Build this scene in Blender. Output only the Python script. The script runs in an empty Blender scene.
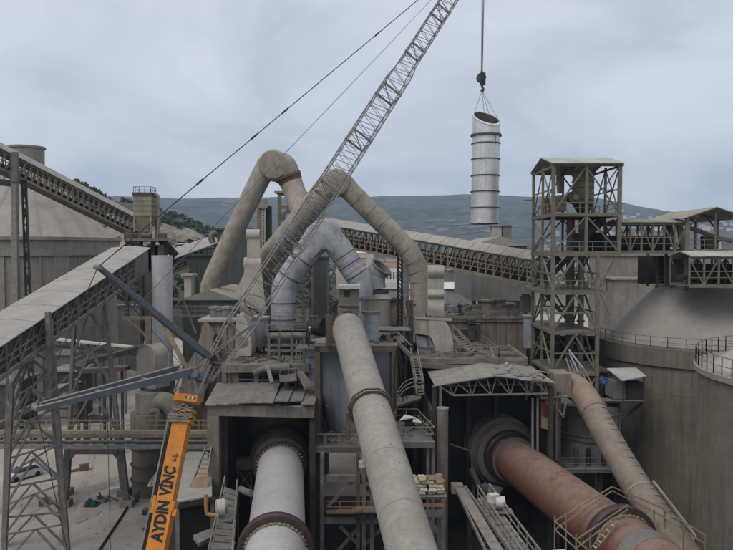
import bpy, bmesh, math, random
from mathutils import Vector, Matrix, noise
random.seed(7)
R = math.radians
SC = bpy.context.scene
COL = SC.collection

# ------------------------------------------------------------------ camera
CAM_H = 27.0; PITCH = R(2.0); FPX = 720.0
cam_d = bpy.data.cameras.new('camera'); cam = bpy.data.objects.new('camera', cam_d); COL.objects.link(cam)
cam.location = (0, 0, CAM_H); cam.rotation_euler = (R(90) - PITCH, 0, 0)
cam_d.sensor_width = 36.0; cam_d.sensor_fit = 'HORIZONTAL'; cam_d.lens = 36.0 * FPX / 733.0
cam_d.clip_start = 0.1; cam_d.clip_end = 20000
SC.camera = cam
_F = Vector((0, math.cos(PITCH), -math.sin(PITCH))); _U = Vector((0, math.sin(PITCH), math.cos(PITCH)))
def at(px, py, Y):
    """point of the place seen at photo pixel (px, py), Y metres ahead"""
    d = _F + _U * ((275 - py) / FPX) + Vector(((px - 366.5) / FPX, 0, 0))
    return Vector((0, 0, CAM_H)) + d * (Y / d.y)
def onz(px, py, z=0.0):
    d = _F + _U * ((275 - py) / FPX) + Vector(((px - 366.5) / FPX, 0, 0))
    return Vector((0, 0, CAM_H)) + d * ((z - CAM_H) / d.z)

# ------------------------------------------------------------------ world, sun, exposure
SUN_EL, SUN_AZ = R(50), R(222)
W = bpy.data.worlds.new('World'); SC.world = W; W.use_nodes = True
nt = W.node_tree; nt.nodes.clear()
def N(t, tree=None, **k):
    n = (tree or nt).nodes.new(t)
    for a, b in k.items(): setattr(n, a, b)
    return n
sky = N('ShaderNodeTexSky', sky_type='NISHITA', sun_disc=False, sun_elevation=SUN_EL, sun_rotation=SUN_AZ, air_density=1.0, dust_density=3.0)
bg1 = N('ShaderNodeBackground'); bg1.inputs[1].default_value = 0.12
nt.links.new(sky.outputs[0], bg1.inputs[0])
tc = N('ShaderNodeTexCoord'); sep = N('ShaderNodeSeparateXYZ'); nt.links.new(tc.outputs['Generated'], sep.inputs[0])
def M_(op, a, b=None, clamp=False):
    n = N('ShaderNodeMath', operation=op); n.use_clamp = clamp
    for i, v in enumerate((a, b)):
        if v is None: continue
        if isinstance(v, (int, float)): n.inputs[i].default_value = v
        else: nt.links.new(v, n.inputs[i])
    return n.outputs[0]
zz = M_('ADD', M_('MAXIMUM', sep.outputs[2], 0.0), 0.42)
cx = N('ShaderNodeCombineXYZ'); nt.links.new(M_('DIVIDE', sep.outputs[0], zz), cx.inputs[0]); nt.links.new(M_('DIVIDE', sep.outputs[1], zz), cx.inputs[1])
cn = N('ShaderNodeTexNoise'); cn.inputs['Scale'].default_value = 2.1; cn.inputs['Detail'].default_value = 9; cn.inputs['Roughness'].default_value = 0.55; cn.inputs['Distortion'].default_value = 0.7
nt.links.new(cx.outputs[0], cn.inputs['Vector'])
cr = N('ShaderNodeValToRGB'); nt.links.new(cn.outputs[0], cr.inputs[0])
cr.color_ramp.elements[0].position = 0.34; cr.color_ramp.elements[0].color = (0.545, 0.595, 0.700, 1)
cr.color_ramp.elements[1].position = 0.66; cr.color_ramp.elements[1].color = (0.800, 0.830, 0.905, 1)
e = cr.color_ramp.elements.new(0.5); e.color = (0.690, 0.730, 0.825, 1)
bg2 = N('ShaderNodeBackground'); bg2.inputs[1].default_value = 1.0; # an overcast sky is whiter and brighter towards the zenith
zr_ = N('ShaderNodeMapRange'); zr_.inputs[1].default_value = 0.30; zr_.inputs[2].default_value = 0.95; zr_.inputs[3].default_value = 0.0; zr_.inputs[4].default_value = 1.0; nt.links.new(sep.outputs[2], zr_.inputs[0])
zm = N('ShaderNodeMix', data_type='RGBA'); nt.links.new(zr_.outputs[0], zm.inputs[0]); nt.links.new(cr.outputs[0], zm.inputs[6]); zm.inputs[7].default_value = (1.12, 1.08, 1.05, 1)
nt.links.new(zm.outputs[2], bg2.inputs[0])
mx = N('ShaderNodeMixShader'); mx.inputs[0].default_value = 0.93
nt.links.new(bg1.outputs[0], mx.inputs[1]); nt.links.new(bg2.outputs[0], mx.inputs[2])
wo = N('ShaderNodeOutputWorld'); nt.links.new(mx.outputs[0], wo.inputs[0])
sl = bpy.data.lights.new('sun', 'SUN'); sl.energy = 1.5; sl.angle = R(32); sl.color = (1.0, 0.96, 0.90)
so = bpy.data.objects.new('sun', sl); COL.objects.link(so)
sdir = Vector((math.sin(SUN_AZ) * math.cos(SUN_EL), math.cos(SUN_AZ) * math.cos(SUN_EL), math.sin(SUN_EL)))
so.rotation_euler = sdir.to_track_quat('Z', 'Y').to_euler()
SC.view_settings.view_transform = 'Standard'; SC.view_settings.look = 'None'; SC.view_settings.exposure = 0.0; SC.view_settings.gamma = 1.0
SC.view_settings.use_curve_mapping = False

# ------------------------------------------------------------------ materials
def mat(name, c, c2=None, scale=0.6, rough=0.85, metal=0.0, streak=0.0, dust=0.0, bump=0.15, rib=None, big=0.25, ribd=0.3):
    """weathered surface: colour c varied towards c2, optional rain streaks, settled cement dust, rib = (axis, period) relief"""
    m = bpy.data.materials.new(name); m.use_nodes = True; t = m.node_tree; t.nodes.clear()
    L = t.links.new
    if c2 is None: c2 = tuple(x * 0.62 for x in c)
    g = N('ShaderNodeNewGeometry', t)
    def nz(sc, vs=(1, 1, 1), det=5, rg=0.6):
        mp = N('ShaderNodeMapping', t); mp.inputs['Scale'].default_value = vs; L(g.outputs['Position'], mp.inputs[0])
        n = N('ShaderNodeTexNoise', t); n.inputs['Scale'].default_value = sc; n.inputs['Detail'].default_value = det; n.inputs['Roughness'].default_value = rg
        L(mp.outputs[0], n.inputs['Vector']); return n.outputs[0]
    def ramp(x, a, b):
        r = N('ShaderNodeMapRange', t); r.inputs[1].default_value = a; r.inputs[2].default_value = b; L(x, r.inputs[0]); return r.outputs[0]
    def mix(f, a, b, bt='MIX'):
        x = N('ShaderNodeMix', t, data_type='RGBA', blend_type=bt)
        for sck, v in ((x.inputs[0], f), (x.inputs[6], a), (x.inputs[7], b)):
            if isinstance(v, (int, float)): sck.default_value = v
            elif isinstance(v, tuple): sck.default_value = (*v, 1)
            else: L(v, sck)
        return x.outputs[2]
    base = mix(ramp(nz(scale), 0.35, 0.68), c, c2)
    fg = mix(ramp(nz(4.5, (1, 1, 1), 8, 0.75), 0.3, 0.7), (0.80, 0.80, 0.80), (1.12, 1.12, 1.12)); base = mix(1.0, base, fg, 'MULTIPLY')
    if streak > 0:
        s = ramp(nz(2.2, (1, 1, 0.06), 4, 0.7), 0.45, 0.72)
        mlt = N('ShaderNodeMath', t, operation='MULTIPLY'); L(s, mlt.inputs[0]); mlt.inputs[1].default_value = streak
        base = mix(mlt.outputs[0], base, tuple(x * 0.45 for x in c2))
    if big > 0:
        s = ramp(nz(0.11, (1, 1, 1), 4, 0.6), 0.3, 0.7)
        mlt = N('ShaderNodeMath', t, operation='MULTIPLY'); L(s, mlt.inputs[0]); mlt.inputs[1].default_value = big
        base = mix(mlt.outputs[0], base, tuple(x * 0.55 for x in c))
    if dust > 0:
        sp = N('ShaderNodeSeparateXYZ', t); L(g.outputs['Normal'], sp.inputs[0])
        up = ramp(sp.outputs[2], 0.15, 0.85)
        q = N('ShaderNodeMath', t, operation='MULTIPLY'); L(up, q.inputs[0]); L(ramp(nz(1.3), 0.2, 0.55), q.inputs[1])
        q2 = N('ShaderNodeMath', t, operation='MULTIPLY'); L(q.outputs[0], q2.inputs[0]); q2.inputs[1].default_value = dust
        base = mix(q2.outputs[0], base, (0.325, 0.31, 0.285))
    b = N('ShaderNodeBsdfPrincipled', t); L(base, b.inputs['Base Color'])
    b.inputs['Metallic'].default_value = metal
    rr = N('ShaderNodeMapRange', t); rr.inputs[1].default_value = 0.3; rr.inputs[2].default_value = 0.7
    rr.inputs[3].default_value = max(0.05, rough - 0.12); rr.inputs[4].default_value = min(1, rough + 0.1); L(nz(2.5), rr.inputs[0]); L(rr.outputs[0], b.inputs['Roughness'])
    b.inputs['Specular IOR Level'].default_value = 0.3
    hgt = None
    if bump > 0: hgt = nz(9.0, (1, 1, 1), 3)
    bp = None
    if rib:
        w = N('ShaderNodeTexWave', t, bands_direction=rib[0]); w.inputs['Scale'].default_value = 0.314 / rib[1]; w.inputs['Distortion'].default_value = 0
        L(g.outputs['Position'], w.inputs['Vector'])
        bp = N('ShaderNodeBump', t); bp.inputs['Strength'].default_value = ribd; bp.inputs['Distance'].default_value = 0.1; L(w.outputs[1], bp.inputs['Height'])
    if hgt is not None:
        b2 = N('ShaderNodeBump', t); b2.inputs['Strength'].default_value = bump; b2.inputs['Distance'].default_value = 0.08; L(hgt, b2.inputs['Height'])
        if bp is not None: L(bp.outputs[0], b2.inputs['Normal'])
        bp = b2
    if bp is not None: L(bp.outputs[0], b.inputs['Normal'])
    o = N('ShaderNodeOutputMaterial', t); L(b.outputs[0], o.inputs[0])
    return m
MT = {}
def defm(k, *a, **kw): MT[k] = mat(k, *a, **kw)
defm('yard_concrete', (0.40, 0.370, 0.340), (0.29, 0.265, 0.242), scale=0.16, rough=0.95, big=0.3, bump=0.3)
defm('painted_shade_floor', (0.05, 0.047, 0.043), (0.03, 0.028, 0.026), scale=0.3, rough=0.95)  # near-black tone: shade beneath the kilns put into the floor colour
defm('plain_ground', (0.16, 0.15, 0.115), (0.06, 0.075, 0.04), scale=0.02, rough=1.0, bump=0)
defm('clearing', (0.15, 0.135, 0.11), (0.10, 0.09, 0.075), scale=0.05, bump=0)
defm('cone_left', (0.31, 0.29, 0.26), (0.25, 0.232, 0.205), scale=0.35, rough=0.95, big=0.15)
defm('rail_tan', (0.25, 0.205, 0.145), (0.17, 0.14, 0.10), scale=1.5, rough=0.85)
defm('far_forest', (0.006, 0.020, 0.012), (0.100, 0.098, 0.070), scale=0.020, rough=1.0, big=0.35, bump=0)
defm('near_hill', (0.045, 0.047, 0.028), (0.095, 0.078, 0.05), scale=0.03, rough=1.0, bump=0.2)
defm('quarry', (0.29, 0.262, 0.222), (0.10, 0.09, 0.07), scale=0.12, rough=1.0, bump=0.5, streak=0.4)
defm('silo_concrete', (0.175, 0.158, 0.130), (0.125, 0.112, 0.092), scale=0.5, rough=0.95, streak=0.5, big=0.3)
defm('cone_concrete', (0.30, 0.285, 0.262), (0.24, 0.226, 0.205), scale=0.35, rough=0.95, streak=0.0, big=0.12)
defm('ring_concrete', (0.28, 0.262, 0.23), (0.19, 0.178, 0.155), scale=0.5, rough=0.95, streak=0.35)
defm('old_concrete', (0.22, 0.20, 0.17), (0.12, 0.105, 0.09), scale=0.6, rough=0.95, streak=0.5, dust=0.5)
defm('roof_dust', (0.345, 0.334, 0.312), (0.27, 0.26, 0.24), scale=0.5, rough=0.95, bump=0.25)
defm('roof_old', (0.29, 0.278, 0.25), (0.20, 0.19, 0.17), scale=0.7, rough=0.95, bump=0.4)
defm('roof_worn', (0.20, 0.19, 0.172), (0.13, 0.122, 0.11), scale=0.9, rough=0.95, bump=0.5)
defm('left_silo', (0.26, 0.245, 0.215), (0.21, 0.197, 0.17), scale=0.5, rough=0.95, streak=0.35, big=0.2)
defm('stain', (0.27, 0.24, 0.22), (0.34, 0.31, 0.285), scale=1.2, rough=0.9)
defm('roof_pale', (0.42, 0.43, 0.40), (0.30, 0.31, 0.28), scale=0.4, rough=0.9, rib=('X', 0.35), big=0.1)
defm('roof_olive', (0.27, 0.27, 0.205), (0.19, 0.19, 0.145), scale=0.4, rough=0.9, dust=0.3)
defm('steel_sand', (0.27, 0.235, 0.18), (0.17, 0.145, 0.11), scale=1.2, rough=0.9, dust=0.6)
defm('steel_olive', (0.185, 0.168, 0.128), (0.115, 0.102, 0.078), scale=1.2, rough=0.9, dust=0.35)
defm('steel_grey', (0.185, 0.178, 0.168), (0.10, 0.092, 0.085), scale=1.2, rough=0.85, dust=0.7)
defm('steel_dark', (0.055, 0.052, 0.048), (0.035, 0.03, 0.027), scale=1.2, rough=0.85, dust=0.45)
defm('steel_brown', (0.125, 0.10, 0.08), (0.08, 0.06, 0.048), scale=1.2, rough=0.9, dust=0.4)
defm('rail_grey', (0.24, 0.23, 0.205), (0.15, 0.14, 0.12), scale=1.5, rough=0.8)
defm('rail_yellow', (0.33, 0.265, 0.165), (0.24, 0.19, 0.12), scale=1.5, rough=0.8)
defm('clad_brown', (0.17, 0.142, 0.10), (0.11, 0.088, 0.062), scale=0.9, rough=0.95, streak=0.5)
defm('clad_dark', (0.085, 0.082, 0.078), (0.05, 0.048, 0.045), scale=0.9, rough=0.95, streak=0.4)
defm('clad_grey', (0.20, 0.195, 0.18), (0.14, 0.136, 0.125), scale=0.4, rough=0.8, rib=('X', 0.9), streak=0.3)
defm('clad_green', (0.085, 0.105, 0.088), (0.06, 0.075, 0.064), scale=0.5, rough=0.8, rib=('X', 0.6), streak=0.35)
defm('clad_olive', (0.30, 0.29, 0.20), (0.20, 0.19, 0.135), scale=0.6, rough=0.85, streak=0.5, dust=0.3)
defm('deck', (0.20, 0.185, 0.16), (0.10, 0.09, 0.08), scale=0.8, rough=0.95, bump=0.5)
defm('belt', (0.035, 0.03, 0.027), (0.06, 0.05, 0.04), scale=1.0, rough=0.9)
defm('duct_beige', (0.34, 0.31, 0.262), (0.21, 0.185, 0.148), scale=0.8, rough=0.9, streak=0.4, dust=0.35, big=0.2)
defm('duct_pale', (0.42, 0.395, 0.35), (0.30, 0.28, 0.245), scale=0.5, rough=0.85, streak=0.25, dust=0.3)
defm('duct_blue', (0.38, 0.392, 0.41), (0.24, 0.25, 0.268), scale=0.9, rough=0.7, metal=0.1, streak=0.25, dust=0.35)
defm('vessel_blue', (0.27, 0.287, 0.315), (0.17, 0.18, 0.198), scale=0.35, rough=0.75, streak=0.4, dust=0.4)
defm('duct_main', (0.30, 0.288, 0.262), (0.225, 0.213, 0.19), scale=0.45, rough=0.9, big=0.15, bump=0.35, streak=0.25)
defm('duct_rusty', (0.235, 0.20, 0.165), (0.165, 0.13, 0.10), scale=0.7, rough=0.9, streak=0.4, dust=0.2)
defm('rust', (0.25, 0.155, 0.11), (0.235, 0.19, 0.15), scale=1.0, rough=0.95, streak=0.4, dust=0.25)
defm('red_band', (0.15, 0.06, 0.045), (0.11, 0.05, 0.04), scale=1.2, rough=0.8)
defm('kiln_white', (0.40, 0.395, 0.398), (0.345, 0.338, 0.342), scale=0.25, rough=0.85, big=0.12, bump=0.1)
defm('kiln_pink', (0.168, 0.068, 0.050), (0.150, 0.067, 0.051), scale=0.3, rough=0.9, big=0.08, bump=0.12, dust=0.30)
defm('kiln_red', (0.25, 0.075, 0.065), (0.20, 0.08, 0.07), scale=0.35, rough=0.8, big=0.3, bump=0.15)
defm('tyre_steel', (0.10, 0.07, 0.072), (0.06, 0.04, 0.042), scale=1.2, rough=0.45, metal=0.4)
defm('grease_rim', (0.26, 0.25, 0.15), (0.12, 0.10, 0.07), scale=4.0, rough=0.9)
defm('galvanised', (0.72, 0.715, 0.71), (0.60, 0.595, 0.59), scale=0.5, rough=0.42, metal=0.6, streak=0.35, big=0.15)
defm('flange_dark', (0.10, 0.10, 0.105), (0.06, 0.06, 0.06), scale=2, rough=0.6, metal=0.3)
defm('stack_white', (0.46, 0.465, 0.48), (0.38, 0.38, 0.395), scale=0.6, rough=0.7, streak=0.3, big=0.1)
defm('white_paint', (0.62, 0.60, 0.56), (0.5, 0.48, 0.44), scale=1, rough=0.7)
defm('strut_blue', (0.105, 0.128, 0.150), (0.08, 0.095, 0.112), scale=0.8, rough=0.6, big=0.1)
defm('crane_grey', (0.21, 0.20, 0.195), (0.15, 0.14, 0.135), scale=1.2, rough=0.6, big=0.1)
defm('crane_orange', (0.62, 0.235, 0.03), (0.50, 0.18, 0.028), scale=1.6, rough=0.5, streak=0.22, big=0.25, bump=0.02)
defm('navy', (0.014, 0.014, 0.03), (0.01, 0.01, 0.02), rough=0.6, bump=0)
defm('rope', (0.05, 0.05, 0.055), rough=0.7, bump=0)
defm('rope_light', (0.13, 0.13, 0.14), rough=0.7, bump=0)
defm('black_rubber', (0.02, 0.02, 0.021), rough=0.7)
defm('glass_dark', (0.025, 0.03, 0.035), (0.02, 0.025, 0.03), rough=0.12, bump=0)
defm('car_paint', (0.60, 0.63, 0.67), (0.55, 0.58, 0.62), rough=0.3, metal=0.1, bump=0)
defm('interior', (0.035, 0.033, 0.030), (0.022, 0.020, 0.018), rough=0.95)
defm('brown_panel', (0.235, 0.195, 0.165), (0.165, 0.135, 0.115), scale=0.5, rough=0.9, streak=0.6, rib=('X', 0.7), dust=0.4)
defm('red_paint', (0.22, 0.035, 0.03), (0.15, 0.03, 0.025), scale=1.5, rough=0.7)
defm('orange_rust', (0.42, 0.17, 0.07), (0.30, 0.14, 0.08), scale=2.0, rough=0.9)
defm('yellow_pipe', (0.45, 0.25, 0.08), (0.33, 0.19, 0.08), scale=1.5, rough=0.7)
defm('tan_sheet', (0.33, 0.25, 0.18), (0.24, 0.17, 0.12), scale=0.8, rough=0.9, streak=0.4)
defm('blue_white', (0.34, 0.355, 0.38), (0.22, 0.24, 0.27), scale=1.5, rough=0.7)
defm('paper_sack', (0.52, 0.45, 0.30), (0.40, 0.33, 0.20), scale=1.5, rough=0.9)
defm('plastic_white', (0.6, 0.58, 0.55), (0.45, 0.42, 0.38), scale=2.0, rough=0.6)
defm('paper_brown', (0.30, 0.22, 0.14), (0.22, 0.16, 0.10), scale=1.5, rough=0.9)
defm('motor_blue', (0.03, 0.06, 0.18), (0.025, 0.05, 0.13), rough=0.6)
defm('green_sheet', (0.018, 0.06, 0.047), (0.02, 0.06, 0.045), rough=0.8)
defm('house_wall', (0.55, 0.50, 0.42), (0.45, 0.40, 0.34), scale=0.1, rough=0.9, bump=0)
defm('house_white', (0.68, 0.66, 0.62), (0.58, 0.56, 0.52), scale=0.1, rough=0.9, bump=0)
defm('house_tan', (0.46, 0.37, 0.26), (0.38, 0.31, 0.22), scale=0.1, rough=0.9, bump=0)
defm('roof_tile', (0.30, 0.165, 0.13), (0.24, 0.13, 0.10), scale=0.3, rough=0.9, bump=0)
defm('window_dark', (0.04, 0.045, 0.05), rough=0.3, bump=0)
defm('leaf_dark', (0.035, 0.052, 0.020), (0.062, 0.075, 0.035), scale=0.5, rough=0.9, big=0, bump=0)
defm('leaf_mid', (0.065, 0.085, 0.032), (0.040, 0.058, 0.022), scale=0.4, rough=0.9, big=0, bump=0)
defm('bark', (0.11, 0.085, 0.06), rough=0.95)
defm('pink_rubble', (0.32, 0.255, 0.22), (0.24, 0.18, 0.155), scale=0.2, rough=1.0, bump=0.5)
defm('skin', (0.45, 0.28, 0.20), rough=0.6, bump=0)
defm('cloth_dark', (0.03, 0.033, 0.045), rough=0.9, bump=0)
defm('cloth_work', (0.22, 0.18, 0.14), rough=0.9, bump=0)
defm('vest_orange', (0.60, 0.10, 0.03), rough=0.8, bump=0)

# ------------------------------------------------------------------ mesh helpers
class MB:
    def __init__(s): s.v = []; s.f = []; s.sm = []
    def add(s, vs, fs, smooth=False):
        o = len(s.v); s.v += [Vector(x) for x in vs]
        for f in fs: s.f.append(tuple(o + i for i in f)); s.sm.append(smooth)
        return s
    def box(s, c, d, rz=0.0):
        c = Vector(c); M = Matrix.Rotation(rz, 3, 'Z'); h = Vector(d) * 0.5
        vs = [c + M @ Vector((h.x * a, h.y * b, h.z * e)) for e in (-1, 1) for b in (-1, 1) for a in (-1, 1)]
        return s.add(vs, [(0, 2, 3, 1), (4, 5, 7, 6), (0, 1, 5, 4), (2, 6, 7, 3), (0, 4, 6, 2), (1, 3, 7, 5)])
    def hexa(s, q):   # 8 points: bottom loop 4, top loop 4
        return s.add(q, [(3, 2, 1, 0), (4, 5, 6, 7), (0, 1, 5, 4), (1, 2, 6, 5), (2, 3, 7, 6), (3, 0, 4, 7)])
    def slab(s, pts, thick, d=Vector((0, 0, -1))):
        n = len(pts); a = [Vector(p) for p in pts]; b = [p + d * thick for p in a]
        fs = [tuple(range(n)), tuple(range(2 * n - 1, n - 1, -1))] + [(i, i + n, (i + 1) % n + n, (i + 1) % n) for i in range(n)]
        return s.add(a + b, fs)
    def frame(s, a, b, up=None):
        a = Vector(a); b = Vector(b); d = (b - a).normalized()
        up = Vector(up) if up else (Vector((0, 0, 1)) if abs(d.z) < 0.95 else Vector((0, 1, 0)))
        x = d.cross(up).normalized(); y = x.cross(d).normalized(); return a, b, d, x, y
    def bar(s, a, b, w, h=None, up=None):
        h = h or w; a, b, d, x, y = s.frame(a, b, up)
        q = [p + x * (w / 2 * i) + y * (h / 2 * j) for p in (a, b) for (i, j) in ((-1, -1), (1, -1), (1, 1), (-1, 1))]
        return s.add(q, [(0, 1, 2, 3), (7, 6, 5, 4), (0, 4, 5, 1), (1, 5, 6, 2), (2, 6, 7, 3), (3, 7, 4, 0)])
    def cyl(s, a, b, r, r2=None, n=16, caps=True):
        r2 = r if r2 is None else r2; a, b, d, x, y = s.frame(a, b)
        q = []
        for p, rr in ((a, r), (b, r2)):
            for i in range(n):
                t = 2 * math.pi * i / n; q.append(p + (x * math.cos(t) + y * math.sin(t)) * rr)
        o = len(s.v); s.add(q, [(i, (i + 1) % n, n + (i + 1) % n, n + i) for i in range(n)], True)
        if caps:
            s.add(q[:n], [tuple(range(n - 1, -1, -1))]); s.add(q[n:], [tuple(range(n))])
        return s
    def tube(s, pts, r, n=20, caps=True, smooth_pts=0):
        P = [Vector(p) for p in pts]; rs = r if isinstance(r, (list, tuple)) else [r] * len(P)
        if smooth_pts:
            NP = []; NR = []
            for i in range(len(P) - 1):
                p0 = P[max(i - 1, 0)]; p1 = P[i]; p2 = P[i + 1]; p3 = P[min(i + 2, len(P) - 1)]
                for k in range(smooth_pts):
                    t = k / smooth_pts
                    NP.append(0.5 * ((2 * p1) + (p2 - p0) * t + (2 * p0 - 5 * p1 + 4 * p2 - p3) * t * t + (3 * p1 - p0 - 3 * p2 + p3) * t ** 3))
                    NR.append(rs[i] * (1 - t) + rs[i + 1] * t)
            NP.append(P[-1]); NR.append(rs[-1]); P, rs = NP, NR
        rings = []; x = None
        for i, p in enumerate(P):
            if i == 0: d = P[1] - P[0]
            elif i == len(P) - 1: d = P[-1] - P[-2]
            else: d = (P[i + 1] - P[i]).normalized() + (P[i] - P[i - 1]).normalized()
            d.normalize()
            if x is None:
                x = d.orthogonal().normalized()
            else:
                x = (x - d * x.dot(d)).normalized()
            y = d.cross(x)
            k = 1.0
            if 0 < i < len(P) - 1:
                c = (P[i + 1] - P[i]).normalized().dot(d); k = 1.0
            rings.append([p + (x * math.cos(2 * math.pi * j / n) + y * math.sin(2 * math.pi * j / n)) * rs[i] * k for j in range(n)])
        q = [v for rg in rings for v in rg]
        fs = [(i * n + j, i * n + (j + 1) % n, (i + 1) * n + (j + 1) % n, (i + 1) * n + j) for i in range(len(P) - 1) for j in range(n)]
        s.add(q, fs, True)
        if caps: s.add(rings[0], [tuple(range(n - 1, -1, -1))]); s.add(rings[-1], [tuple(range(n))])
        return s
    def lathe(s, c, prof, n=48, axis=None, smooth=True, a0=0, a1=2 * math.pi):
        c = Vector(c)
        if axis is None: X, Y, Z = Vector((1, 0, 0)), Vector((0, 1, 0)), Vector((0, 0, 1))
        else:
            Z = Vector(axis).normalized(); X = Z.cross(Vector((0, 0, 1))); X = X.normalized() if X.length > 0.01 else Vector((1, 0, 0)); Y = Z.cross(X)
        full = abs(a1 - a0 - 2 * math.pi) < 1e-6; m = n if full else n + 1
        q = [c + (X * math.cos(a0 + (a1 - a0) * j / n) + Y * math.sin(a0 + (a1 - a0) * j / n)) * r + Z * z for (r, z) in prof for j in range(m)]
        fs = []
        for i in range(len(prof) - 1):
            for j in range(n):
                k = (j + 1) % m; fs.append((i * m + j, i * m + k, (i + 1) * m + k, (i + 1) * m + j))
        return s.add(q, fs, smooth)
    def build(s, name, m, parent=None, kind=None, label=None):
        if parent is None:
            cx_ = sum((v for v in s.v), Vector()) / max(1, len(s.v)); zmin = min(v.z for v in s.v); off = Vector((cx_.x, cx_.y, zmin))
        else: off = wloc(parent)
        me = bpy.data.meshes.new(name); me.from_pydata([v - off for v in s.v], [], s.f)
        me.polygons.foreach_set('use_smooth', s.sm); me.materials.append(MT[m]); me.update()
        bm = bmesh.new(); bm.from_mesh(me); bmesh.ops.recalc_face_normals(bm, faces=bm.faces[:]) if len(s.f) < 60000 else None; bm.to_mesh(me); bm.free()
        try: me.set_sharp_from_angle(angle=R(40))
        except Exception: pass
        o = bpy.data.objects.new(name, me); COL.objects.link(o)
        if parent is not None: o.parent = parent
        else: o.location = off
        if kind: o['kind'] = kind
        if label: o['label'] = label
        return o
def wloc(o):
    v = Vector()
    while o is not None: v = v + o.location; o = o.parent
    return v
def thing(name, label, cat, loc=(0, 0, 0), group=None):
    o = bpy.data.objects.new(name, None); COL.objects.link(o); o.location = loc; o.empty_display_size = 0.3
    o['label'] = label; o['category'] = cat
    if group: o['group'] = group
    return o
def tag(o, label, cat, group=None):
    o['label'] = label; o['category'] = cat
    if group: o['group'] = group
    return o
def struct(o): o['kind'] = 'structure'; return o
_unit = {}
def unit(kind, m):
    k = (kind, m)
    if k not in _unit:
        b = MB()
        if kind == 'box': b.box((0, 0, 0.5), (1, 1, 1))
        else: b.cyl((0, 0, 0), (0, 0, 1), 0.5, n=10)
        me = bpy.data.meshes.new('member'); me.from_pydata(b.v, [], b.f); me.polygons.foreach_set('use_smooth', b.sm); me.materials.append(MT[m]); me.update()
        bm = bmesh.new(); bm.from_mesh(me); bmesh.ops.recalc_face_normals(bm, faces=bm.faces[:]); bm.to_mesh(me); bm.free()
        try: me.set_sharp_from_angle(angle=R(40))
        except Exception: pass
        _unit[k] = me
    return _unit[k]
def member(parent, name, m, a, b, w, h=None, kind='box', up=None):
    """one straight steel member as an object of its own; alike ones share mesh data"""
    h = h or w; a = Vector(a); b = Vector(b); d = b - a; L = d.length; d.normalize()
    u = Vector(up) if up else (Vector((0, 0, 1)) if abs(d.z) < 0.95 else Vector((0, 1, 0)))
    x = u.cross(d).normalized(); y = d.cross(x)
    o = bpy.data.objects.new(name, unit(kind, m)); COL.objects.link(o); o.parent = parent
    off = a - wloc(parent)
    rot = Matrix((x, y, d)).transposed()
    o.location = off; o.rotation_euler = rot.to_euler(); o.scale = (w, h, L)
    return o
def railing(parent, pts, h=1.05, m='rail_grey', step=1.6, t=0.06, mid=True, name='railing'):
    b = MB(); pts = [Vector(p) for p in pts]; up = Vector((0, 0, h))
    for a, c in zip(pts[:-1], pts[1:]):
        n = max(1, round((c - a).length / step))
        for i in range(n + 1):
            p = a.lerp(c, i / n); b.bar(p, p + up, t)
        b.bar(a + up, c + up, t)
        if mid: b.bar(a + up * 0.5, c + up * 0.5, t * 0.8)
    return b.build(name, m, parent)
def copy_tree(o, parent=None):
    c = o.copy(); COL.objects.link(c); c.parent = parent
    for ch in list(o.children): copy_tree(ch, c)
    return c
# ================================================================== THE SETTING
g = MB(); g.add([(-9000, -600, 0), (9000, -600, 0), (9000, 9000, 0), (-9000, 9000, 0)], [(0, 1, 2, 3)])
struct(g.build('ground', 'plain_ground'))
g = MB(); g.add([(-160, 20, 0.02), (150, 20, 0.02), (170, 300, 0.02), (-190, 300, 0.02)], [(0, 1, 2, 3)])
struct(g.build('plant_yard', 'yard_concrete'))
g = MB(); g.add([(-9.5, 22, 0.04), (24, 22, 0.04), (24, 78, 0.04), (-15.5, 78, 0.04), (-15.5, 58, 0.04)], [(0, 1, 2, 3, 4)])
struct(g.build('kiln_shade_floor', 'painted_shade_floor'))  # dark sheet over the yard, its colour painting the shade around the kilns

RID = [(-900, 190), (-300, 193), (0, 195), (105, 196.5), (150, 199.5), (190, 199.5), (235, 198), (290, 197.5), (340, 196.5), (400, 196.5), (470, 195), (510, 195.5),
       (535, 197), (560, 195), (590, 196.5), (612, 201), (640, 207), (670, 212), (705, 214), (740, 219), (900, 226), (1500, 235)]
def ridge(px):
    for (a, ya), (b, yb) in zip(RID[:-1], RID[1:]):
        if a <= px <= b: return ya + (yb - ya) * (px - a) / (b - a)
    return RID[0][1] if px < RID[0][0] else RID[-1][1]
def far_h(x, y):
    px = 366.5 + 720 * x / y
    top = (250 - ridge(px)) / 720.0 * 3400 + 27
    D0, D1 = 1150.0, 3400.0
    t = (y - D0) / (D1 - D0)
    if t <= 0: return -1.0
    t = min(t, 1.0); s = t * t * (3 - 2 * t) * 0.45 + t * 0.55
    nz = noise.fractal(Vector((x * 0.0016, y * 0.0016, 3.1)), 1.0, 2.1, 5)
    fine = noise.noise(Vector((x * 0.012, y * 0.012, 0.4)))
    return s * top + nz * 55 * t * (1 - t) * 3.2 + fine * 5 * t + (0 if t < 1 else 2.5 * noise.noise(Vector((px * 0.05, 0, 1)))) - 1
b = MB(); NX, NY = 300, 60
for j in range(NY + 1):
    y = 1100 + (3460 - 1100) * j / NY
    for i in range(NX + 1):
        px = -700 + 2200 * i / NX; x = (px - 366.5) / 720 * y
        b.v.append(Vector((x, y, far_h(x, y))))
for j in range(NY):
    for i in range(NX):
        a = j * (NX + 1) + i; b.f.append((a, a + 1, a + NX + 2, a + NX + 1)); b.sm.append(True)
struct(b.build('far_mountain', 'far_forest'))
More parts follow.
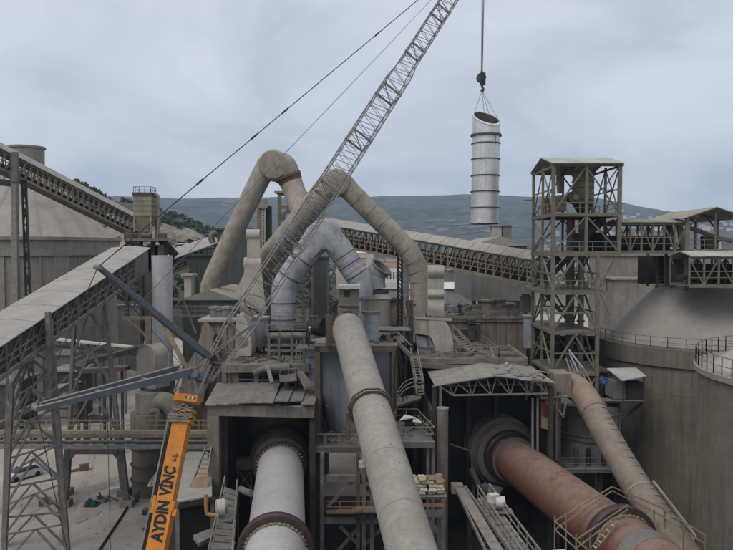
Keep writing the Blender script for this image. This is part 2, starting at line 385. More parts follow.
# pale clearings on the mountain flank: real bare patches of ground lying on its surface
b = MB()
def hill_D(px, py):
    for D in range(1200, 3400, 12):
        x = (px - 366.5) / 720 * D
        if 250 - 720 * (far_h(x, D) - 27) / D < py: return D
    return 3300
for (px, py, w, dd) in [(452, 231, 110, 20), (428, 229, 60, 14), (470, 225, 60, 14), (412, 234, 50, 12), (440, 222, 40, 12), (228, 206, 18, 50), (505, 228, 40, 14), (480, 233, 60, 16)]:
    D = hill_D(px, py); cxp = (px - 366.5) / 720 * D
    for k in range(12):
        x = cxp + random.uniform(-w, w); y = D + random.uniform(-dd, dd); rr = random.uniform(3, 11)
        n = 9; q = []
        for i in range(n):
            a = 2 * math.pi * i / n; r_ = rr * random.uniform(0.6, 1.3); xx = x + r_ * 1.8 * math.cos(a); yy = y + r_ * math.sin(a)
            q.append((xx, yy, far_h(xx, yy) + 2.2))
        b.add(q, [tuple(range(n))])
o = b.build('hillside_clearing', 'clearing'); o['kind'] = 'stuff'

# nearer wooded hill on the left with a quarried face
def near_h(x, y):
    px = 366.5 + 720 * x / y
    prof = [(-400, 150), (-60, 172), (40, 178), (85, 191.5), (110, 205), (150, 214), (185, 222), (215, 232), (245, 238), (275, 248), (300, 262), (330, 285), (420, 300)]
    yy = prof[0][1] if px < prof[0][0] else prof[-1][1]
    for (a, ya), (c, yc) in zip(prof[:-1], prof[1:]):
        if a <= px <= c: yy = ya + (yc - ya) * (px - a) / (c - a)
    top = (250 - yy) / 720.0 * 520 + 27
    t = max(0.0, min(1.0, (y - 190) / (520 - 190)))
    s = t * t * (3 - 2 * t)
    return max(-1.0, s * top) + noise.fractal(Vector((x * 0.012, y * 0.012, 7.7)), 1.0, 2.1, 5) * 7 * min(1, 3 * t) - (1 if t <= 0 else 0)
b = MB(); NX, NY = 150, 50
for j in range(NY + 1):
    y = 188 + (560 - 188) * j / NY
    for i in range(NX + 1):
        px = -500 + 900 * i / NX; x = (px - 366.5) / 720 * y
        b.v.append(Vector((x, y, near_h(x, y))))
for j in range(NY):
    for i in range(NX):
        a = j * (NX + 1) + i; b.f.append((a, a + 1, a + NX + 2, a + NX + 1)); b.sm.append(True)
struct(b.build('near_hill', 'near_hill'))
# quarried rock face: a craggy sheet of its own standing proud of the hill
b = MB(); NX, NY = 90, 26
def cliff(px0, px1, y0, y1, D0, D1, amp, seed):
    o0 = len(b.v)
    for j in range(NY + 1):
        v = j / NY
        for i in range(NX + 1):
            u = i / NX; px = px0 + (px1 - px0) * u
            e = 1 - abs(2 * u - 1) ** 3
            D = D0 + (D1 - D0) * v + amp * noise.fractal(Vector((px * 0.05, v * 4, seed)), 1.0, 2.2, 6)
            py = y0 + (y1 - y0) * (v * (0.45 + 0.55 * e)) + (6 * noise.noise(Vector((px * 0.045, seed, 0)))) * v + (y1 - y0) * 0.22 * u * v * -1
            b.v.append(at(px, py, D))
    for j in range(NY):
        for i in range(NX):
            a = o0 + j * (NX + 1) + i; b.f.append((a, a + 1, a + NX + 2, a + NX + 1)); b.sm.append(False)
cliff(138, 216, 262, 221, 232, 262, 7, 1.3)
cliff(40, 152, 262, 205, 210, 250, 8, 5.1)
o = b.build('quarry_face', 'quarry'); struct(o)

def leaf_cloud(b, c, rad, n, s, seed=0, flat=0.8):
    rnd = random.Random(seed)
    for _ in range(n):
        while True:
            p = Vector((rnd.uniform(-1, 1), rnd.uniform(-1, 1), rnd.uniform(-1, 1)))
            if 0.25 < p.length < 1 + 0.25 * noise.noise(p * 2.5 + Vector((seed, 0, 0))): break
        q = Vector(c) + Vector((p.x * rad[0], p.y * rad[1], p.z * rad[2]))
        d = Vector((rnd.gauss(0, 1), rnd.gauss(0, 1), rnd.gauss(0.4, 1))).normalized(); x = d.orthogonal().normalized(); y = d.cross(x); ss = s * rnd.uniform(0.6, 1.4)
        b.add([q + x * ss, q + y * ss * flat, q - x * ss, q - y * ss * flat], [(0, 1, 2, 3)])
b = MB(); rw = random.Random(11)
k = 0
while k < 1500:
    px = rw.uniform(70, 330); D = rw.uniform(275, 525); x = (px - 366.5) / 720 * D; z = near_h(x, D)
    if z < 1.0 or noise.noise(Vector((x * 0.02, D * 0.02, 2))) < -0.42: continue
    k += 1; h = rw.uniform(1.6, 3.0)
    leaf_cloud(b, (x, D, z + h * 0.55), (h * 0.62, h * 0.62, h * 0.6), 26, 0.8, k)
o = b.build('hill_wood', 'leaf_dark', kind='stuff')
# three cypresses on the skyline above the sloping conveyor roof
for i, (px, h, lb) in enumerate([(80.5, 5.0, 'left and tallest of the dark cypresses on the skyline above the sloping conveyor'), (83.5, 3.6, 'middle dark cypress on the skyline above the sloping conveyor'), (87.5, 4.2, 'right-hand dark cypress on the skyline above the sloping conveyor')]):
    p = at(px, 192.5, 500); t = thing('cypress_tree', lb, 'tree', p, 'cypresses on the skyline')
    b = MB(); leaf_cloud(b, p + Vector((0, 0, h * 0.55)), (1.0, 1.0, h * 0.5), 160, 0.35, 50 + i); b.build('crown', 'leaf_dark', t)
    MB().cyl(p - Vector((0, 0, 6)), p + Vector((0, 0, h * 0.5)), 0.25, 0.12, n=6).build('trunk', 'bark', t)

# trees of the middle distance
def make_tree(seed, h, leaf, loc, label, group='trees between the plant and the town'):
    loc = Vector(loc); t = thing('broadleaf_tree', label, 'tree', loc, group)
    rnd = random.Random(seed); b = MB(); b.cyl(loc - Vector((0, 0, 0.5)), loc + Vector((0, 0, h * 0.5)), h * 0.045, h * 0.02, n=8)
    for k in range(5):
        a = rnd.uniform(0, 6.28); b.cyl(loc + Vector((0, 0, h * (0.28 + 0.05 * k))), loc + Vector((math.cos(a) * h * 0.25, math.sin(a) * h * 0.25, h * (0.5 + 0.07 * k))), h * 0.018, h * 0.006, n=6)
    b.build('trunk', 'bark', t)
    b = MB()
    for k in range(9):
        a = rnd.uniform(0, 6.28); r_ = rnd.uniform(0, 0.3) * h
        leaf_cloud(b, loc + Vector((math.cos(a) * r_, math.sin(a) * r_, h * rnd.uniform(0.42, 0.86))), (h * 0.2, h * 0.2, h * 0.15), 90, h * 0.032, seed * 10 + k)
    b.build('crown', leaf, t); return t
TREES = [(324, 318, 235, 9, 'leaf_mid'), (334, 312, 250, 11, 'leaf_mid'), (341, 306, 270, 10, 'leaf_mid'), (330, 300, 300, 9, 'leaf_dark'), (338, 322, 215, 7, 'leaf_mid'), (352, 300, 330, 8, 'leaf_dark'),
         (372, 288, 420, 12, 'leaf_dark'), (379, 285, 430, 11, 'leaf_dark'), (410, 291, 400, 14, 'leaf_dark'), (404, 293, 380, 9, 'leaf_mid'), (391, 294, 390, 8, 'leaf_mid'), (450, 290, 420, 12, 'leaf_mid'), (462, 288, 440, 13, 'leaf_dark'),
         (455, 283, 520, 12, 'leaf_dark'), (430, 280, 560, 11, 'leaf_dark'), (360, 280, 560, 10, 'leaf_dark'), (468, 280, 600, 12, 'leaf_mid'), (600, 284, 520, 12, 'leaf_dark'), (640, 282, 560, 11, 'leaf_mid')]
for i, (px, py, D, h, lf) in enumerate(TREES):
    p = onz(px, py) ; D = min(D, p.y); q = at(px, py, D); q.z = 0
    make_tree(100 + i, h, lf, q, 'green bushy tree in the gap below the blue duct' if i < 6 else 'small dark green tree among the distant houses', 'trees in the gap below the blue duct' if i < 6 else 'trees among the distant houses')
b = MB(); rw = random.Random(5)
for k in range(420):
    px = rw.uniform(160, 760); D = rw.uniform(420, 1100); x = (px - 366.5) / 720 * D; h = rw.uniform(3, 8)
    leaf_cloud(b, (x, D, h * 0.5), (h * 0.9, h * 0.9, h * 0.55), 26, 1.3, 900 + k)
b.build('scrub_wood', 'leaf_dark', kind='stuff')

# houses of the town
def ground_z(x, y): return max(0.0, far_h(x, y)) if y > 1150 else 0.0
def make_house(w, d, h, wall, roof, flat=False):
    t = thing('house', 'x', 'house')
    MB().box((0, 0, h / 2 - 1), (w, d, h + 2)).build('wall', wall, t)
    b = MB()
    if flat: b.box((0, 0, h + 0.25), (w + 0.5, d + 0.5, 0.5))
    else:
        rh = h * 0.28; a, c = w / 2 + 0.6, d / 2 + 0.6
        b.add([(-a, -c, h), (a, -c, h), (a, c, h), (-a, c, h), (-a * 0.45, 0, h + rh), (a * 0.45, 0, h + rh)], [(0, 1, 5, 4), (1, 2, 5), (2, 3, 4, 5), (3, 0, 4), (3, 2, 1, 0)])
    b.build('roof', roof, t)
    n = max(2, int(w / 4))
    for fl in range(max(1, int(h / 3.2))):
        for i in range(n):
            member(t, 'window', 'window_dark', (-w / 2 + (i + 0.5) * w / n, -d / 2 - 0.06, fl * 3.2 + 0.9), (-w / 2 + (i + 0.5) * w / n, -d / 2 - 0.06, fl * 3.2 + 2.3), 1.2, 0.12)
    return t
protos = [make_house(11, 9, 6.4, 'house_white', 'roof_tile'), make_house(13, 10, 9.6, 'house_wall', 'house_tan', True), make_house(9, 8, 4, 'house_wall', 'roof_tile'), make_house(16, 11, 6.4, 'house_white', 'house_white', True)]
kinds = ['white house with a red hipped roof', 'cream flat-roofed block of flats', 'small cream cottage with a red roof', 'white flat-roofed house']
rw = random.Random(21); spots = []
for k in range(62):   # right-hand hillside
    px = rw.uniform(604, 735); D = rw.uniform(1250, 2700); spots.append((px, D, 'on the hillside right of the frame tower'))
for k in range(26):
    px = rw.uniform(545, 625); D = rw.uniform(900, 1700); spots.append((px, D, 'seen through the frame tower'))
for k in range(20):
    px = rw.uniform(335, 520); D = rw.uniform(620, 1500); spots.append((px, D, 'below the long conveyor'))
used = set()
for (px, D, where) in spots:
    i = rw.randrange(4); o = protos[i] if i not in used else copy_tree(protos[i]); used.add(i)
    x = (px - 366.5) / 720 * D; o.location = (x, D, ground_z(x, D)); o.rotation_euler = (0, 0, rw.uniform(-0.7, 0.7))
    o['label'] = kinds[i] + ' ' + where; o['group'] = kinds[i].replace('house', 'houses').replace('block', 'blocks').replace('cottage', 'cottages') + ' ' + where
for i, pr in enumerate(protos):
    if i not in used: pr.location = (600, 1500 + 40 * i, 0)
def simple_building(name, label, cat, px0, px1, ytop, ybase, D, depth, wall, roofm, gable=0.0, ridge_x=True, base=None, windows=0, wrow=1, group=None):
    a = at(px0, ytop, D); c = at(px1, ytop, D); zb = at(px0, ybase, D).z if base is None else base
    t = thing(name, label, cat, ((a.x + c.x) / 2, D, zb), group); x0, x1, zt = a.x, c.x, a.z
    MB().box(((x0 + x1) / 2, D + depth / 2, (zb + zt) / 2), (x1 - x0, depth, zt - zb)).build('wall', wall, t)
    e = 0.35; b = MB()
    if gable <= 0: b.box(((x0 + x1) / 2, D + depth / 2, zt + 0.16), (x1 - x0 + 2 * e, depth + 2 * e, 0.3))
    elif ridge_x:
        q = [(x0 - e, D - e, zt), (x1 + e, D - e, zt), (x1 + e, D + depth + e, zt), (x0 - e, D + depth + e, zt)]
        r0, r1 = (x0 - e, D + depth / 2, zt + gable), (x1 + e, D + depth / 2, zt + gable)
        b.add(q + [r0, r1], [(0, 1, 5, 4), (2, 3, 4, 5), (1, 2, 5), (3, 0, 4), (3, 2, 1, 0)])
    else:
        xm = (x0 + x1) / 2
        b.add([(x0 - e, D - e, zt), (xm, D - e, zt + gable), (x1 + e, D - e, zt), (x0 - e, D + depth + e, zt), (xm, D + depth + e, zt + gable), (x1 + e, D + depth + e, zt)],
              [(0, 1, 2), (5, 4, 3), (0, 3, 4, 1), (1, 4, 5, 2), (0, 2, 5, 3)])
    b.build('roof', roofm, t)
    for r_ in range(wrow):
        for i in range(windows):
            x = x0 + (x1 - x0) * (i + 0.5) / windows; h = (zt - zb) / wrow
            member(t, 'window', 'window_dark', (x, D - 0.05, zt - h * (r_ + 0.7)), (x, D - 0.05, zt - h * (r_ + 0.3)), (x1 - x0) / windows * 0.45, 0.14)
    return t
simple_building('long_shed', 'long pale shed with a white roof below the conveyor left of the town', 'shed', 352, 374, 253, 260, 430, 14, 'house_wall', 'white_paint', base=0, gable=1.5)
simple_building('long_shed', 'short pale shed with a white roof just right of the blue duct', 'shed', 336, 350, 253, 259, 440, 14, 'house_wall', 'white_paint', base=0, gable=1.5)
simple_building('apartment_block', 'tan block of flats between the blue duct and the cyclone', 'building', 349, 366, 258, 270, 400, 10, 'house_tan', 'house_tan', base=0, windows=6, wrow=2)
simple_building('villa', 'white villa with a red roof left of the pale ladder mast', 'house', 379, 402, 267, 276, 380, 10, 'house_white', 'roof_tile', base=0, gable=2.2, windows=7, wrow=2)
simple_building('villa', 'smaller white villa with a red roof behind the first villa', 'house', 386, 408, 262, 268, 430, 10, 'house_white', 'roof_tile', base=0, gable=2.0, windows=5)
simple_building('low_shed', 'low grey shed roof right of the square beige duct', 'shed', 449, 474, 270, 282, 150, 14, 'clad_grey', 'roof_dust', base=0, gable=1.2)
simple_building('low_shed', 'low pale office with a white roof under the grey cladded shed', 'shed', 446, 476, 289, 308, 128, 10, 'blue_white', 'white_paint', base=0, gable=1.0, windows=4)
simple_building('low_shed', 'olive roofed shed behind the grey cyclone', 'shed', 376, 426, 289, 305, 140, 12, 'duct_pale', 'roof_olive', base=0, gable=1.0)
simple_building('low_shed', 'beige shed with dark openings behind the ladder mast', 'shed', 380, 424, 302, 330, 118, 10, 'duct_pale', 'roof_dust', base=0, windows=5)
simple_building('storage_hall', 'pale concrete hall behind the frame tower and big silo', 'hall', 623, 656, 256, 300, 118, 18, 'ring_concrete', 'ring_concrete', base=0)
simple_building('storage_hall', 'low pale concrete hall between frame tower and silo cone', 'hall', 614, 662, 280, 300, 112, 5, 'ring_concrete', 'ring_concrete', base=0)
simple_building('low_shed', 'pale low roof under the long conveyor left of the frame tower', 'shed', 520, 536, 287, 300, 108, 12, 'blue_white', 'white_paint', base=0)

# ================================================================== SILOS
# left domed silo
Cx = at(28, 240, 135).x; Cy = 135.0; RS = 15.7
def zat(py, D): return at(366.5, py, D).z
t = thing('clinker_silo', 'huge grey concrete silo with conical roof at the left edge', 'silo', (Cx, Cy, 0))
zr = zat(238, Cy)
def panels(parent, c, r, z0, z1, n, rows, m, a0, a1, th=0.12, gap=0.05, name='concrete_panel'):
    """curved formwork lifts: every cast panel its own piece, joints recessed"""
    for rr in range(rows):
        za, zb = z0 + (z1 - z0) * rr / rows + gap, z0 + (z1 - z0) * (rr + 1) / rows - gap
        for i in range(n):
            a = a0 + (a1 - a0) * i / n; bnd = a0 + (a1 - a0) * (i + 1) / n; da = gap / r
            seg = 3; q = []
            rp = r + random.uniform(-0.012, 0.012)
            for k in range(seg + 1):
                th_ = a + da + (bnd - a - 2 * da) * k / seg
                for (R_, z_) in ((r - th, za), (rp, za), (rp, zb), (r - th, zb)): q.append((c[0] + R_ * math.cos(th_), c[1] + R_ * math.sin(th_), z_))
            fs = []
            for k in range(seg):
                for j in range(4): fs.append((k * 4 + j, k * 4 + (j + 1) % 4, (k + 1) * 4 + (j + 1) % 4, (k + 1) * 4 + j))
            fs += [(0, 3, 2, 1), (seg * 4, seg * 4 + 1, seg * 4 + 2, seg * 4 + 3)]
            MB().add(q, fs).build(name, m, parent)
MB().lathe((Cx, Cy, 0), [(RS, 0), (RS, zr - 3.2)], n=72).build('wall', 'left_silo', t)
panels(t, (Cx, Cy), RS + 0.12, 0.3, zr - 3.4, 12, 6, 'left_silo', R(205), R(350), gap=0.025)
for i in range(13):
    a = R(205 + 145 * i / 12); p = Vector((Cx + (RS + 0.15) * math.cos(a), Cy + (RS + 0.15) * math.sin(a), 0))
    MB().box(p + Vector((0, 0, (zr - 3.3) / 2)), (0.36, 0.25 if i % 3 else 2.6, zr - 3.3), a).build('pilaster', 'left_silo', t)
MB().lathe((Cx, Cy, 0), [(RS, zr - 3.2), (RS + 0.55, zr - 3.2), (RS + 0.55, zr - 0.6), (RS, zr - 0.6)], n=72).build('ring_beam', 'ring_concrete', t)
MB().lathe((Cx, Cy, 0), [(RS, zr - 0.55), (RS + 0.95, zr - 0.55), (RS + 0.95, zr), (RS - 0.3, zr + 0.15)], n=72).build('cornice', 'ring_concrete', t)
zc = zat(168, Cy)
MB().lathe((Cx, Cy, 0), [(RS - 0.3, zr + 0.1), (RS * 0.55, zr + (zc - zr) * 0.52), (3.0, zc), (0, zc)], n=72).build('roof', 'cone_left', t)
for i in range(10):
    a = R(205 + 145 * i / 9)
    MB().bar((Cx + RS * math.cos(a), Cy + RS * math.sin(a), zr + 0.16), (Cx + 3 * math.cos(a), Cy + 3 * math.sin(a), zc + 0.02), 0.08, 0.05).build('roof_rib', 'cone_left', t)
MB().lathe((Cx, Cy, 0), [(3.1, zc - 1), (3.1, zat(149, Cy)), (3.35, zat(149, Cy)), (3.35, zat(147, Cy)), (0, zat(146, Cy) + .2)], n=40).build('cap_house', 'ring_concrete', t)
for i, p in enumerate([(31, 189), (37, 189), (34, 192)]):
    MB().lathe(at(p[0], p[1], Cy - 9.2), [(0.35, 0), (0.35, 0.5), (0, 0.55)], n=12).build('vent', 'white_paint', t)

# right conical silo under the conveyor gallery
Bx, By, BR = 35.7, 76.0, 10.5; zb_ = zat(338, By)
t = thing('conical_silo', 'big beige concrete silo with a cone roof under the conveyor gallery at the right', 'silo', (Bx, By, 0))
MB().lathe((Bx, By, 0), [(BR - 0.1, 0), (BR - 0.1, zb_ - 1.9)], n=72).build('wall', 'silo_concrete', t)
panels(t, (Bx, By), BR, 0.2, zb_ - 1.9, 14, 6, 'silo_concrete', R(170), R(310), gap=0.008)
MB().lathe((Bx, By, 0), [(BR, zb_ - 1.9), (BR + 0.28, zb_ - 1.8), (BR + 0.3, zb_ - 0.1), (BR - 0.5, zb_)], n=72).build('ring_beam', 'silo_concrete', t)
zt_ = zat(285.5, By)
MB().lathe((Bx, By, 0), [(BR - 0.45, zb_ + 0.02), (4.7, zt_ - 0.1), (4.2, zt_ + 0.05), (0, zt_ + 0.2)], n=72).build('roof', 'cone_concrete', t)
pts = [(Bx + (BR + 0.1) * math.cos(R(a)), By + (BR + 0.1) * math.sin(R(a)), zb_) for a in range(165, 345, 9)]
railing(t, pts, 1.0, 'steel_grey', step=9, t=0.05)
# near silo at the right edge
Nx, Ny, NR = 33.0, 45.0, 11.0; zn = zat(373, Ny)
t = thing('flat_silo', 'near grey concrete silo with a railed top at the right edge', 'silo', (Nx, Ny, 0))
MB().lathe((Nx, Ny, 0), [(NR - 0.1, 0), (NR - 0.1, zn)], n=96).build('wall', 'silo_concrete', t)
for i in range(60):       # slip-form ribs down the wall
    a = R(150 + 130 * i / 59); p = Vector((Nx + NR * math.cos(a), Ny + NR * math.sin(a), 0))
    MB().box(p + Vector((0, 0, zn / 2)), (0.16, 0.40 + 0.1 * (i % 2), zn - 0.4), a).build('formwork_strip', 'silo_concrete', t)
MB().lathe((Nx, Ny, 0), [(NR, zn - 0.4), (NR + 0.35, zn - 0.35), (NR + 0.35, zn), (NR - 0.9, zn + 0.03)], n=96).build('rim', 'ring_concrete', t)
MB().lathe((Nx, Ny, 0), [(NR - 0.9, zn + 0.02), (NR - 2.2, zn + 0.9), (5.5, zn + 1.6), (0, zn + 2.0)], n=72).build('roof', 'roof_dust', t)
pts = [(Nx + (NR + 0.2) * math.cos(R(a)), Ny + (NR + 0.2) * math.sin(R(a)), zn) for a in range(90, 290, 5)]
railing(t, pts, 1.15, 'rail_grey', step=9, t=0.05)

# ================================================================== CONVEYOR GALLERIES
def gallery(name, label, a, b_, w, h, nb, side='steel_grey', roofm='roof_dust', fill='clad_brown', fillh=0.42, roofh=0.5, over=0.35, brace='N', group=None, endcap=None, wd=0.2, hang=False, cols=None):
    """a, b_: lower near edge of the gallery; w runs away from the camera side"""
    a = Vector(a); b_ = Vector(b_); d = (b_ - a); dh = Vector((d.x, d.y, 0)).normalized(); s = Vector((-dh.y, dh.x, 0))
    if (a + s - Vector((0, 0, 0))).length < (a - s).length: s = -s
    U = Vector((0, 0, h)); t = thing(name, label, 'conveyor', (a.x, a.y, min(a.z, b_.z)), group)
    P = lambda u, v, z: a + d * u + s * (w * v) + Vector((0, 0, z))
    dn = d.normalized()
    for v in (0, 1):
        member(t, 'bottom_chord', side, P(0, v, 0), P(1, v, 0), wd * 1.3, wd * 1.5)
        member(t, 'top_chord', side, P(0, v, h), P(1, v, h), wd, wd)
        member(t, 'mid_rail', side, P(0, v, h * 0.52), P(1, v, h * 0.52), wd * 0.5)
        member(t, 'hand_rail', side, P(0, v, h * 0.30), P(1, v, h * 0.30), wd * 0.35)
        for i in range(nb + 1):
            member(t, 'post', side, P(i / nb, v, 0), P(i / nb, v, h), wd * 0.8)
        for i in range(nb):
            if brace == 'N': q = (P(i / nb, v, 0.05), P((i + 1) / nb, v, h - 0.05))
            elif brace == 'V': q = (P(i / nb, v, 0.05 if i % 2 else h - 0.05), P((i + 1) / nb, v, h - 0.05 if i % 2 else 0.05))
            member(t, 'brace', side, q[0], q[1], wd * 0.55)
    MB().hexa([P(0, 0.02, -0.08), P(1, 0.02, -0.08), P(1, 0.98, -0.08), P(0, 0.98, -0.08), P(0, 0.02, 0.06), P(1, 0.02, 0.06), P(1, 0.98, 0.06), P(0, 0.98, 0.06)]).build('floor', 'deck', t)
    MB().hexa([P(0, 0.32, 0.5), P(1, 0.32, 0.5), P(1, 0.68, 0.5), P(0, 0.68, 0.5), P(0, 0.26, 0.95), P(1, 0.26, 0.95), P(1, 0.74, 0.95), P(0, 0.74, 0.95)]).build('belt', 'belt', t)
    if fill:
        for i in range(nb):
            u0, u1 = i / nb + 0.004, (i + 1) / nb - 0.004
            for v in ((0.985,) if fillh < 0.8 else (0.985, 0.03)):
                MB().hexa([P(u0, v, 0.1), P(u1, v, 0.1), P(u1, v + 0.012, 0.1), P(u0, v + 0.012, 0.1), P(u0, v, h * fillh), P(u1, v, h * fillh), P(u1, v + 0.012, h * fillh), P(u0, v + 0.012, h * fillh)]).build('side_panel', fill, t)
    ov = over / w
    for i in range(nb):
        u0, u1 = i / nb + 0.0006, (i + 1) / nb - 0.0006; lap = 0.02 * (i % 2); th = 0.09
        q0 = [P(u0, -ov, h + 0.12 + lap), P(u1, -ov, h + 0.12 + lap), P(u1, 0.5, h + 0.12 + roofh + lap), P(u0, 0.5, h + 0.12 + roofh + lap), P(u1, 1 + ov, h + 0.12 + lap), P(u0, 1 + ov, h + 0.12 + lap)]
        m_ = MB(); T = Vector((0, 0, th))
        m_.add([q0[0], q0[1], q0[2], q0[3], q0[0] + T, q0[1] + T, q0[2] + T, q0[3] + T, q0[4], q0[5], q0[4] + T, q0[5] + T],
               [(3, 2, 1, 0), (4, 5, 6, 7), (0, 1, 5, 4), (2, 8, 10, 6), (8, 9, 11, 10), (9, 3, 7, 11), (3, 9, 8, 2), (7, 6, 10, 11), (0, 4, 7, 3), (1, 2, 6, 5)])
        m_.build('roof_sheet', roofm, t)
    if endcap:
        for u in endcap:
            MB().hexa([P(u - 0.002, 0, 0), P(u + 0.002, 0, 0), P(u + 0.002, 1, 0), P(u - 0.002, 1, 0), P(u - 0.002, 0, h), P(u + 0.002, 0, h), P(u + 0.002, 1, h), P(u - 0.002, 1, h)]).build('end_wall', 'clad_grey', t)
    return t, P
# A upper left
a0 = at(0, 168, 98); a1 = at(143, 238, 120); da = (a1 - a0)
gallery('conveyor_gallery', 'long covered conveyor descending from the top left corner to the small filter tower', a0 - da * 0.16, a1, 2.0, 2.45, 30, side='steel_sand', roofm='roof_dust', roofh=1.25, fillh=0.42)
# B lower left
e0 = at(0, 345, 55); e1 = at(147, 249, 86); db = e1 - e0; H3 = Vector((0, 0, 2.55))
tB, PB = gallery('conveyor_gallery', 'wide grey-roofed conveyor gallery rising from the lower left edge towards the centre', e0 - db * 0.3 - H3, e1 - H3, 3.9, 2.5, 20, side='steel_grey', roofm='roof_dust', fill='clad_dark', fillh=0.86, roofh=0.22, over=0.45, wd=0.22)
for k in (0.90,):
    q = [PB(k, -0.02, 0), PB(1, -0.02, 0), PB(1, -0.02, 2.5), PB(k, -0.02, 2.5)]
    MB().slab(q, 0.06, Vector((1, 0, 0))).build('end_panel', 'clad_grey', tB)
# C behind white stack
c0 = at(172, 273, 120); c1 = at(222, 252, 150)
gallery('conveyor_gallery', 'short covered conveyor behind the white stack leading up to the leaning beige duct', c0, c1, 4.5, 2.2, 8, side='steel_grey', fill='clad_dark', fillh=0.5, roofh=0.9)
# C2 flat gallery
gallery('conveyor_gallery', 'short level flat-roofed conveyor bridge above the covered conveyor behind the white stack', at(176, 256, 160), at(214, 256, 160), 4, 2.4, 6, side='steel_dark', fill='clad_dark', fillh=0.5, roofh=0.2)
# D long right one
d0 = at(322, 242.5, 108); d1 = at(536, 285.5, 80.5)
gallery('conveyor_gallery', 'long covered conveyor sloping down from the blue duct to the frame tower', d0, d1, 2.6, 2.65, 32, side='steel_sand', roofm='roof_dust', roofh=0.85, fillh=0.5, fill='clad_brown')
# F right of tower
zF = at(619, 252, 71.0)
gallery('conveyor_gallery', 'level olive conveyor bridge joining the frame tower and the gabled house', zF, at(686, 252, 71.0), 4.0, 2.75, 6, side='steel_olive', roofm='roof_olive', roofh=0.35, fill='clad_dark', fillh=0.6, brace='V')
# lower right gallery G
gallery('conveyor_gallery', 'olive gallery with pale roof over the cone silo at the right edge', at(689, 286, 66.5), at(792, 286, 66.5), 4.2, 2.6, 7, side='steel_olive', roofm='roof_pale', roofh=0.45, fill='interior', fillh=0.99 if False else 0.75, brace='V')

# gabled roof house at the right
t = thing('transfer_house', 'open olive steel house with a gabled roof at the right edge', 'building', at(686, 287, 71))
yF, yB = 70.2, 80.0
xl = at(687, 250, yF).x; xr = at(741, 250, yF).x; xm = (xl + xr) / 2; ze = at(700, 217, yF).z; za = at(712, 208, yF).z; zf = at(700, 251, yF).z; z0 = at(700, 289, yF).z
for x in (xl, xr):
    for y in (yF, (yF + yB) / 2, yB): member(t, 'column', 'steel_olive', (x, y, z0 - 0.25), (x, y, ze), 0.34 if y == yF else 0.26)
for y in (yF, (yF + yB) / 2, yB):
    member(t, 'rafter', 'steel_olive', (xl, y, ze - 0.05), (xm, y, za - 0.05), 0.18, 0.24); member(t, 'rafter', 'steel_olive', (xr, y, ze - 0.05), (xm, y, za - 0.05), 0.18, 0.24)
    member(t, 'floor_beam', 'steel_olive', (xl, y, zf), (xr, y, zf), 0.25, 0.35)
    member(t, 'knee_brace', 'steel_olive', (xl, y, ze - 1.2), (xl + 1.0, y, ze + 0.1), 0.14)
    member(t, 'knee_brace', 'steel_olive', (xr, y, ze - 1.2), (xr - 1.0, y, ze + 0.1), 0.14)
member(t, 'mullion', 'steel_olive', ((xl + xr) / 2 + 0.1, yF, zf), ((xl + xr) / 2 + 0.1, yF, ze + 0.4), 0.14)
MB().box(((xl + xr) / 2, (yF + yB) / 2, zf), (xr - xl, yB - yF - 0.3, 0.12)).build('floor', 'deck', t)
for i in range(6):
    ya, yb = yF - 0.5 + (yB - yF + 1) * i / 6, yF - 0.5 + (yB - yF + 1) * (i + 1) / 6 - 0.03
    MB().slab([(xl - 0.5, ya, ze - 0.08), (xm, ya, za + 0.1), (xm, yb, za + 0.1), (xl - 0.5, yb, ze - 0.08)], 0.08).build('roof_sheet', 'roof_olive', t)
    MB().slab([(xm, ya, za + 0.1), (xr + 0.5, ya, ze - 0.08), (xr + 0.5, yb, ze - 0.08), (xm, yb, za + 0.1)], 0.08).build('roof_sheet', 'roof_olive', t)
MB().tube([(xl + 0.6, 73, ze - 0.3), (xl + 1.6, 73, ze - 1.0), (xm + 1.2, 72, zf + 1.3), (xr, 72, zf + 1.0)], 0.22, n=10).build('chute', 'steel_olive', t)
MB().bar((xl + 0.8, 74, ze - 0.2), (xl + 1.3, 74, zf), 0.5, 0.4).bar((xl + 0.3, 75, ze), (xl + 0.9, 75, zf), 0.25).build('chute', 'clad_olive', t)
railing(t, [(xl, yF + 0.1, zf + 0.1), (xr, yF + 0.1, zf + 0.1)], 1.0, 'steel_olive')
b = MB(); b.box((xm + 0.8, 73, zf + 0.6), (1.0, 1.4, 1.0)); b.cyl((xm - 0.1, 72.6, zf + 1.2), (xm + 1.6, 72.6, zf + 1.2), 0.35); b.build('conveyor_drive', 'steel_dark', t)
# enclosed bay under the gallery
a_ = at(657, 256, 74); c_ = at(686, 286, 74)
t = thing('drive_bay', 'dark open steel bay on top of the cone silo below the level bridge', 'frame', (a_.x, 74, c_.z))
for x in (a_.x, (a_.x + c_.x) / 2, c_.x - 0.35): member(t, 'post', 'steel_brown', (x, 74, c_.z - 0.2), (x, 74, a_.z), 0.16)
member(t, 'sill_beam', 'steel_olive', (a_.x - 0.1, 74, c_.z), (c_.x, 74, c_.z), 0.22)
MB().box(((a_.x + c_.x) / 2, 79.2, (a_.z + c_.z) / 2), (c_.x - a_.x, 0.1, a_.z - c_.z)).box((c_.x, 76.7, (a_.z + c_.z) / 2), (0.1, 4.9, a_.z - c_.z)).build('cladding', 'clad_dark', t)
MB().box(((a_.x + c_.x) / 2 + 0.7, 76, c_.z + 1.2), (0.8, 1.2, 2.2)).build('hopper', 'clad_dark', t)
railing(t, [(a_.x, 73.8, c_.z + 0.1), (c_.x, 73.8, c_.z + 0.1)], 0.9, 'steel_olive', step=1.2)
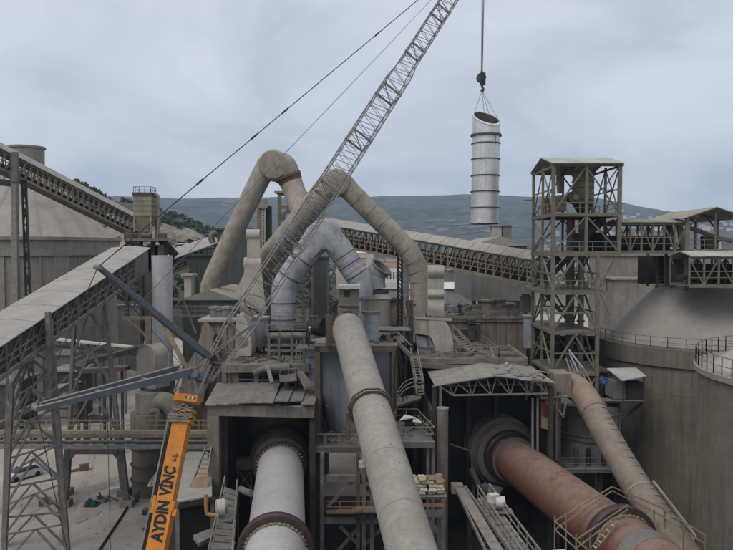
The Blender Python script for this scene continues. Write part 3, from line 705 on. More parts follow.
# ================================================================== FRAME TOWER (right of centre)
def X(px, D): return at(px, 250, D).x
def Z(py, D): return zat(py, D)
TY0, TY1 = 70.0, 78.4
xa, xb, xc, xm_ = X(553, TY0), X(598, TY0), X(619, TY0), X(586, TY0)
lv = [Z(p, TY0) for p in (163, 215, 254, 293, 333, 374)]     # roof eave, floors
t = thing('frame_tower', 'tall open olive steel tower with bracing and a flat gable roof right of centre', 'tower', ((xa + xc) / 2, (TY0 + TY1) / 2, 0))
S = 'steel_olive'
for y in (TY0, TY1):
    member(t, 'column', S, (xa, y, 0), (xa, y, lv[0]), 0.34 if y == TY0 else 0.26)
    member(t, 'column', S, (xb, y, 0), (xb, y, lv[2]), 0.34 if y == TY0 else 0.26)
    member(t, 'column', S, (xc, y, lv[2]), (xc, y, lv[0]), 0.34 if y == TY0 else 0.26)
    member(t, 'column', S, (xm_, y, lv[2]), (xm_, y, lv[0]), 0.26 if y == TY0 else 0.2)
for x in (xa, xc): member(t, 'column', S, (x, 74.2, lv[2]), (x, 74.2, lv[0]), 0.22)
member(t, 'column', S, (xa, 74.2, 0), (xa, 74.2, lv[2]), 0.24)
def floor_(z, x0, x1, th=0.3, name='platform', rl=True, y0=TY0, y1=TY1):
    for y in (y0, y1): member(t, 'floor_beam', S, (x0 - 0.2, y - 0.05, z), (x1 + 0.2, y - 0.05, z), 0.22, th)
    for x in (x0, x1): member(t, 'floor_beam', S, (x, y0, z), (x, y1, z), 0.22, th)
    n = 7
    for i in range(n):     # grating panels
        xx0 = x0 + (x1 - x0) * i / n; MB().box((xx0 + (x1 - x0) / n / 2, (y0 + y1) / 2, z + th / 2 + 0.03), ((x1 - x0) / n - 0.04, y1 - y0 - 0.1, 0.06)).build('grating', 'deck', t)
    if rl: railing(t, [(x0, y1, z + 0.2), (x0, y0, z + 0.2), (x1, y0, z + 0.2), (x1, y1, z + 0.2)], 1.0, 'rail_grey', step=1.2, t=0.05)
floor_(lv[1], xa, xc); floor_(lv[2], xa, xc, 0.42); floor_(lv[3], xa - 0.6, xb + 0.9, 0.32); floor_(lv[4], xa, xb, 0.3, rl=False); floor_(lv[5], xa, xb, 0.3, rl=False)
def X_(p, q, r_, s_, w=0.14): member(t, 'brace', S, p, q, w); member(t, 'brace', S, r_, s_, w)
for y in (TY0, TY1):
    for (x0, x1) in ((xa, xm_), (xm_, xc)):
        zb0, zt0 = lv[1] + 0.2, lv[0] - 0.2
        member(t, 'brace', S, (x0, y, zb0 if x0 == xa else zt0 - 0.3), (x1, y, zt0 if x0 == xa else zb0), 0.13)
        if x0 == xm_: member(t, 'brace', S, (x0 + 1.6, y, (zb0 + zt0) / 2), (x1, y, zt0), 0.11); member(t, 'strut', S, (x0 + 1.8, y, (zb0 + zt0) / 2 - .1), (x1, y, (zb0 + zt0) / 2 - .1), 0.12)
    member(t, 'brace', S, (xa, y, lv[2] + .2), (xm_, y, lv[1] - .1), 0.14); member(t, 'brace', S, (xm_, y, lv[1] - .1), (xc, y, lv[2] + .2), 0.14)
    xmm = (xa + xb) / 2
    for k in (3, 4, 5):
        zt0, zb0 = lv[k - 1] - .2, lv[k] + .15
        member(t, 'brace', S, (xmm, y, zt0), (xa, y, zb0), 0.17); member(t, 'brace', S, (xmm, y, zt0), (xb, y, zb0), 0.17)
    X_((xa, y, 0.3), (xb, y, lv[5] / 2), (xb, y, 0.3), (xa, y, lv[5] / 2)); X_((xa, y, lv[5] / 2), (xb, y, lv[5] - .2), (xb, y, lv[5] / 2), (xa, y, lv[5] - .2))
    member(t, 'strut', S, (xa, y, (lv[3] + lv[4]) / 2), (xb, y, (lv[3] + lv[4]) / 2), 0.14); member(t, 'strut', S, (xa, y, (lv[4] + lv[5]) / 2), (xb, y, (lv[4] + lv[5]) / 2), 0.14)
member(t, 'knee_brace', S, (xb, TY0, lv[3] + .3), (xc - .3, TY0, lv[2] - .3), 0.18); member(t, 'knee_brace', S, (xb, TY1, lv[3] + .3), (xc - .3, TY1, lv[2] - .3), 0.18)
member(t, 'knee_brace', S, (xb + 1.3, TY0, lv[3] - 2.2), (xb + .3, TY0 , lv[3] - .2), 0.12)
for x in (xa, xc):
    X_((x, TY0, lv[1] + .2), (x, 74.2, lv[0] - .2), (x, 74.2, lv[1] + .2), (x, TY0, lv[0] - .2), 0.1)
    member(t, 'brace', S, (x, 74.2, lv[0] - .2), (x, TY1, lv[1] + .2), 0.1); X_((x, TY0, lv[2] + .2), (x, TY1, lv[1] - .2), (x, TY1, lv[2] + .2), (x, TY0, lv[1] - .2), 0.12)
    member(t, 'strut', S, (x, TY0, (lv[0] + lv[1]) / 2), (x, TY1, (lv[0] + lv[1]) / 2), 0.12)
for x in (xa, xb):
    for k in (3, 4, 5):
        member(t, 'brace', S, (x, 74.2, lv[k - 1] - .2), (x, TY0, lv[k] + .15), 0.15); member(t, 'brace', S, (x, 74.2, lv[k - 1] - .2), (x, TY1, lv[k] + .15), 0.15)
        member(t, 'strut', S, (x, TY0, (lv[k - 1] + lv[k]) / 2), (x, TY1, (lv[k - 1] + lv[k]) / 2), 0.12)
# roof: ridge left to right
rx0, rx1 = xa - 0.25, xc + 0.35; ym = (TY0 + TY1) / 2; zr0 = lv[0] + 1.05
for i in range(8):
    u0, u1 = rx0 + (rx1 - rx0) * i / 8, rx0 + (rx1 - rx0) * (i + 1) / 8 - 0.02
    MB().slab([(u0, TY0 - 0.5, lv[0] - .02), (u1, TY0 - 0.5, lv[0] - .02), (u1, ym, zr0), (u0, ym, zr0)], 0.08).build('roof_sheet', 'roof_pale', t)
    MB().slab([(u0, ym, zr0), (u1, ym, zr0), (u1, TY1 + 0.6, lv[0] - .02), (u0, TY1 + 0.6, lv[0] - .02)], 0.08).build('roof_sheet', 'roof_pale', t)
for y in (TY0, TY1): member(t, 'eave_beam', S, (rx0, y, lv[0] - .18), (rx1, y, lv[0] - .18), 0.2, 0.3)
for x in (xa, xm_, xc):
    member(t, 'rafter', S, (x, TY0, lv[0] - .15), (x, ym, zr0 - .18), 0.14, 0.2); member(t, 'rafter', S, (x, TY1, lv[0] - .15), (x, ym, zr0 - .18), 0.14, 0.2)
    member(t, 'tie_beam', S, (x, TY0, lv[0] - .3), (x, TY1, lv[0] - .3), 0.14, 0.2)
member(t, 'lamp_arm', S, (xa - 1.0, TY1, lv[0] - 3), (xa, TY1, lv[0] - 3), 0.1); member(t, 'lamp_arm', S, (xc, TY0, lv[0] - 3.9), (xc + .5, TY0, lv[0] - 3.9), 0.1)
# stair flight inside
for (z0_, z1_, xx0, xx1) in ((lv[2], lv[1], xm_ + .4, xc - .4), (lv[3], lv[2], xa + .6, xb - .5), (lv[4], lv[3], xb - .5, xa + .6)):
    member(t, 'stair_stringer', 'steel_grey', (xx0, 76.6, z0_ + .2), (xx1, 76.6, z1_), 0.08, 0.3); member(t, 'stair_stringer', 'steel_grey', (xx0, 77.5, z0_ + .2), (xx1, 77.5, z1_), 0.08, 0.3)
# things inside tower
t = thing('bag_filter', 'yellowish ribbed filter vessel under the roof of the frame tower', 'filter', (X(582, 74), 74.4, lv[1] + .3))
fx, fy = X(583.5, 74), 74.4
MB().lathe((fx, fy, 0), [(1.1, lv[1] + 1.3), (1.1, Z(173, 74)), (.9, Z(171, 74)), (0, Z(171, 74))], n=8, smooth=False).build('vessel', 'clad_olive', t)
for k in range(5):
    MB().lathe((fx, fy, lv[1] + 1.7 + k * 0.62), [(1.1, 0), (1.18, 0), (1.18, .10), (1.1, .10)], n=8, smooth=False).build('stiffener', 'steel_olive', t)
MB().lathe((fx, fy, 0), [(0.5, lv[1] + .3), (1.08, lv[1] + 1.25)], n=8, smooth=False).build('hopper', 'clad_dark', t)
b = MB(); b.cyl((fx - 1.4, 73.4, lv[1] + 1.9), (fx - 1.4, 72.2, lv[1] + 1.9), 0.65); b.box((fx - 2.7, 73, lv[1] + 1.3), (.9, 1.5, 1.6)); b.build('fan', 'clad_brown', t)
MB().cyl((fx - 1.4, 72.15, lv[1] + 1.9), (fx - 1.4, 72.0, lv[1] + 1.9), 0.3).build('fan_inlet', 'rail_grey', t)
MB().tube([(fx - 2.2, 75, lv[1] + 2.5), (fx - 2.3, 75, lv[1] + 4.6), (fx - 1.6, 75, lv[1] + 5.2), (fx - .8, 75, lv[1] + 5.0)], 0.3, n=10, smooth_pts=3).build('pipe', 'rail_grey', t)
b = MB(); b.box((xa + .9, 76, lv[1] + .8), (1.0, 1.2, 1.1)).box((xa + .9, 76, lv[1] + 1.7), (.5, .6, .7)); b.build('drive', 'clad_brown', t)
for i, (p0, p1) in enumerate(((567, 575), (579, 585))):
    x0, x1 = X(p0, 74), X(p1, 74)
    t = thing('vertical_duct', 'left and wider of the two tall brown ducts inside the frame tower' if i == 0 else 'right and narrower tall brown duct inside the frame tower', 'duct', ((x0 + x1) / 2, 74, 0))
    MB().cyl(((x0 + x1) / 2, 74.2, 2), ((x0 + x1) / 2, 74.2, lv[1] - .3), (x1 - x0) / 2, n=20).build('pipe', 'clad_olive' if i else 'clad_brown', t)
    for k in range(9): MB().lathe(((x0 + x1) / 2, 74.2, lv[1] - 1.5 - k * 3.1), [((x1 - x0) / 2, 0), ((x1 - x0) / 2 + .1, 0), ((x1 - x0) / 2 + .1, .16), ((x1 - x0) / 2, .16)], n=20).build('flange', 'steel_brown', t)
t = thing('chute_duct', 'slanted dark chute running from the bridge down into the frame tower', 'duct', (X(600, 74), 74, lv[2]))
MB().bar((xc - .3, 74, lv[1] - .3), (xm_ - .2, 74, lv[2] + .8), .8, .8).build('chute', 'clad_dark', t)
MB().box((xc - 1.2, 75.6, lv[2] + 1.2), (2.4, 2.2, 2.0)).build('drive_housing', 'interior', t)
MB().bar((xm_ - 1, 76, lv[2] - .4), (xa - .2, 77.4, lv[3] + .5), .6, .6).build('lower_chute', 'clad_dark', t)

# ================================================================== SLOPING SUPPORT TOWERS ON THE LEFT
def lattice_tower(name, label, legs_top, legs_bot, levels, m='steel_grey', wl=0.35, wb=0.14, style='A', parent_z=0, group=None, htop=0.3):
    """legs given as [near-left, near-right, far-right, far-left] tops and bottoms"""
    c = sum((Vector(p) for p in legs_bot), Vector()) / len(legs_bot)
    t = thing(name, label, 'support tower', c, group); n = len(legs_top)
    P = lambda i, u: Vector(legs_bot[i]).lerp(Vector(legs_top[i]), u)
    for i in range(n): member(t, 'leg', m, P(i, 0), P(i, 1), wl)
    faces = [(i, (i + 1) % n) for i in range(n)] if n > 2 else [(0, 1)]
    for (i, j) in faces:
        for k in range(levels):
            u0, u1 = k / levels, (k + 1) / levels
            member(t, 'strut', m, P(i, u1), P(j, u1), wb)
            if style == 'A':
                mid = (P(i, u1) + P(j, u1)) / 2; member(t, 'brace', m, P(i, u0), mid, wb); member(t, 'brace', m, P(j, u0), mid, wb)
            elif style == 'X': member(t, 'brace', m, P(i, u0), P(j, u1), wb); member(t, 'brace', m, P(j, u0), P(i, u1), wb)
            else: member(t, 'brace', m, P(i, u0) if k % 2 else P(j, u0), P(j, u1) if k % 2 else P(i, u1), wb)
    return t
def V(px, py, D): return at(px, py, D)
def G0(v): return Vector((v.x, v.y, 0))
# front one, near leg lower left
lt = lattice_tower('lattice_trestle', 'grey lattice trestle with chevron bracing standing lowest at the left edge', [V(12, 385, 61), V(50, 320, 61), V(47, 340, 64.8), V(9, 372, 64.8)],
                   [G0(V(4, 565, 61)), G0(V(69, 565, 61)), G0(V(66, 545, 64.8)), G0(V(4, 545, 64.8))], 6, wl=0.34, wb=0.17)
pt = V(49, 316, 61); member(lt, 'head_post', 'steel_grey', V(51, 405, 60.7), V(48, 312, 60.7), 0.38)
# middle portal trestle
lt = lattice_tower('portal_trestle', 'tall grey trestle with a heavy portal frame at its foot behind the pipe bridge', [V(74, 322, 75), V(104, 300, 75), V(104, 300, 78.5), V(75, 315, 78.5)],
                   [V(69, 432, 75), V(119, 432, 75), V(117, 432, 78.5), V(70, 432, 78.5)], 3, wl=0.32, wb=0.2)
zt1 = Z(450, 75)
for (px0, px1, y) in ((69, 64.5, 75), (119, 127.5, 75), (70, 66, 78.5), (117, 124.5, 78.5)):
    a = V(px0, 432, y); b_ = G0(V(px1, 500, y)); member(lt, 'portal_leg', 'steel_grey', a, b_, 0.6, 0.5)
    MB().box(b_ + Vector((0, 0, 0.35)), (1.3, 1.3, 0.7)).build('footing', 'ring_concrete', lt)
for y in (75, 78.5):
    a, b_ = V(69, 451, y), V(120, 451, y); member(lt, 'portal_beam', 'steel_grey', a, b_, 0.5, 0.55)
    member(lt, 'knee_brace', 'steel_grey', V(67.5, 461, y), V(74, 453, y), 0.4); member(lt, 'knee_brace', 'steel_grey', V(121.5, 461, y), V(115, 453, y), 0.4)
# uppermost two posts under the upper gallery
t = thing('support_column', 'pale steel column carrying the upper left conveyor', 'column', G0(V(15, 250, 99)))
member(t, 'shaft', 'rail_grey', G0(V(14.5, 250, 99)), V(14.5, 166, 99), 0.75); member(t, 'head', 'steel_grey', V(14.5, 182, 98.7), V(14.5, 152, 98.7), 0.9, 0.4)
member(t, 'bracket', 'steel_grey', V(9, 170, 99), V(14.5, 182, 99), 0.3); member(t, 'bracket', 'steel_grey', V(20, 170, 99), V(14.5, 182, 99), 0.3)
t = lattice_tower('lattice_mast', 'narrow dark lattice mast beside the pale column under the upper left conveyor', [V(22, 180, 100), V(26, 180, 100), V(25.5, 182, 101.4), V(22, 182, 101.4)],
                  [G0(V(28, 250, 100)), G0(V(33, 250, 100)), G0(V(33, 250, 101.4)), G0(V(28, 250, 101.4))], 12, m='steel_dark', wl=0.22, wb=0.12, style='Z')
t = thing('steel_bridge', 'dark steel bridge ending at the pale column at the left edge', 'bridge', V(-20, 190, 103))
member(t, 'girder', 'steel_dark', V(-30, 178, 103), V(13, 184, 103), 0.3, 0.9); member(t, 'girder', 'steel_dark', V(-30, 168, 105), V(13, 174, 105), 0.2, 0.3)
for i in range(6): member(t, 'post', 'steel_dark', V(-26 + i * 7.5, 168, 104), V(-26 + i * 7.5, 180, 104), 0.14)

# ================================================================== SMALL FILTER TOWER AND TRANSFER STATION (left)
t = thing('transfer_station', 'dark steel transfer station where the left conveyors meet behind the white stack', 'building', G0(V(152, 300, 108)))
D_ = 108
member(t, 'roof_beam', 'steel_dark', V(125, 240, D_), V(168, 240, D_), 0.5, 0.55)
MB().hexa([V(126, 241, D_ - 2), V(168, 241, D_ - 2), V(166, 241, D_ + 4), V(128, 241, D_ + 4), V(126, 238.5, D_ - 2), V(168, 238.5, D_ - 2), V(166, 238.5, D_ + 4), V(128, 238.5, D_ + 4)]).build('deck', 'deck', t)
for px in (141, 153, 166): member(t, 'column', 'steel_dark', G0(V(px, 240, D_)), V(px, 240, D_), 0.5)
member(t, 'hanger', 'steel_dark', V(127, 318, D_), V(127, 240, D_), 0.4)
MB().hexa([V(142, 330, D_), V(158, 330, D_), V(158, 330, D_ + 3), V(142, 330, D_ + 3), V(142, 246, D_), V(158, 246, D_), V(158, 246, D_ + 3), V(142, 246, D_ + 3)]).build('lift_shaft', 'clad_dark', t)
MB().box(V(158, 258, D_ + 1), (2.4, 2, 4)).build('bin', 'clad_grey', t)
member(t, 'platform_beam', 'steel_olive', V(122, 318, D_ - 2), V(172, 318, D_ - 2), 0.3, 0.5)
member(t, 'knee_brace', 'steel_olive', V(128, 318, D_ - 2), V(146, 336, D_ - 2), 0.35); member(t, 'brace', 'steel_dark', V(124, 318, D_), V(142, 296, D_), 0.2); member(t, 'brace', 'steel_dark', V(142, 318, D_), V(122, 296, D_), 0.2)
member(t, 'lower_column', 'steel_olive', G0(V(149, 340, D_ - 2)), V(149, 318, D_ - 2), 0.9)
railing(t, [V(122, 316, D_ - 2), V(140, 316, D_ - 2)], 1.1, 'rail_grey')
railing(t, [V(127, 237.6, D_ - 2), V(168, 237.6, D_ - 2)], 1.1, 'rail_grey', step=1.5)
for i in range(4):
    y0 = 296 - i * 8; member(t, 'brace', 'steel_dark', V(126, y0 + 8, D_), V(141, y0, D_), 0.18)
    member(t, 'strut', 'steel_dark', V(127, y0, D_), V(142, y0, D_), 0.2)
for i in range(5): member(t, 'stair', 'steel_dark', V(158 + i * 3.5, 236 + i * 4, D_ + 2), V(162 + i * 3.5, 240 + i * 4, D_ + 2), 0.5, 1.2)
t = thing('filter_tower', 'small bin tower with railing and side pipe on top of the transfer station', 'filter', V(145, 238, 109))
cx_, cy_ = V(144, 210, 109).x, 109.5; zz_ = lambda p: Z(p, 109)
MB().box((cx_, cy_, (zz_(193.5) + zz_(217)) / 2), (2.7, 2.7, zz_(193.5) - zz_(217))).build('casing', 'clad_olive', t)
MB().box((cx_, cy_, zz_(194.5)), (2.95, 2.95, .5)).build('top_band', 'clad_dark', t)
for k in range(4): MB().box((cx_, cy_, zz_(216 - 5.0 * k)), (2.8, 2.8, .12)).build('stiffener', 'steel_olive', t)
MB().hexa([(cx_ - .5, cy_ - .5, zz_(232)), (cx_ + .5, cy_ - .5, zz_(232)), (cx_ + .5, cy_ + .5, zz_(232)), (cx_ - .5, cy_ + .5, zz_(232)), (cx_ - 1.3, cy_ - 1.3, zz_(217.2)), (cx_ + 1.3, cy_ - 1.3, zz_(217.2)), (cx_ + 1.3, cy_ + 1.3, zz_(217.2)), (cx_ - 1.3, cy_ + 1.3, zz_(217.2))]).build('hopper', 'clad_olive', t)
for (i, j) in ((-1, -1), (1, -1), (1, 1), (-1, 1)): member(t, 'leg', 'rail_yellow' if j < 0 else 'steel_olive', (cx_ + 1.25 * i, cy_ + 1.25 * j, zz_(238)), (cx_ + 1.25 * i, cy_ + 1.25 * j, zz_(217)), 0.2)
q = [(cx_ - 1.3, cy_ + 1.3, zz_(193.4)), (cx_ - 1.3, cy_ - 1.3, zz_(193.4)), (cx_ + 1.3, cy_ - 1.3, zz_(193.4)), (cx_ + 1.3, cy_ + 1.3, zz_(193.4))]; railing(t, q + [q[0]], 0.95, 'rail_grey', step=.9)
MB().tube([(cx_ + .8, cy_, zz_(195)), (cx_ + 1.5, cy_, zz_(194.2)), (cx_ + 2.0, cy_, zz_(197)), (cx_ + 2.05, cy_, zz_(210)), (cx_ + 1.9, cy_, zz_(234))], 0.27, n=12, smooth_pts=4).build('pipe', 'clad_olive', t)
b = MB(); b.box((cx_ - 1.8, cy_ - 2, zz_(236)), (1.2, 1.2, 1.2)).box((cx_ + 3, cy_ - 2, zz_(236.5)), (1.4, 1.2, .9)).cyl((cx_ + .2, cy_ - 2.2, zz_(236)), (cx_ + 1.6, cy_ - 2.2, zz_(236)), .45); b.build('drive', 'steel_brown', t)

# white stack
D_ = 83; p = V(162, 256, D_)
t = thing('white_stack', 'plain white vertical cylinder standing behind the fan casing at the left', 'stack', (p.x, D_, Z(366, D_)))
MB().cyl((p.x, D_, Z(366, D_)), (p.x, D_, Z(255.5, D_)), 1.16, n=40).build('shell', 'stack_white', t)
for py in (283, 311, 339): MB().lathe((p.x, D_, Z(py, D_)), [(1.16, 0), (1.18, 0), (1.18, .05), (1.16, .05)], n=40).build('seam', 'stack_white', t)
MB().cyl((p.x, D_, 0), (p.x, D_, Z(366.3, D_)), 1.35, n=30).build('base', 'old_concrete', t)

# fan casing with the ducts below
D_ = 78; t = thing('fan', 'beige D-shaped fan casing on a round duct stack left of the crane', 'fan', G0(V(150, 480, D_)))
def scroll(px0, px1, y0, y1, D, depth, lab_m):
    c = V((px0 + px1) / 2, (y0 + y1) / 2, D); rad = (V(px1, 0, D).x - V(px0, 0, D).x) / 2; zb0 = Z(y1, D); zc = Z(y0, D) - rad
    pr = [(c.x + rad, zb0)] + [(c.x + rad * math.cos(a), zc + rad * math.sin(a)) for a in [math.pi * k / 14 for k in range(15)]] + [(c.x - rad, zb0)]
    return c, rad, zc, pr
c, rad, zc, pr = scroll(138, 162, 345, 388, D_, 2.2, '')
M3 = Matrix.Rotation(R(-28), 3, 'Z')
rot = lambda v: Vector((c.x, D_ + 1, 0)) + M3 @ (Vector(v) - Vector((c.x, D_ + 1, 0)))
b = MB(); n = len(pr); q = [rot((x, D_, z)) for x, z in pr] + [rot((x, D_ + 2.1, z)) for x, z in pr]
b.add(q, [(i, (i + 1) % n, n + (i + 1) % n, n + i) for i in range(n)], True); b.add(q[:n], [tuple(range(n))]); b.add(q[n:], [tuple(range(n - 1, -1, -1))])
b.build('casing', 'duct_pale', t)
for k in (0, 2.1):
    b = MB()
    for i in range(n - 1):
        b.bar(rot((pr[i][0], D_ + k, pr[i][1])), rot((pr[i + 1][0], D_ + k, pr[i + 1][1])), .16, .1)
    b.build('edge_angle', 'duct_pale', t)
MB().cyl(rot((c.x + .1, D_ + 2.12, zc)), rot((c.x + .1, D_ + 2.5, zc)), .75, .65, n=20).build('inlet', 'clad_grey', t)
MB().cyl(V(147, 392, D_), V(147, 412, D_), 1.25, n=28).build('neck', 'duct_pale', t)
MB().tube([V(150, 412, D_), V(158, 402, D_), V(170, 404, D_), V(176, 418, D_), V(172, 436, D_)], 1.05, n=20, smooth_pts=4).build('elbow', 'duct_beige', t)
MB().cyl(V(149, 412, D_ + .3), V(149, 430, D_ + .3), 1.95, n=28).build('drum', 'duct_beige', t)
MB().cyl(G0(V(149, 485, D_ + 1)), V(149, 447, D_ + 1), 1.85, n=36).build('lower_drum', 'silo_concrete', t)
MB().cyl(V(149, 447, D_ + 1), V(149, 430, D_ + 1), 1.5, n=28).build('collar', 'clad_grey', t)
for py in (413, 430, 447, 463, 478): MB().lathe((V(149, py, D_ + 1).x, D_ + 1, Z(py, D_ + 1)), [(1.86, 0), (2.0, 0), (2.0, .1), (1.86, .1)], n=36).build('flange', 'clad_dark', t)
MB().tube([V(151, 412, 76), V(157, 411, 76), V(158, 418, 76), V(157, 428, 76)], .3, n=12, smooth_pts=3).build('pipe', 'rail_grey', t)

# pipe bridge
D_ = 71; t = thing('pipe_bridge', 'long horizontal pipe bridge with yellow handrails crossing the yard at the lower left', 'bridge', V(90, 450, D_))
xl_, xr_ = V(-60, 0, D_).x, V(214, 0, D_).x
for (py, m_, w_) in ((436, 'rail_grey', .45), (441, 'steel_grey', .3)): MB().cyl((xl_, D_, Z(py, D_)), (xr_, D_, Z(py, D_)), w_ / 2, n=12).build('pipe', m_, t)
MB().cyl((xl_, D_ + 1.0, Z(435, D_)), (xr_, D_ + 1.0, Z(435, D_)), .3, n=12).build('pipe', 'rail_grey', t)
member(t, 'girder', 'rail_grey', (xl_, D_ - .2, Z(446, D_)), (xr_, D_ - .2, Z(446, D_)), .2, .42); member(t, 'girder', 'steel_grey', (xl_, D_ + 2, Z(447, D_)), (xr_, D_ + 2, Z(447, D_)), .2, .4)
n = 24
for i in range(n):
    x0 = xl_ + (xr_ - xl_) * i / n; x1 = xl_ + (xr_ - xl_) * (i + 1) / n
    member(t, 'brace', 'steel_grey', (x0, D_ + .6, Z(442.5, D_)), (x1, D_ + .6, Z(445, D_)), .12); member(t, 'crossbeam', 'steel_dark', (x0, D_ - .2, Z(443, D_)), (x0, D_ + 2, Z(443, D_)), .12)
    MB().box(((x0 + x1) / 2, D_ + 2.2, Z(434, D_ + 2)), (x1 - x0 - .05, .9, .08)).build('walkway_plate', 'deck', t)
b = MB()
for py in (424.5, 429.5):
    b.bar((xl_, D_ + 1.8, Z(py, D_)), (xr_, D_ + 1.8, Z(py, D_)), .1)
for i in range(n + 1):
    x0 = xl_ + (xr_ - xl_) * i / n; b.bar((x0, D_ + 1.8, Z(424.5, D_)), (x0, D_ + 1.8, Z(434, D_)), .09)
b.build('handrail', 'rail_yellow', t)
b = MB(); b.bar((xl_, D_ - .3, Z(431.5, D_)), (xr_, D_ - .3, Z(431.5, D_)), .12, .3); b.build('kick_plate', 'rail_yellow', t)
for px in (-30, 205): member(t, 'support_leg', 'steel_grey', G0(V(px, 450, D_ + 1)), V(px, 447, D_ + 1), .45)

# ================================================================== BIG DUCTS
def rings(t, path, r, every, m, w=.22, out=.09, skip=0, n=28):
    P = [Vector(p) for p in path]
    for a, b_ in zip(P[:-1], P[1:]):
        d = (b_ - a); k = max(1, int(d.length / every))
        for i in range(k):
            p = a.lerp(b_, (i + .5) / k); MB().lathe(p, [(r, 0), (r + out, 0), (r + out, w), (r, w)], n=n, axis=d).build('hoop', m, t)
# duct 1 (leftmost arch)
D1 = 96; t = thing('arched_duct', 'tallest beige arched duct with round head and red band left of the crane boom', 'duct', V(208, 292, D1))
MB().tube([V(214, 320, D1), V(209, 293, D1), V(212, 280, D1), V(222, 258, D1), V(247, 205, D1), V(268, 163, D1)], [1.2, 1.2, 1.22, 1.25, 1.3, 1.4], n=28, smooth_pts=5).build('left_leg', 'duct_beige', t)
pc = V(274.5, 166, D1); b = MB(); b.lathe(pc + Vector((0, -1.75, 0)), [(0, 0.1), (1.2, 0.0), (1.8, .15), (2.02, .5), (2.05, 1.7), (2.02, 2.9), (1.8, 3.3), (1.2, 3.45), (0, 3.4)], n=32, axis=(0, 1, 0)); b.build('head', 'duct_beige', t)
MB().tube([V(277, 166, D1), V(284, 168, D1), V(291, 182, D1), V(296, 196, D1 - 1), V(303, 215, D1 - 3), V(303, 235, D1 - 6)], [1.9, 1.8, 1.5, 1.45, 1.5, 1.7], n=28, smooth_pts=5).build('right_leg', 'duct_beige', t)
p, q = V(289.5, 178.5, D1), V(290.8, 181.5, D1); MB().cyl(p, q, 1.6, n=28).build('red_band', 'red_band', t)
p, q = V(287.8, 175.8, D1), V(288.8, 178.2, D1); MB().cyl(p, q, 1.78, n=28).build('flange', 'steel_brown', t)
rings(t, [V(222, 258, D1), V(247, 205, D1), V(264, 170, D1)], 1.25, 2.6, 'duct_beige', .07, .05)
# duct 2
D2 = 80; t = thing('arched_duct', 'beige arched duct crossing behind the crane boom and bending down at its right', 'duct', V(337, 178, D2))
MB().tube([V(243, 300, D2 + 4), V(251, 283, D2 + 4), V(262, 266, D2 + 3), V(283, 240, D2 + 2), V(312, 206, D2), V(330, 183, D2)], [1.2, 1.2, 1.25, 1.3, 1.3, 1.3], n=28, smooth_pts=5).build('left_leg', 'duct_beige', t)
b = MB(); b.lathe(V(337, 183, D2) + Vector((0, -1.3, 0)), [(0, 0), (1.25, 0), (1.42, .1), (1.5, .35), (1.5, 2.3), (1.4, 2.5), (1.25, 2.6), (0, 2.6)], n=28, axis=(0, 1, 0)); b.build('head', 'duct_beige', t)
path2 = [V(342, 183, D2), V(352, 193, D2), V(376, 217, D2), V(400, 241, D2), V(412, 256, D2), V(419.5, 275, D2), V(421, 300, D2), V(420, 312, D2)]
MB().tube(path2, [1.3, 1.1, 1.1, 1.12, 1.15, 1.15, 1.2, 1.2], n=28, smooth_pts=5).build('right_leg', 'duct_beige', t)
rings(t, path2[3:7], 1.14, 1.1, 'duct_beige', .1, .05)
rings(t, path2[1:4], 1.1, 1.8, 'duct_beige', .07, .045); rings(t, [V(262, 266, D2 + 3), V(283, 240, D2 + 2), V(312, 206, D2)], 1.29, 2.2, 'duct_beige', .07, .045)
# pale square stack + hopper left of the boom foot of duct 2
t = thing('pale_duct_column', 'pale round-topped duct column with a tapered hopper left of the crane boom', 'duct', V(256, 345, 79))
MB().cyl(V(246.5, 235, 79), V(260, 235, 79), .62, n=20).build('cap', 'duct_pale', t)
MB().hexa([V(247, 262, 78.6), V(260, 262, 78.6), V(260, 262, 80.4), V(247, 262, 80.4), V(247, 234, 78.6), V(260, 234, 78.6), V(260, 234, 80.4), V(247, 234, 80.4)]).build('neck', 'duct_pale', t)
MB().cyl(V(244.5, 264, 79), V(261.5, 264, 79), .75, n=20).build('shoulder', 'duct_pale', t)
MB().hexa([V(240, 302, 78), V(267, 320, 78), V(267, 320, 81), V(240, 302, 81), V(245, 265, 78), V(261, 265, 78), V(261, 265, 81), V(245, 265, 81)]).build('body', 'duct_pale', t)
MB().hexa([V(240, 345, 78), V(268, 345, 78), V(268, 345, 81), V(240, 345, 81), V(240, 302.5, 78), V(266.5, 315, 78), V(266.5, 315, 81), V(240, 302.5, 81)]).build('lower_body', 'duct_beige', t)
# blue duct 3
D3 = 76; t = thing('blue_duct', 'light blue-grey banded duct bent like an elbow behind the crane boom', 'duct', V(283, 328, D3))
L3 = [V(283.5, 328, D3), V(283.5, 295, D3), V(285, 285, D3), V(294, 270, D3), V(310, 250, D3), V(320, 240, D3)]
MB().tube(L3, 1.27, n=32, smooth_pts=4).build('left_leg', 'duct_blue', t)
R3 = [V(332, 240, D3), V(341, 251, D3), V(352, 268, D3), V(360, 281, D3), V(361, 296, D3)]
MB().tube(R3, [1.35, 1.32, 1.3, 1.3, 1.25], n=32, smooth_pts=4).build('right_leg', 'duct_blue', t)
b = MB(); hx = [(303, 251), (299, 243), (308, 228), (317, 221), (326, 218.5), (335, 221), (341, 228), (344, 240), (345, 250), (336, 257), (327, 250), (322, 251), (311, 262)]
ctr = Vector((V(323, 238, D3).x, 0, V(323, 238, D3).z)); loops = []
for (dy_, k_) in ((-1.35, .55), (-1.2, .86), (-.8, 1.0), (.8, 1.0), (1.2, .86), (1.35, .55)):
    loops += [Vector((ctr.x + (V(x, y, D3).x - ctr.x) * k_, D3 + dy_, ctr.z + (V(x, y, D3).z - ctr.z) * k_)) for x, y in hx]
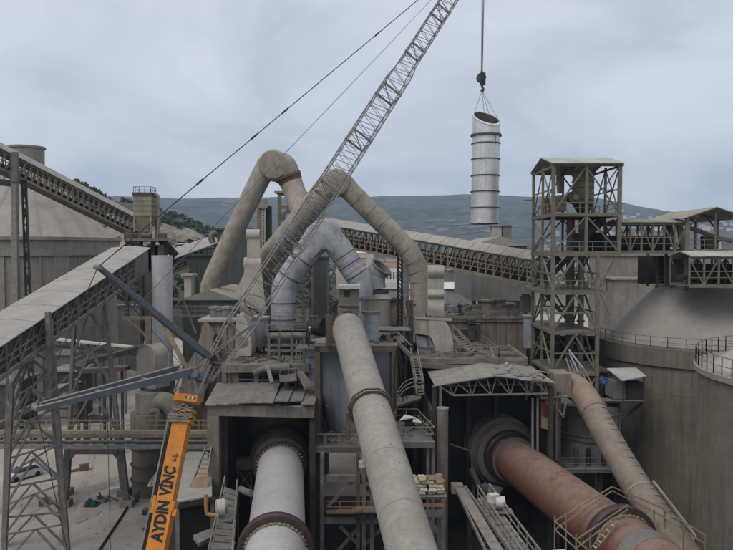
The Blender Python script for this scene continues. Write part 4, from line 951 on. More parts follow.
m_ = len(hx); b.add(loops, [(k * m_ + i, k * m_ + (i + 1) % m_, (k + 1) * m_ + (i + 1) % m_, (k + 1) * m_ + i) for k in range(5) for i in range(m_)] + [tuple(range(m_ - 1, -1, -1)), tuple(range(5 * m_, 6 * m_))])
b.build('head', 'duct_blue', t)
rings(t, [L3[0], L3[1]], 1.27, 1.7, 'clad_dark', .1, .06); rings(t, [L3[2], L3[3], L3[4]], 1.27, 1.5, 'clad_dark', .1, .05); rings(t, [L3[0], L3[1]], 1.27, .6, 'duct_blue', .04, .02); rings(t, [R3[1], R3[2], R3[3]], 1.31, .5, 'duct_blue', .04, .03); rings(t, [R3[1], R3[2], R3[3]], 1.31, 1.0, 'clad_dark', .08, .05)
# grey cyclone with tilted open mouth
D4 = 79; t = thing('open_cyclone', 'grey open-mouthed duct stub tilted to the right beside the blue duct', 'duct', V(376, 300, D4))
cA, cB = V(375, 288, D4), V(374, 275, D4); ax = (V(388, 262, D4) + Vector((0, -.9, 0)) - V(374, 279, D4)).normalized()
MB().tube([V(375.5, 289, D4), V(374.5, 281, D4), V(376, 274, D4), V(381.5, 267, D4 - .3)], [1.15, 1.18, 1.15, 1.12], n=28, caps=False, smooth_pts=4).build('shell', 'duct_blue', t)
MB().lathe(V(381.5, 267, D4 - .3), [(1.1, -.3), (1.28, -.1), (1.28, .08), (1.08, .08), (1.06, -1.0), (0, -1.0)], n=28, axis=V(381.5, 267, D4 - .3) - V(376, 274, D4)).build('mouth_ring', 'clad_grey', t)
MB().lathe(V(375.5, 291, D4), [(1.15, -.2), (1.45, -.2), (1.45, .12), (1.15, .12)], n=28).build('flange', 'clad_dark', t)
MB().lathe(V(375.5, 298, D4), [(1.8, 0), (1.15, .75)], n=28).build('cone', 'duct_blue', t)
MB().cyl(V(375.5, 340, D4), V(375.5, 298, D4), 1.6, n=24).build('lower_shell', 'duct_pale', t)

# hopper with pale silver box and white curved casing
t = thing('curved_casing', 'white curved fan casing standing on the upper deck left of the blue duct', 'fan', V(243, 352, 70))
c = V(234, 350, 70); b = MB(); pr2 = [(236, 356), (236, 318), (239, 314), (243, 315), (247, 322), (250, 333), (251.5, 345), (251, 356)]
b.slab([V(x, y, 69) for x, y in pr2], 2.6, Vector((0, 1, 0))).build('casing', 'duct_pale', t)
MB().box(V(244, 357, 70.3), (2.6, 3, .25)).build('base_plate', 'deck', t)
MB().lathe(V(242, 342, 68.95), [(0, 0), (.55, 0), (.55, .12)], n=16, axis=(0, 1, 0)).build('access_cover', 'rail_grey', t)
t = thing('silver_tank', 'silver sheet-metal tank behind the white curved casing', 'tank', V(257, 345, 73))
MB().cyl(V(257, 346, 73.5), V(257, 318.5, 73.5), 1.2, n=10).build('shell', 'vessel_blue', t)
MB().lathe(V(257, 318.5, 73.5), [(1.3, 0), (1.35, .2), (0, .35)], n=10, smooth=False).build('lid', 'duct_pale', t)
for a in (0, 1, 2): member(t, 'leg', 'steel_dark', V(250 + 7 * a, 362, 73), V(250 + 7 * a, 346, 73), .2)

# brown panelled building left of the boom
D_ = 77; t = thing('brown_bunker', 'brown panelled bunker with fans on its roof left of the crane boom', 'building', G0(V(214, 345, D_)))
x0, x1 = X(200, D_), X(240, D_); zt0, zb0 = Z(322, D_), 0
MB().box(((x0 + x1) / 2, D_ + 3.2, zt0 / 2), (x1 - x0 - .2, 5.9, zt0)).build('core', 'clad_dark', t)
for i in range(6):
    u0 = x0 + (x1 - x0) * i / 6; MB().box((u0 + (x1 - x0) / 12, D_ + .15, zt0 / 2 + .4), ((x1 - x0) / 6 - .05, .14, zt0 - 1)).build('panel', 'brown_panel', t)
MB().box(((x0 + x1) / 2, D_ + 3.2, zt0 + .15), (x1 - x0 + .5, 7, .3)).build('roof', 'roof_dust', t)
for i, (px, py, r_, h_) in enumerate(((215, 313, .6, 1.0), (220, 310, .55, .8), (227, 308.5, .7, 1.0), (232, 312, .5, .9))):
    p = V(px, py, D_ + 2.5); MB().lathe((p.x, p.y, zt0 + .3), [(r_, 0), (r_, h_), (r_ + .15, h_), (r_ + .1, h_ + .15), (0, h_ + .3)], n=16).build('roof_fan', 'clad_grey', t)
b = MB(); b.slab([V(204, 322, 75.5), V(214, 335, 75.5), V(209, 365, 75.5), V(203, 402, 75.5), V(178, 402, 75.5), V(183, 372, 75.5), V(196, 350, 75.5)], 1.5, Vector((0, 1, 0))); b.build('chute', 'brown_panel', t)
# green sheds
simple_building('green_hall', 'low green hall with a pale gabled roof behind the brown bunker', 'hall', 182, 238, 300, 340, 91, 16, 'clad_green', 'roof_olive', gable=1.3, ridge_x=False, base=0)
simple_building('green_hall', 'tall green cladded hall behind the tallest arched duct', 'hall', 217, 247, 230, 300, 112, 12, 'clad_green', 'clad_green', base=0)
simple_building('green_hall', 'narrow green wall between the covered conveyor and the leaning duct', 'hall', 189, 212, 256, 300, 118, 10, 'clad_green', 'clad_green', base=0)
simple_building('pale_pillar', 'narrow pale concrete pillar left of the green hall', 'pillar', 184, 191, 276, 330, 101, 2, 'duct_pale', 'duct_pale', base=0)
simple_building('grey_shaft', 'grey concrete shaft under the blue duct elbow', 'shaft', 309, 327, 258, 330, 84, 4, 'clad_grey', 'clad_grey', base=0)
t = thing('roof_pipe_unit', 'small rusty pipe bend and box on the roof left of the tallest duct', 'machine', V(222, 236, 113))
b = MB(); b.tube([V(213, 243, 113), V(211, 236, 113), V(216, 233, 113), V(222, 233, 113)], .5, n=10, smooth_pts=3); b.build('pipe', 'clad_grey', t); MB().box(V(225, 230, 114), (3, 2, .5)).build('box', 'clad_grey', t)
# ribbed silos behind (green white column)
t = thing('bucket_elevator', 'slim pale green elevator shaft with a white ladder rising behind the pale duct column', 'shaft', G0(V(262, 250, 100)))
for (p0, p1, m_, y) in ((257, 263, 'clad_olive', 100), (266, 271, 'clad_green', 100.5)):
    MB().box(((X(p0, y) + X(p1, y)) / 2, y + .6, Z(206, y) / 2), (X(p1, y) - X(p0, y), 1.2, Z(206, y))).build('casing', m_, t)
for k in range(24): member(t, 'rung', 'white_paint', V(262.5, 209 + 2.6 * k, 99.8), V(264.5, 209 + 2.6 * k, 99.8), .12)
member(t, 'ladder_rail', 'white_paint', V(262.3, 206, 99.8), V(262.3, 275, 99.8), .12); member(t, 'ladder_rail', 'white_paint', V(264.7, 206, 99.8), V(264.7, 275, 99.8), .12)
b = MB(); b.bar(V(258, 200, 100), V(261, 202, 100), .6); b.box(V(263, 204, 100), (1.2, 1.0, 1.2)); b.build('head', 'duct_pale', t)
t = thing('steel_portal', 'small steel frame with a flat roof behind the tallest duct and the boom', 'frame', G0(V(287, 230, 105)))
for px in (279.5, 291, 303): member(t, 'column', 'steel_olive', G0(V(px, 194, 105)), V(px, 194, 105), .5)
for py in (194.5, 207, 219, 232): member(t, 'beam', 'steel_olive', V(278, py, 105), V(306, py, 105), .35, .5)
MB().box(V(292, 193.2, 107), (4.6, 5, .25)).build('roof', 'roof_olive', t)
member(t, 'stair', 'steel_grey', V(281, 218, 104), V(290, 208, 104), .5); member(t, 'stair', 'steel_grey', V(281, 232, 104), V(291, 220, 104), .5)
# ================================================================== CENTRE PLANT
# ladder mast
D_ = 84; t = thing('ladder_mast', 'pale blue ladder mast with a dark lattice post beside duct bend right of the cyclone', 'mast', G0(V(402, 300, D_)))
for px in (398, 402): member(t, 'post', 'steel_dark', G0(V(px, 300, D_)), V(px, 256, D_), .24)
for k in range(22): member(t, 'brace', 'steel_dark', V(398, 258 + 4 * k, D_), V(402, 262 + 4 * k, D_), .12)
member(t, 'post', 'blue_white', G0(V(406.5, 300, D_)), V(405, 258, D_), .42); member(t, 'cable_tray', 'blue_white', V(408.5, 345, D_), V(408, 262, D_), .25)
for k in range(14): member(t, 'bracket', 'blue_white', V(403, 262 + 5 * k, D_), V(409, 262 + 5 * k, D_), .12)
MB().lathe(V(405, 258, D_), [(0, 0), (.45, .1), (.45, .5), (0, .7)], n=10).build('lamp_head', 'plastic_white', t)
# square beige duct with round elbow
D_ = 72; t = thing('square_duct', 'square-section beige duct with a curved lower elbow right of the duct bend', 'duct', V(436, 360, D_))
def strip(t, sec, px0, px1, D, dep, m, name):
    for (y0, y1, bul) in sec:
        n = 6; q = []; 
        b = MB(); x0, x1 = X(px0, D), X(px1, D); z0, z1 = Z(y1, D), Z(y0, D)
        for k in range(n + 1):
            z = z0 + (z1 - z0) * k / n; o_ = bul * math.sin(math.pi * k / n)
            q += [(x0, D - o_, z), (x1, D - o_, z), (x1, D + dep, z), (x0, D + dep, z)]
        fs = [(k * 4 + j, k * 4 + (j + 1) % 4, (k + 1) * 4 + (j + 1) % 4, (k + 1) * 4 + j) for k in range(n) for j in range(4)] + [(3, 2, 1, 0), (n * 4, n * 4 + 1, n * 4 + 2, n * 4 + 3)]
        b.add(q, fs, True); b.build(name, m, t)
strip(t, [(265.5, 278, .35), (278.3, 289, .02), (289.3, 299, .4), (299.3, 316, .25)], 428, 444, D_, 1.5, 'duct_pale', 'duct_section')
MB().hexa([V(415, 319, D_ - .6), V(452, 321, D_ - .6), V(452, 321, D_ + 2), V(415, 319, D_ + 2), V(415, 317, D_ - .6), V(452, 318, D_ - .6), V(452, 318, D_ + 2), V(415, 317, D_ + 2)]).build('collar_plate', 'roof_dust', t)
MB().slab([V(415, 319.6, D_ - .5), V(429, 320, D_ - .5), V(429, 335.5, D_ - .5), V(415, 333, D_ - .5)], 2.4, Vector((0, 1, 0))).build('side_box', 'duct_beige', t)
pr2 = [(429.4, 320.2), (445, 320.6), (450, 328), (453, 340), (453.5, 360), (435.5, 360), (435, 348), (432, 339), (429.4, 336)]
MB().slab([V(x, y, D_ - .55) for x, y in pr2], 2.3, Vector((0, 1, 0))).build('elbow', 'duct_pale', t)
MB().box(V(444.5, 361, D_ + .6), (2.4, 3, .3)).build('base_plate', 'deck', t)
t = thing('fan', 'grey-blue fan housing framed below the square duct elbow', 'fan', V(423, 358, D_))
MB().slab([V(416, 335.5, D_), V(430, 337.5, D_), V(434, 346, D_), V(434, 353, D_), V(419, 352, D_), V(416.5, 345, D_)], 1.8, Vector((0, 1, 0))).build('housing', 'blue_white', t)
member(t, 'stiffener', 'steel_grey', V(426, 336, D_ - .05), V(429, 347, D_ - .05), .14); member(t, 'stiffener', 'steel_grey', V(418, 347, D_ - .05), V(435, 348.5, D_ - .05), .16)
# upper deck right (between centre and bunker)
def deck_block(name, label, quad, z_thick, wall_to=None, m='deck', wm='old_concrete', cat='platform'):
    t = thing(name, label, cat, sum((Vector(q) for q in quad), Vector()) / len(quad))
    MB().slab(quad, z_thick).build('slab', m, t)
    if wall_to is not None:
        q = [Vector(p) - Vector((0, 0, z_thick + .01)) for p in quad]; cc = sum(q, Vector()) / len(q); q = [cc + (p - cc) * .985 for p in q]
        b = MB(); lo = [Vector((p.x, p.y, wall_to)) for p in q]; b.hexa(lo + q); b.build('wall', wm, t)
    return t
zu = Z(362, 66)
tD = deck_block('upper_deck', 'dusty concrete deck carrying the square duct above the right kiln house', [(X(414, 68), 68, zu), (X(500, 68), 68, zu), (X(500, 68) , 80, zu), (X(414, 68), 80, zu)], .5, None)
for px in (416, 438, 470, 498):
    for y in (68.6, 79): member(tD, 'column', 'steel_dark', (X(px, 68), y, 0), (X(px, 68), y, zu - .5), .4)
member(tD, 'edge_beam', 'steel_olive', V(414, 364.5, 67.9), V(470, 368.5, 67.9), .2, .45)
rg = railing(tD, [(X(452, 68), 68.2, zu), (X(500, 68), 68.2, zu), (X(500, 68), 79, zu)], 1.05, 'rail_grey', step=1.5)
# grating frames of the right deck
t = thing('steel_grillage', 'open grillage of pale steel beams in front of the long brown concrete bunker', 'frame', V(500, 362, 70))
for (py, D) in ((346, 74), (352, 71.5), (358.5, 69)):
    member(t, 'beam', 'rail_grey', V(472 - (py - 346) * .4, py, D), V(508 + (py - 346) * 1.55, py + 1, D), .22, .3)
for (pa, pb) in ((472, 466), (490, 494), (508, 527)): member(t, 'crossbeam', 'rail_grey', V(pa, 346, 74), V(pb, 359, 69), .2, .3)
for px in (468, 495, 526): member(t, 'post', 'steel_grey', V(px, 400, 69), V(px, 358, 69), .25)
b = MB(); MB().box(V(500, 366, 71.5), (5.8, 5, .15)).build('lower_plate', 'steel_dark', t)
t = thing('handrail_flight', 'slanting pale handrail stairs crossing from the square duct to the bunker', 'stair', V(450, 350, 71))
member(t, 'stringer', 'rail_grey', V(449, 332, 72), V(470, 352, 69.5), .1, .35); member(t, 'stringer', 'rail_grey', V(456, 332, 73), V(474, 350, 71), .1, .35)
for k in range(9): member(t, 'tread', 'steel_grey', V(449, 332, 72).lerp(V(470, 352, 69.5), k / 8), V(456, 332, 73).lerp(V(474, 350, 71), k / 8), .3, .06)
b = MB()
for k in range(6):
    p = V(449, 332, 72).lerp(V(470, 352, 69.5), k / 5); b.bar(p, p + Vector((0, 0, 1)), .06)
b.bar(V(449, 332, 72) + Vector((0, 0, 1)), V(470, 352, 69.5) + Vector((0, 0, 1)), .07); b.build('handrail', 'rail_grey', t)
# long brown concrete bunker
D_ = 82; x0, x1 = X(436, D_), X(527, D_); zt0 = Z(318.5, D_)
t = thing('concrete_bunker', 'long brown streaked concrete bunker with debris on its flat roof left of the frame tower', 'building', ((x0 + x1) / 2, D_, 0))
MB().box(((x0 + x1) / 2, D_ + 8.2, zt0 / 2 - .3), (x1 - x0 - .3, 16, zt0 - .6)).build('core', 'clad_dark', t)
for i in range(9):
    u0 = x0 + (x1 - x0) * i / 9; MB().box((u0 + (x1 - x0) / 18, D_ + .08, zt0 / 2), ((x1 - x0) / 9 - .03, .24, zt0 - .9)).build('wall_panel', 'brown_panel', t)
MB().box(((x0 + x1) / 2, D_ + 8.5, zt0 - .15), (x1 - x0 + .3, 17.6, .35)).build('roof_slab', 'deck', t)
MB().box(((x0 + x1) / 2, D_ - .3, zt0 + .15), (x1 - x0 + .3, .2, .28)).build('parapet', 'old_concrete', t)
railing(t, [(X(474, D_), D_ - .2, zt0 + .1), (x1, D_ - .2, zt0 + .1)], .8, 'steel_grey', step=2, t=.04)
rw = random.Random(3)
for k in range(13):
    px = rw.uniform(450, 524); y = D_ + rw.uniform(1.5, 13); z = zt0 + .04; x = X(px, D_ + 2)
    o = MB().box((x, y, z + .25), (rw.uniform(.8, 2.4), rw.uniform(.8, 1.8), rw.uniform(.35, .7)), rw.uniform(-.4, .4)).bar((x - .6, y - .3, z + .55), (x + .9, y + .2, z + .75), .18).build('debris', 'deck', None)
    tag(o, 'grey slab of rubble lying on the roof of the long concrete bunker', 'rubble', 'rubble pieces on the bunker roof')
for (px, w, h) in ((489, 1.7, 1.5), (499, 1.5, 1.6), (508, 1.5, 1.1)):
    p = V(px, 310, 88); b = MB().cyl((p.x, p.y, zt0), (p.x, p.y, zt0 + h), w / 2, n=14).cyl((p.x, p.y, zt0 + h), (p.x, p.y, zt0 + h + .25), w / 2 + .2, n=14)
    o = b.build('roof_vent', 'old_concrete'); tag(o, {489: 'leftmost', 499: 'middle and tallest', 508: 'rightmost and lowest'}[px] + ' of the three dusty round vents on the long bunker roof', 'vent', 'round vents on the bunker roof')
o = MB().box(V(526, 304, 84), (1.2, 1.4, 1.8)).box(V(526, 296, 84), (.8, 1, .5)).build('control_box', 'steel_brown'); tag(o, 'small rusty brown box at the right end of the bunker roof', 'box')
o = MB().box(V(529, 332, 79), (1.0, 1.2, 3.4)).box(V(529, 316, 79), (1.2, 1.4, .2)).build('panel_cabinet', 'blue_white'); tag(o, 'pale blue-white panel standing between the bunker and the frame tower', 'cabinet')
# brackets and clutter on bunker left side
for k in range(7):
    px, py = 463 + rw.uniform(-3, 12), 322 + k * 4.5
    o = MB().box(V(px, py, D_ - 1), (rw.uniform(.6, 1.6), .8, rw.uniform(.3, .7))).bar(V(px - 4, py + 2, D_ - 1.3), V(px + 4, py + 3, D_ - 1.2), .12).build('wall_bracket', 'steel_dark', t)
# grey clad shed
D_ = 100; tS = simple_building('grey_hall', 'grey ribbed sheet hall with a gabled roof behind the long conveyor', 'hall', 472, 527, 246, 301, D_, 20, 'clad_grey', 'roof_dust', gable=1.35, ridge_x=False)
for px in (474, 480, 486, 500, 515, 526): member(tS, 'stilt', 'steel_dark', G0(V(px, 300, D_ + .3)), V(px, 300.5, D_ + .3), .5)
t = thing('roof_vent_unit', 'pair of small boxes on the ridge of the grey ribbed hall', 'vent', V(500, 238, 104))
for px, m_ in ((496, 'duct_pale'), (506, 'clad_grey')): MB().box(V(px, 231.5, 104), (1.3, 1.6, 1.9)).build('box', m_, t)
MB().box(V(500, 226, 104), (3.4, 2, .15)).build('cover', 'rail_grey', t)
# kiosk at the head of the main duct
D_ = 65; t = thing('head_kiosk', 'small concrete kiosk with a pale flat roof and dark window above the central duct', 'kiosk', V(347, 320, D_))
x0, x1 = X(339, D_), X(359, D_); z0, z1 = Z(319, D_), Z(289, D_)
MB().box(((x0 + x1) / 2, D_ + 1, (z0 + z1) / 2), (x1 - x0, 2, z1 - z0)).build('wall', 'old_concrete', t)
MB().box(((x0 + x1) / 2, D_ + .9, z1 + .17), (x1 - x0 + .25, 2.6, .34)).build('roof', 'roof_pale', t)
MB().box(V(347, 293.5, D_ - .03), (.5, .12, .5)).build('window', 'interior', t); MB().box(V(347.5, 315, D_ - .03), (.7, .12, .7)).build('doorway', 'interior', t)
member(t, 'ledge', 'old_concrete', V(338, 305, D_ - .1), V(360, 305.5, D_ - .1), .2, .12)
railing(t, [V(338, 319, D_ - .6), V(346, 322, D_ - 1.2)], 1.0, 'rail_grey', step=.8); railing(t, [V(360, 319, D_ - .6), V(360.5, 322, D_ - 1.4)], 1.0, 'rail_grey', step=.8)
t = thing('duct_pillar', 'rust brown steel post left of the central duct head', 'post', V(328, 350, 64)); member(t, 'post', 'steel_brown', V(328.5, 346, 63.8), V(328, 314, 63.8), .45); member(t, 'flange', 'rust', V(331.5, 346, 63.9), V(331.5, 316, 63.9), .18)

# main central duct
cA, cB = V(348, 328, 62), V(413, 556, 37); t = thing('main_duct', 'thick pale grey duct running down the middle towards the camera', 'duct', cB)
Rm = 1.34; dd = cB - cA
cE = cA + dd * 1.25
segs = 7
for k in range(segs):
    p, q = cA + dd * (1.25 * k / segs), cA + dd * (1.25 * (k + 1) / segs)
    u = (q - p).normalized(); MB().tube([p + u * .015, q - u * .015], Rm, n=48).build('duct_section', 'duct_main', t)
    MB().cyl(q - u * .03, q + u * .03, Rm - .02, n=48).build('seam', 'duct_main', t)
MB().cyl(cA - dd.normalized() * .5, cA, Rm * .9, n=40).build('end_plate', 'old_concrete', t)
pc = cA + dd * .475
for s_ in (-.22, .12):
    pp = pc + dd.normalized() * s_; MB().lathe(pp, [(Rm, 0), (Rm + .30, 0), (Rm + .30, .1), (Rm, .1)], n=10, axis=dd, smooth=False).build('flange', 'steel_brown', t)
MB().lathe(pc - dd.normalized() * .12, [(Rm, 0), (Rm + .18, 0), (Rm + .18, .24), (Rm, .24)], n=10, axis=dd, smooth=False).build('gasket', 'duct_beige', t)
member(t, 'saddle', 'steel_brown', pc + Vector((-Rm - .25, .1, -.3)), pc + Vector((-Rm - .25, .1, -2.2)), .3); member(t, 'saddle', 'steel_brown', pc + Vector((Rm + .25, .1, -.3)), pc + Vector((Rm + .25, .1, -2.2)), .3)
rw = random.Random(9)
for k in range(26):
    u = rw.uniform(.05, .98); a = rw.uniform(-1.4, 1.4); pp = cA + dd * u; dn = dd.normalized(); sx = dn.cross(Vector((0, 0, 1))).normalized(); sy = sx.cross(dn)
    nrm = sy * math.cos(a) + sx * math.sin(a); pp = pp + nrm * (Rm - .012)
    MB().cyl(pp, pp + nrm * .04, rw.uniform(.03, .07), n=7).build('patch', 'clad_grey', t)

# blue vessel inside frame
D_ = 66; t = thing('blue_vessel', 'big dull blue vessel inside a brown steel frame behind the central duct', 'tank', G0(V(355, 430, D_)))
xc_ = X(355, D_ + 3.2)
MB().lathe((xc_, D_ + 3.2, 0), [(0, Z(448, D_)), (2.3, Z(445, D_)), (3.0, Z(425, D_)), (3.5, Z(398, D_)), (3.5, Z(354, D_)), (3.6, Z(354, D_)), (3.6, Z(352, D_)), (3.3, Z(350, D_)), (0, Z(348, D_))], n=48).build('shell', 'vessel_blue', t)
member(t, 'frame_column', 'steel_brown', G0(V(317.5, 400, D_ - 1.6)), V(317.5, 346, D_ - 1.6), .5); member(t, 'frame_column', 'steel_brown', G0(V(394.5, 400, D_ - 1.6)), V(394.5, 346, D_ - 1.6), .5)
member(t, 'frame_flange', 'steel_dark', G0(V(321, 400, D_ - 1.5)), V(321, 350, D_ - 1.5), .2); member(t, 'frame_flange', 'steel_dark', G0(V(390.5, 400, D_ - 1.5)), V(390.5, 350, D_ - 1.5), .2)
member(t, 'top_beam', 'steel_brown', V(315, 348.5, D_ - 1.6), V(397, 348.5, D_ - 1.6), .5, .6)
member(t, 'top_beam', 'steel_brown', V(316, 341, D_ + 6), V(396, 341, D_ + 6), .5, .6)
for px in (318, 393): member(t, 'frame_column', 'steel_brown', G0(V(px, 400, D_ + 6)), V(px, 344, D_ + 6), .5)
MB().hexa([V(313, 346, D_ - 1.4), V(398, 346, D_ - 1.4), V(396, 341, D_ + 7), V(314, 341, D_ + 7), V(313, 344.6, D_ - 1.4), V(398, 344.6, D_ - 1.4), V(396, 339.6, D_ + 7), V(314, 339.6, D_ + 7)]).build('top_deck', 'deck', t)
for (a, b_) in (((321, 404), (339, 407)), ((332, 421), (337, 440))): pass
for (px, py) in ((341, 412), (350, 417), (328, 406), (344, 431), (337, 438), (371, 405)): MB().box(V(px, py, D_ - .35 + .7), (.25, .12, .2)).build('bracket', 'rail_grey', t)
# flat blue panel left
t = thing('blue_panel_tower', 'narrow pale blue sheet panels stacked left of the blue vessel frame', 'cabinet', V(311, 400, 67))
for k in range(5): MB().box(V(311, 352 + 11.2 * k, 67), (.95, .3, 1.0)).build('panel', 'blue_white', t)
member(t, 'post', 'steel_grey', V(306, 410, 67), V(306, 345, 67), .2)
# platform in front of the vessel with stairs & steel below
D_ = 63; t = thing('vessel_platform', 'railed rusty steel platform at the foot of the blue vessel', 'platform', G0(V(345, 445, D_)))
zz1 = Z(446, D_)
MB().hexa([(X(310, D_), D_, zz1 - .35), (X(398, D_), D_, zz1 - .35), (X(398, D_), D_ + 6, zz1 - .35), (X(310, D_), D_ + 6, zz1 - .35), (X(310, D_), D_, zz1), (X(398, D_), D_, zz1), (X(398, D_), D_ + 6, zz1), (X(310, D_), D_ + 6, zz1)]).build('floor', 'deck', t)
member(t, 'edge_beam', 'steel_brown', (X(309, D_), D_ - .08, zz1 - .3), (X(399, D_), D_ - .08, zz1 - .3), .14, .5)
railing(t, [(X(310, D_), D_ + 5, zz1), (X(310, D_), D_ + .05, zz1), (X(398, D_), D_ + .05, zz1)], 1.05, 'rail_grey', step=1.3)
for px in (312, 322, 358, 364, 372, 396):
    member(t, 'column', 'steel_grey' if px not in (358,) else 'steel_brown', G0(V(px, 500, D_ - .1)), (X(px, D_), D_ - .1, zz1 - .5), .36)
for (pa, ya, pb, yb) in ((328, 506, 356, 478), (358, 478, 384, 506), (340, 526, 357, 543), (384, 526, 364, 545), (330, 560, 356, 530)): member(t, 'brace', 'steel_grey', V(pa, ya, D_ + .3), V(pb, yb, D_ + .3), .26)
for py, m_ in ((478, 'steel_grey'), (520, 'vessel_blue')): member(t, 'beam', m_, V(322, py, D_ + .1), V(398, py, D_ + .1), .25, .6)
t = thing('lower_walkway', 'rust orange railed walkway below the blue vessel between the kilns', 'walkway', V(345, 512, D_))
MB().hexa([V(326, 514, 61.5), V(396, 514, 61.5), V(396, 510, 64), V(326, 510, 64), V(326, 512.6, 61.5), V(396, 512.6, 61.5), V(396, 508.6, 64), V(326, 508.6, 64)]).build('floor', 'steel_brown', t)
railing(t, [V(326, 512.6, 61.5), V(396, 512.6, 61.5)], 1.0, 'orange_rust', step=1.2)
o = MB().box(V(368, 509.3, 61.2), (2.0, .12, .45)).box(V(357, 509.5, 61.1), (.8, .12, .3)).build('board', 'tan_sheet'); tag(o, 'pale plank fixed to the rusty walkway rail beside the central duct', 'board')
o = MB().box(V(362, 464, 61.5), (.5, .4, .5)).box(V(364, 459, 61.3), (.3, .3, .6)).build('junction_box', 'plastic_white'); tag(o, 'small white box on the column left of the central duct collar', 'box')

# ------------------------------------------------------------------ left kiln house
HY = 62.5; hx0, hx1 = X(207, HY), X(314, HY); hz = Z(403, HY)
t = thing('left_kiln_house', 'dusty concrete kiln house with a broken sheet roof over the white kiln end', 'building', ((hx0 + hx1) / 2, HY + 6, 0))
member(t, 'lintel', 'old_concrete', (hx0, HY, hz - .55), (hx1, HY, hz - .75), .7, .95)
MB().box((hx0 + .5, HY, (hz - 1.05) / 2), (1.0, .9, hz - 1.05)).build('pier', 'old_concrete', t)
MB().box((hx1 - .2, HY + .4, (hz - 1.3) / 2), (.5, .5, hz - 1.3)).build('pier', 'steel_dark', t)
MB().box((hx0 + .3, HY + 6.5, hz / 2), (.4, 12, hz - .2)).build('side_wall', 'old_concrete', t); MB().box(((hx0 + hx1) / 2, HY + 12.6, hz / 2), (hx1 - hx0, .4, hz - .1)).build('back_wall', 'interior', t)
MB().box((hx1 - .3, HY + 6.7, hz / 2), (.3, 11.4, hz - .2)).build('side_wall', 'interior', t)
# ragged roof sheets
rw = random.Random(4)
def roof_strip(xa_, xb_, za_, zb__, y0, y1, ragged=0):
    ya = y0 + (rw.uniform(-.5, .3) if ragged else rw.uniform(-.05, .05)); MB().slab([(xa_, ya, za_), (xb_ - .03, ya + (rw.uniform(-.4, .4) if ragged else 0), za_ + rw.uniform(-.04, .04)), (xb_ - .03, y1, zb__), (xa_, y1, zb__)], .09).build('roof_sheet', 'roof_worn', t)
nS = 6
for i in range(nS):
    u0 = hx0 - .15 + (X(276, HY) - hx0) * i / nS; u1 = hx0 - .15 + (X(276, HY) - hx0) * (i + 1) / nS; rise = .3 * i / nS
    roof_strip(u0, u1, hz + .02 + rise, hz + .95 + rise * .6, HY - .7, HY + 4.5, i > 4)
for i in range(3):
    u0 = X(275, HY) + (hx1 - X(275, HY)) * i / 3; u1 = X(275, HY) + (hx1 - X(275, HY)) * (i + 1) / 3 + .1
    roof_strip(u0, u1, hz + .38 - .16 * i, hz + .6 - .12 * i, HY - .4, HY + 4.5, 1)
# recess above roof and upper deck
zd = Z(365, 66.5); t = thing('left_upper_deck', 'upper concrete deck above the broken roof of the left kiln house', 'platform', (X(265, 67), 67, 0))
dx0, dx1 = X(222, 66.5), X(309, 66.5)
MB().box(((dx0 + dx1) / 2, 71, zd - .05), (dx1 - dx0, 9, .3)).build('slab', 'deck', t); member(t, 'edge_beam', 'old_concrete', (dx0, 66.4, zd - .3), (dx1, 66.4, zd - .3), .25, .75)
MB().box(((dx0 + dx1) / 2, 75, zd / 2 - .3), (dx1 - dx0, .4, zd - .7)).build('back_wall', 'clad_dark', t)
for px in (224, 236, 256, 286, 306): member(t, 'column', 'old_concrete' if px != 286 else 'steel_grey', (X(px, 67), 67, 0 if px == 224 else hz - 1.5), (X(px, 67), 67, zd - .6), .45)
o = MB().lathe((X(246, 69.5), 69.5, 0), [(1.5, hz - 1), (1.5, zd - .5)], n=24).build('drum', 'clad_dark'); tag(o, 'dusty dark drum standing in the recess between the decks', 'tank')
o = MB().tube([V(254, 372, 66.6), V(264, 368.5, 66.4), V(278, 367.5, 66), V(290, 366.8, 66)], .36, n=10).build('lagged_pipe', 'roof_worn'); o['label'] = 'thick dusty lagged pipe lying under the upper deck edge'; o['category'] = 'pipe'
o = MB().bar(V(267, 365, 65.6), V(272, 383, 64.2), .3, .2).build('white_board', 'rail_grey'); tag(o, 'pale leaning plank propped on the broken sheet roof', 'plank')
t = thing('sagging_catwalk', 'twisted pale sheet catwalk sloping down beside the blue panels', 'walkway', V(300, 375, 65.5))
MB().slab([V(279, 374, 66.4), V(296, 372, 66.4), V(297, 379, 65), V(280, 381, 65)], .15).build('plate', 'roof_worn', t)
MB().slab([V(296, 371, 66), V(303, 371, 66), V(313, 385, 64.6), V(305, 388, 64.4)], .2).build('sloping_plate', 'roof_worn', t)
railing(t, [V(280, 381, 65), V(297, 379, 65), V(306, 388, 64.4)], 1.0, 'rail_grey', step=1.0)
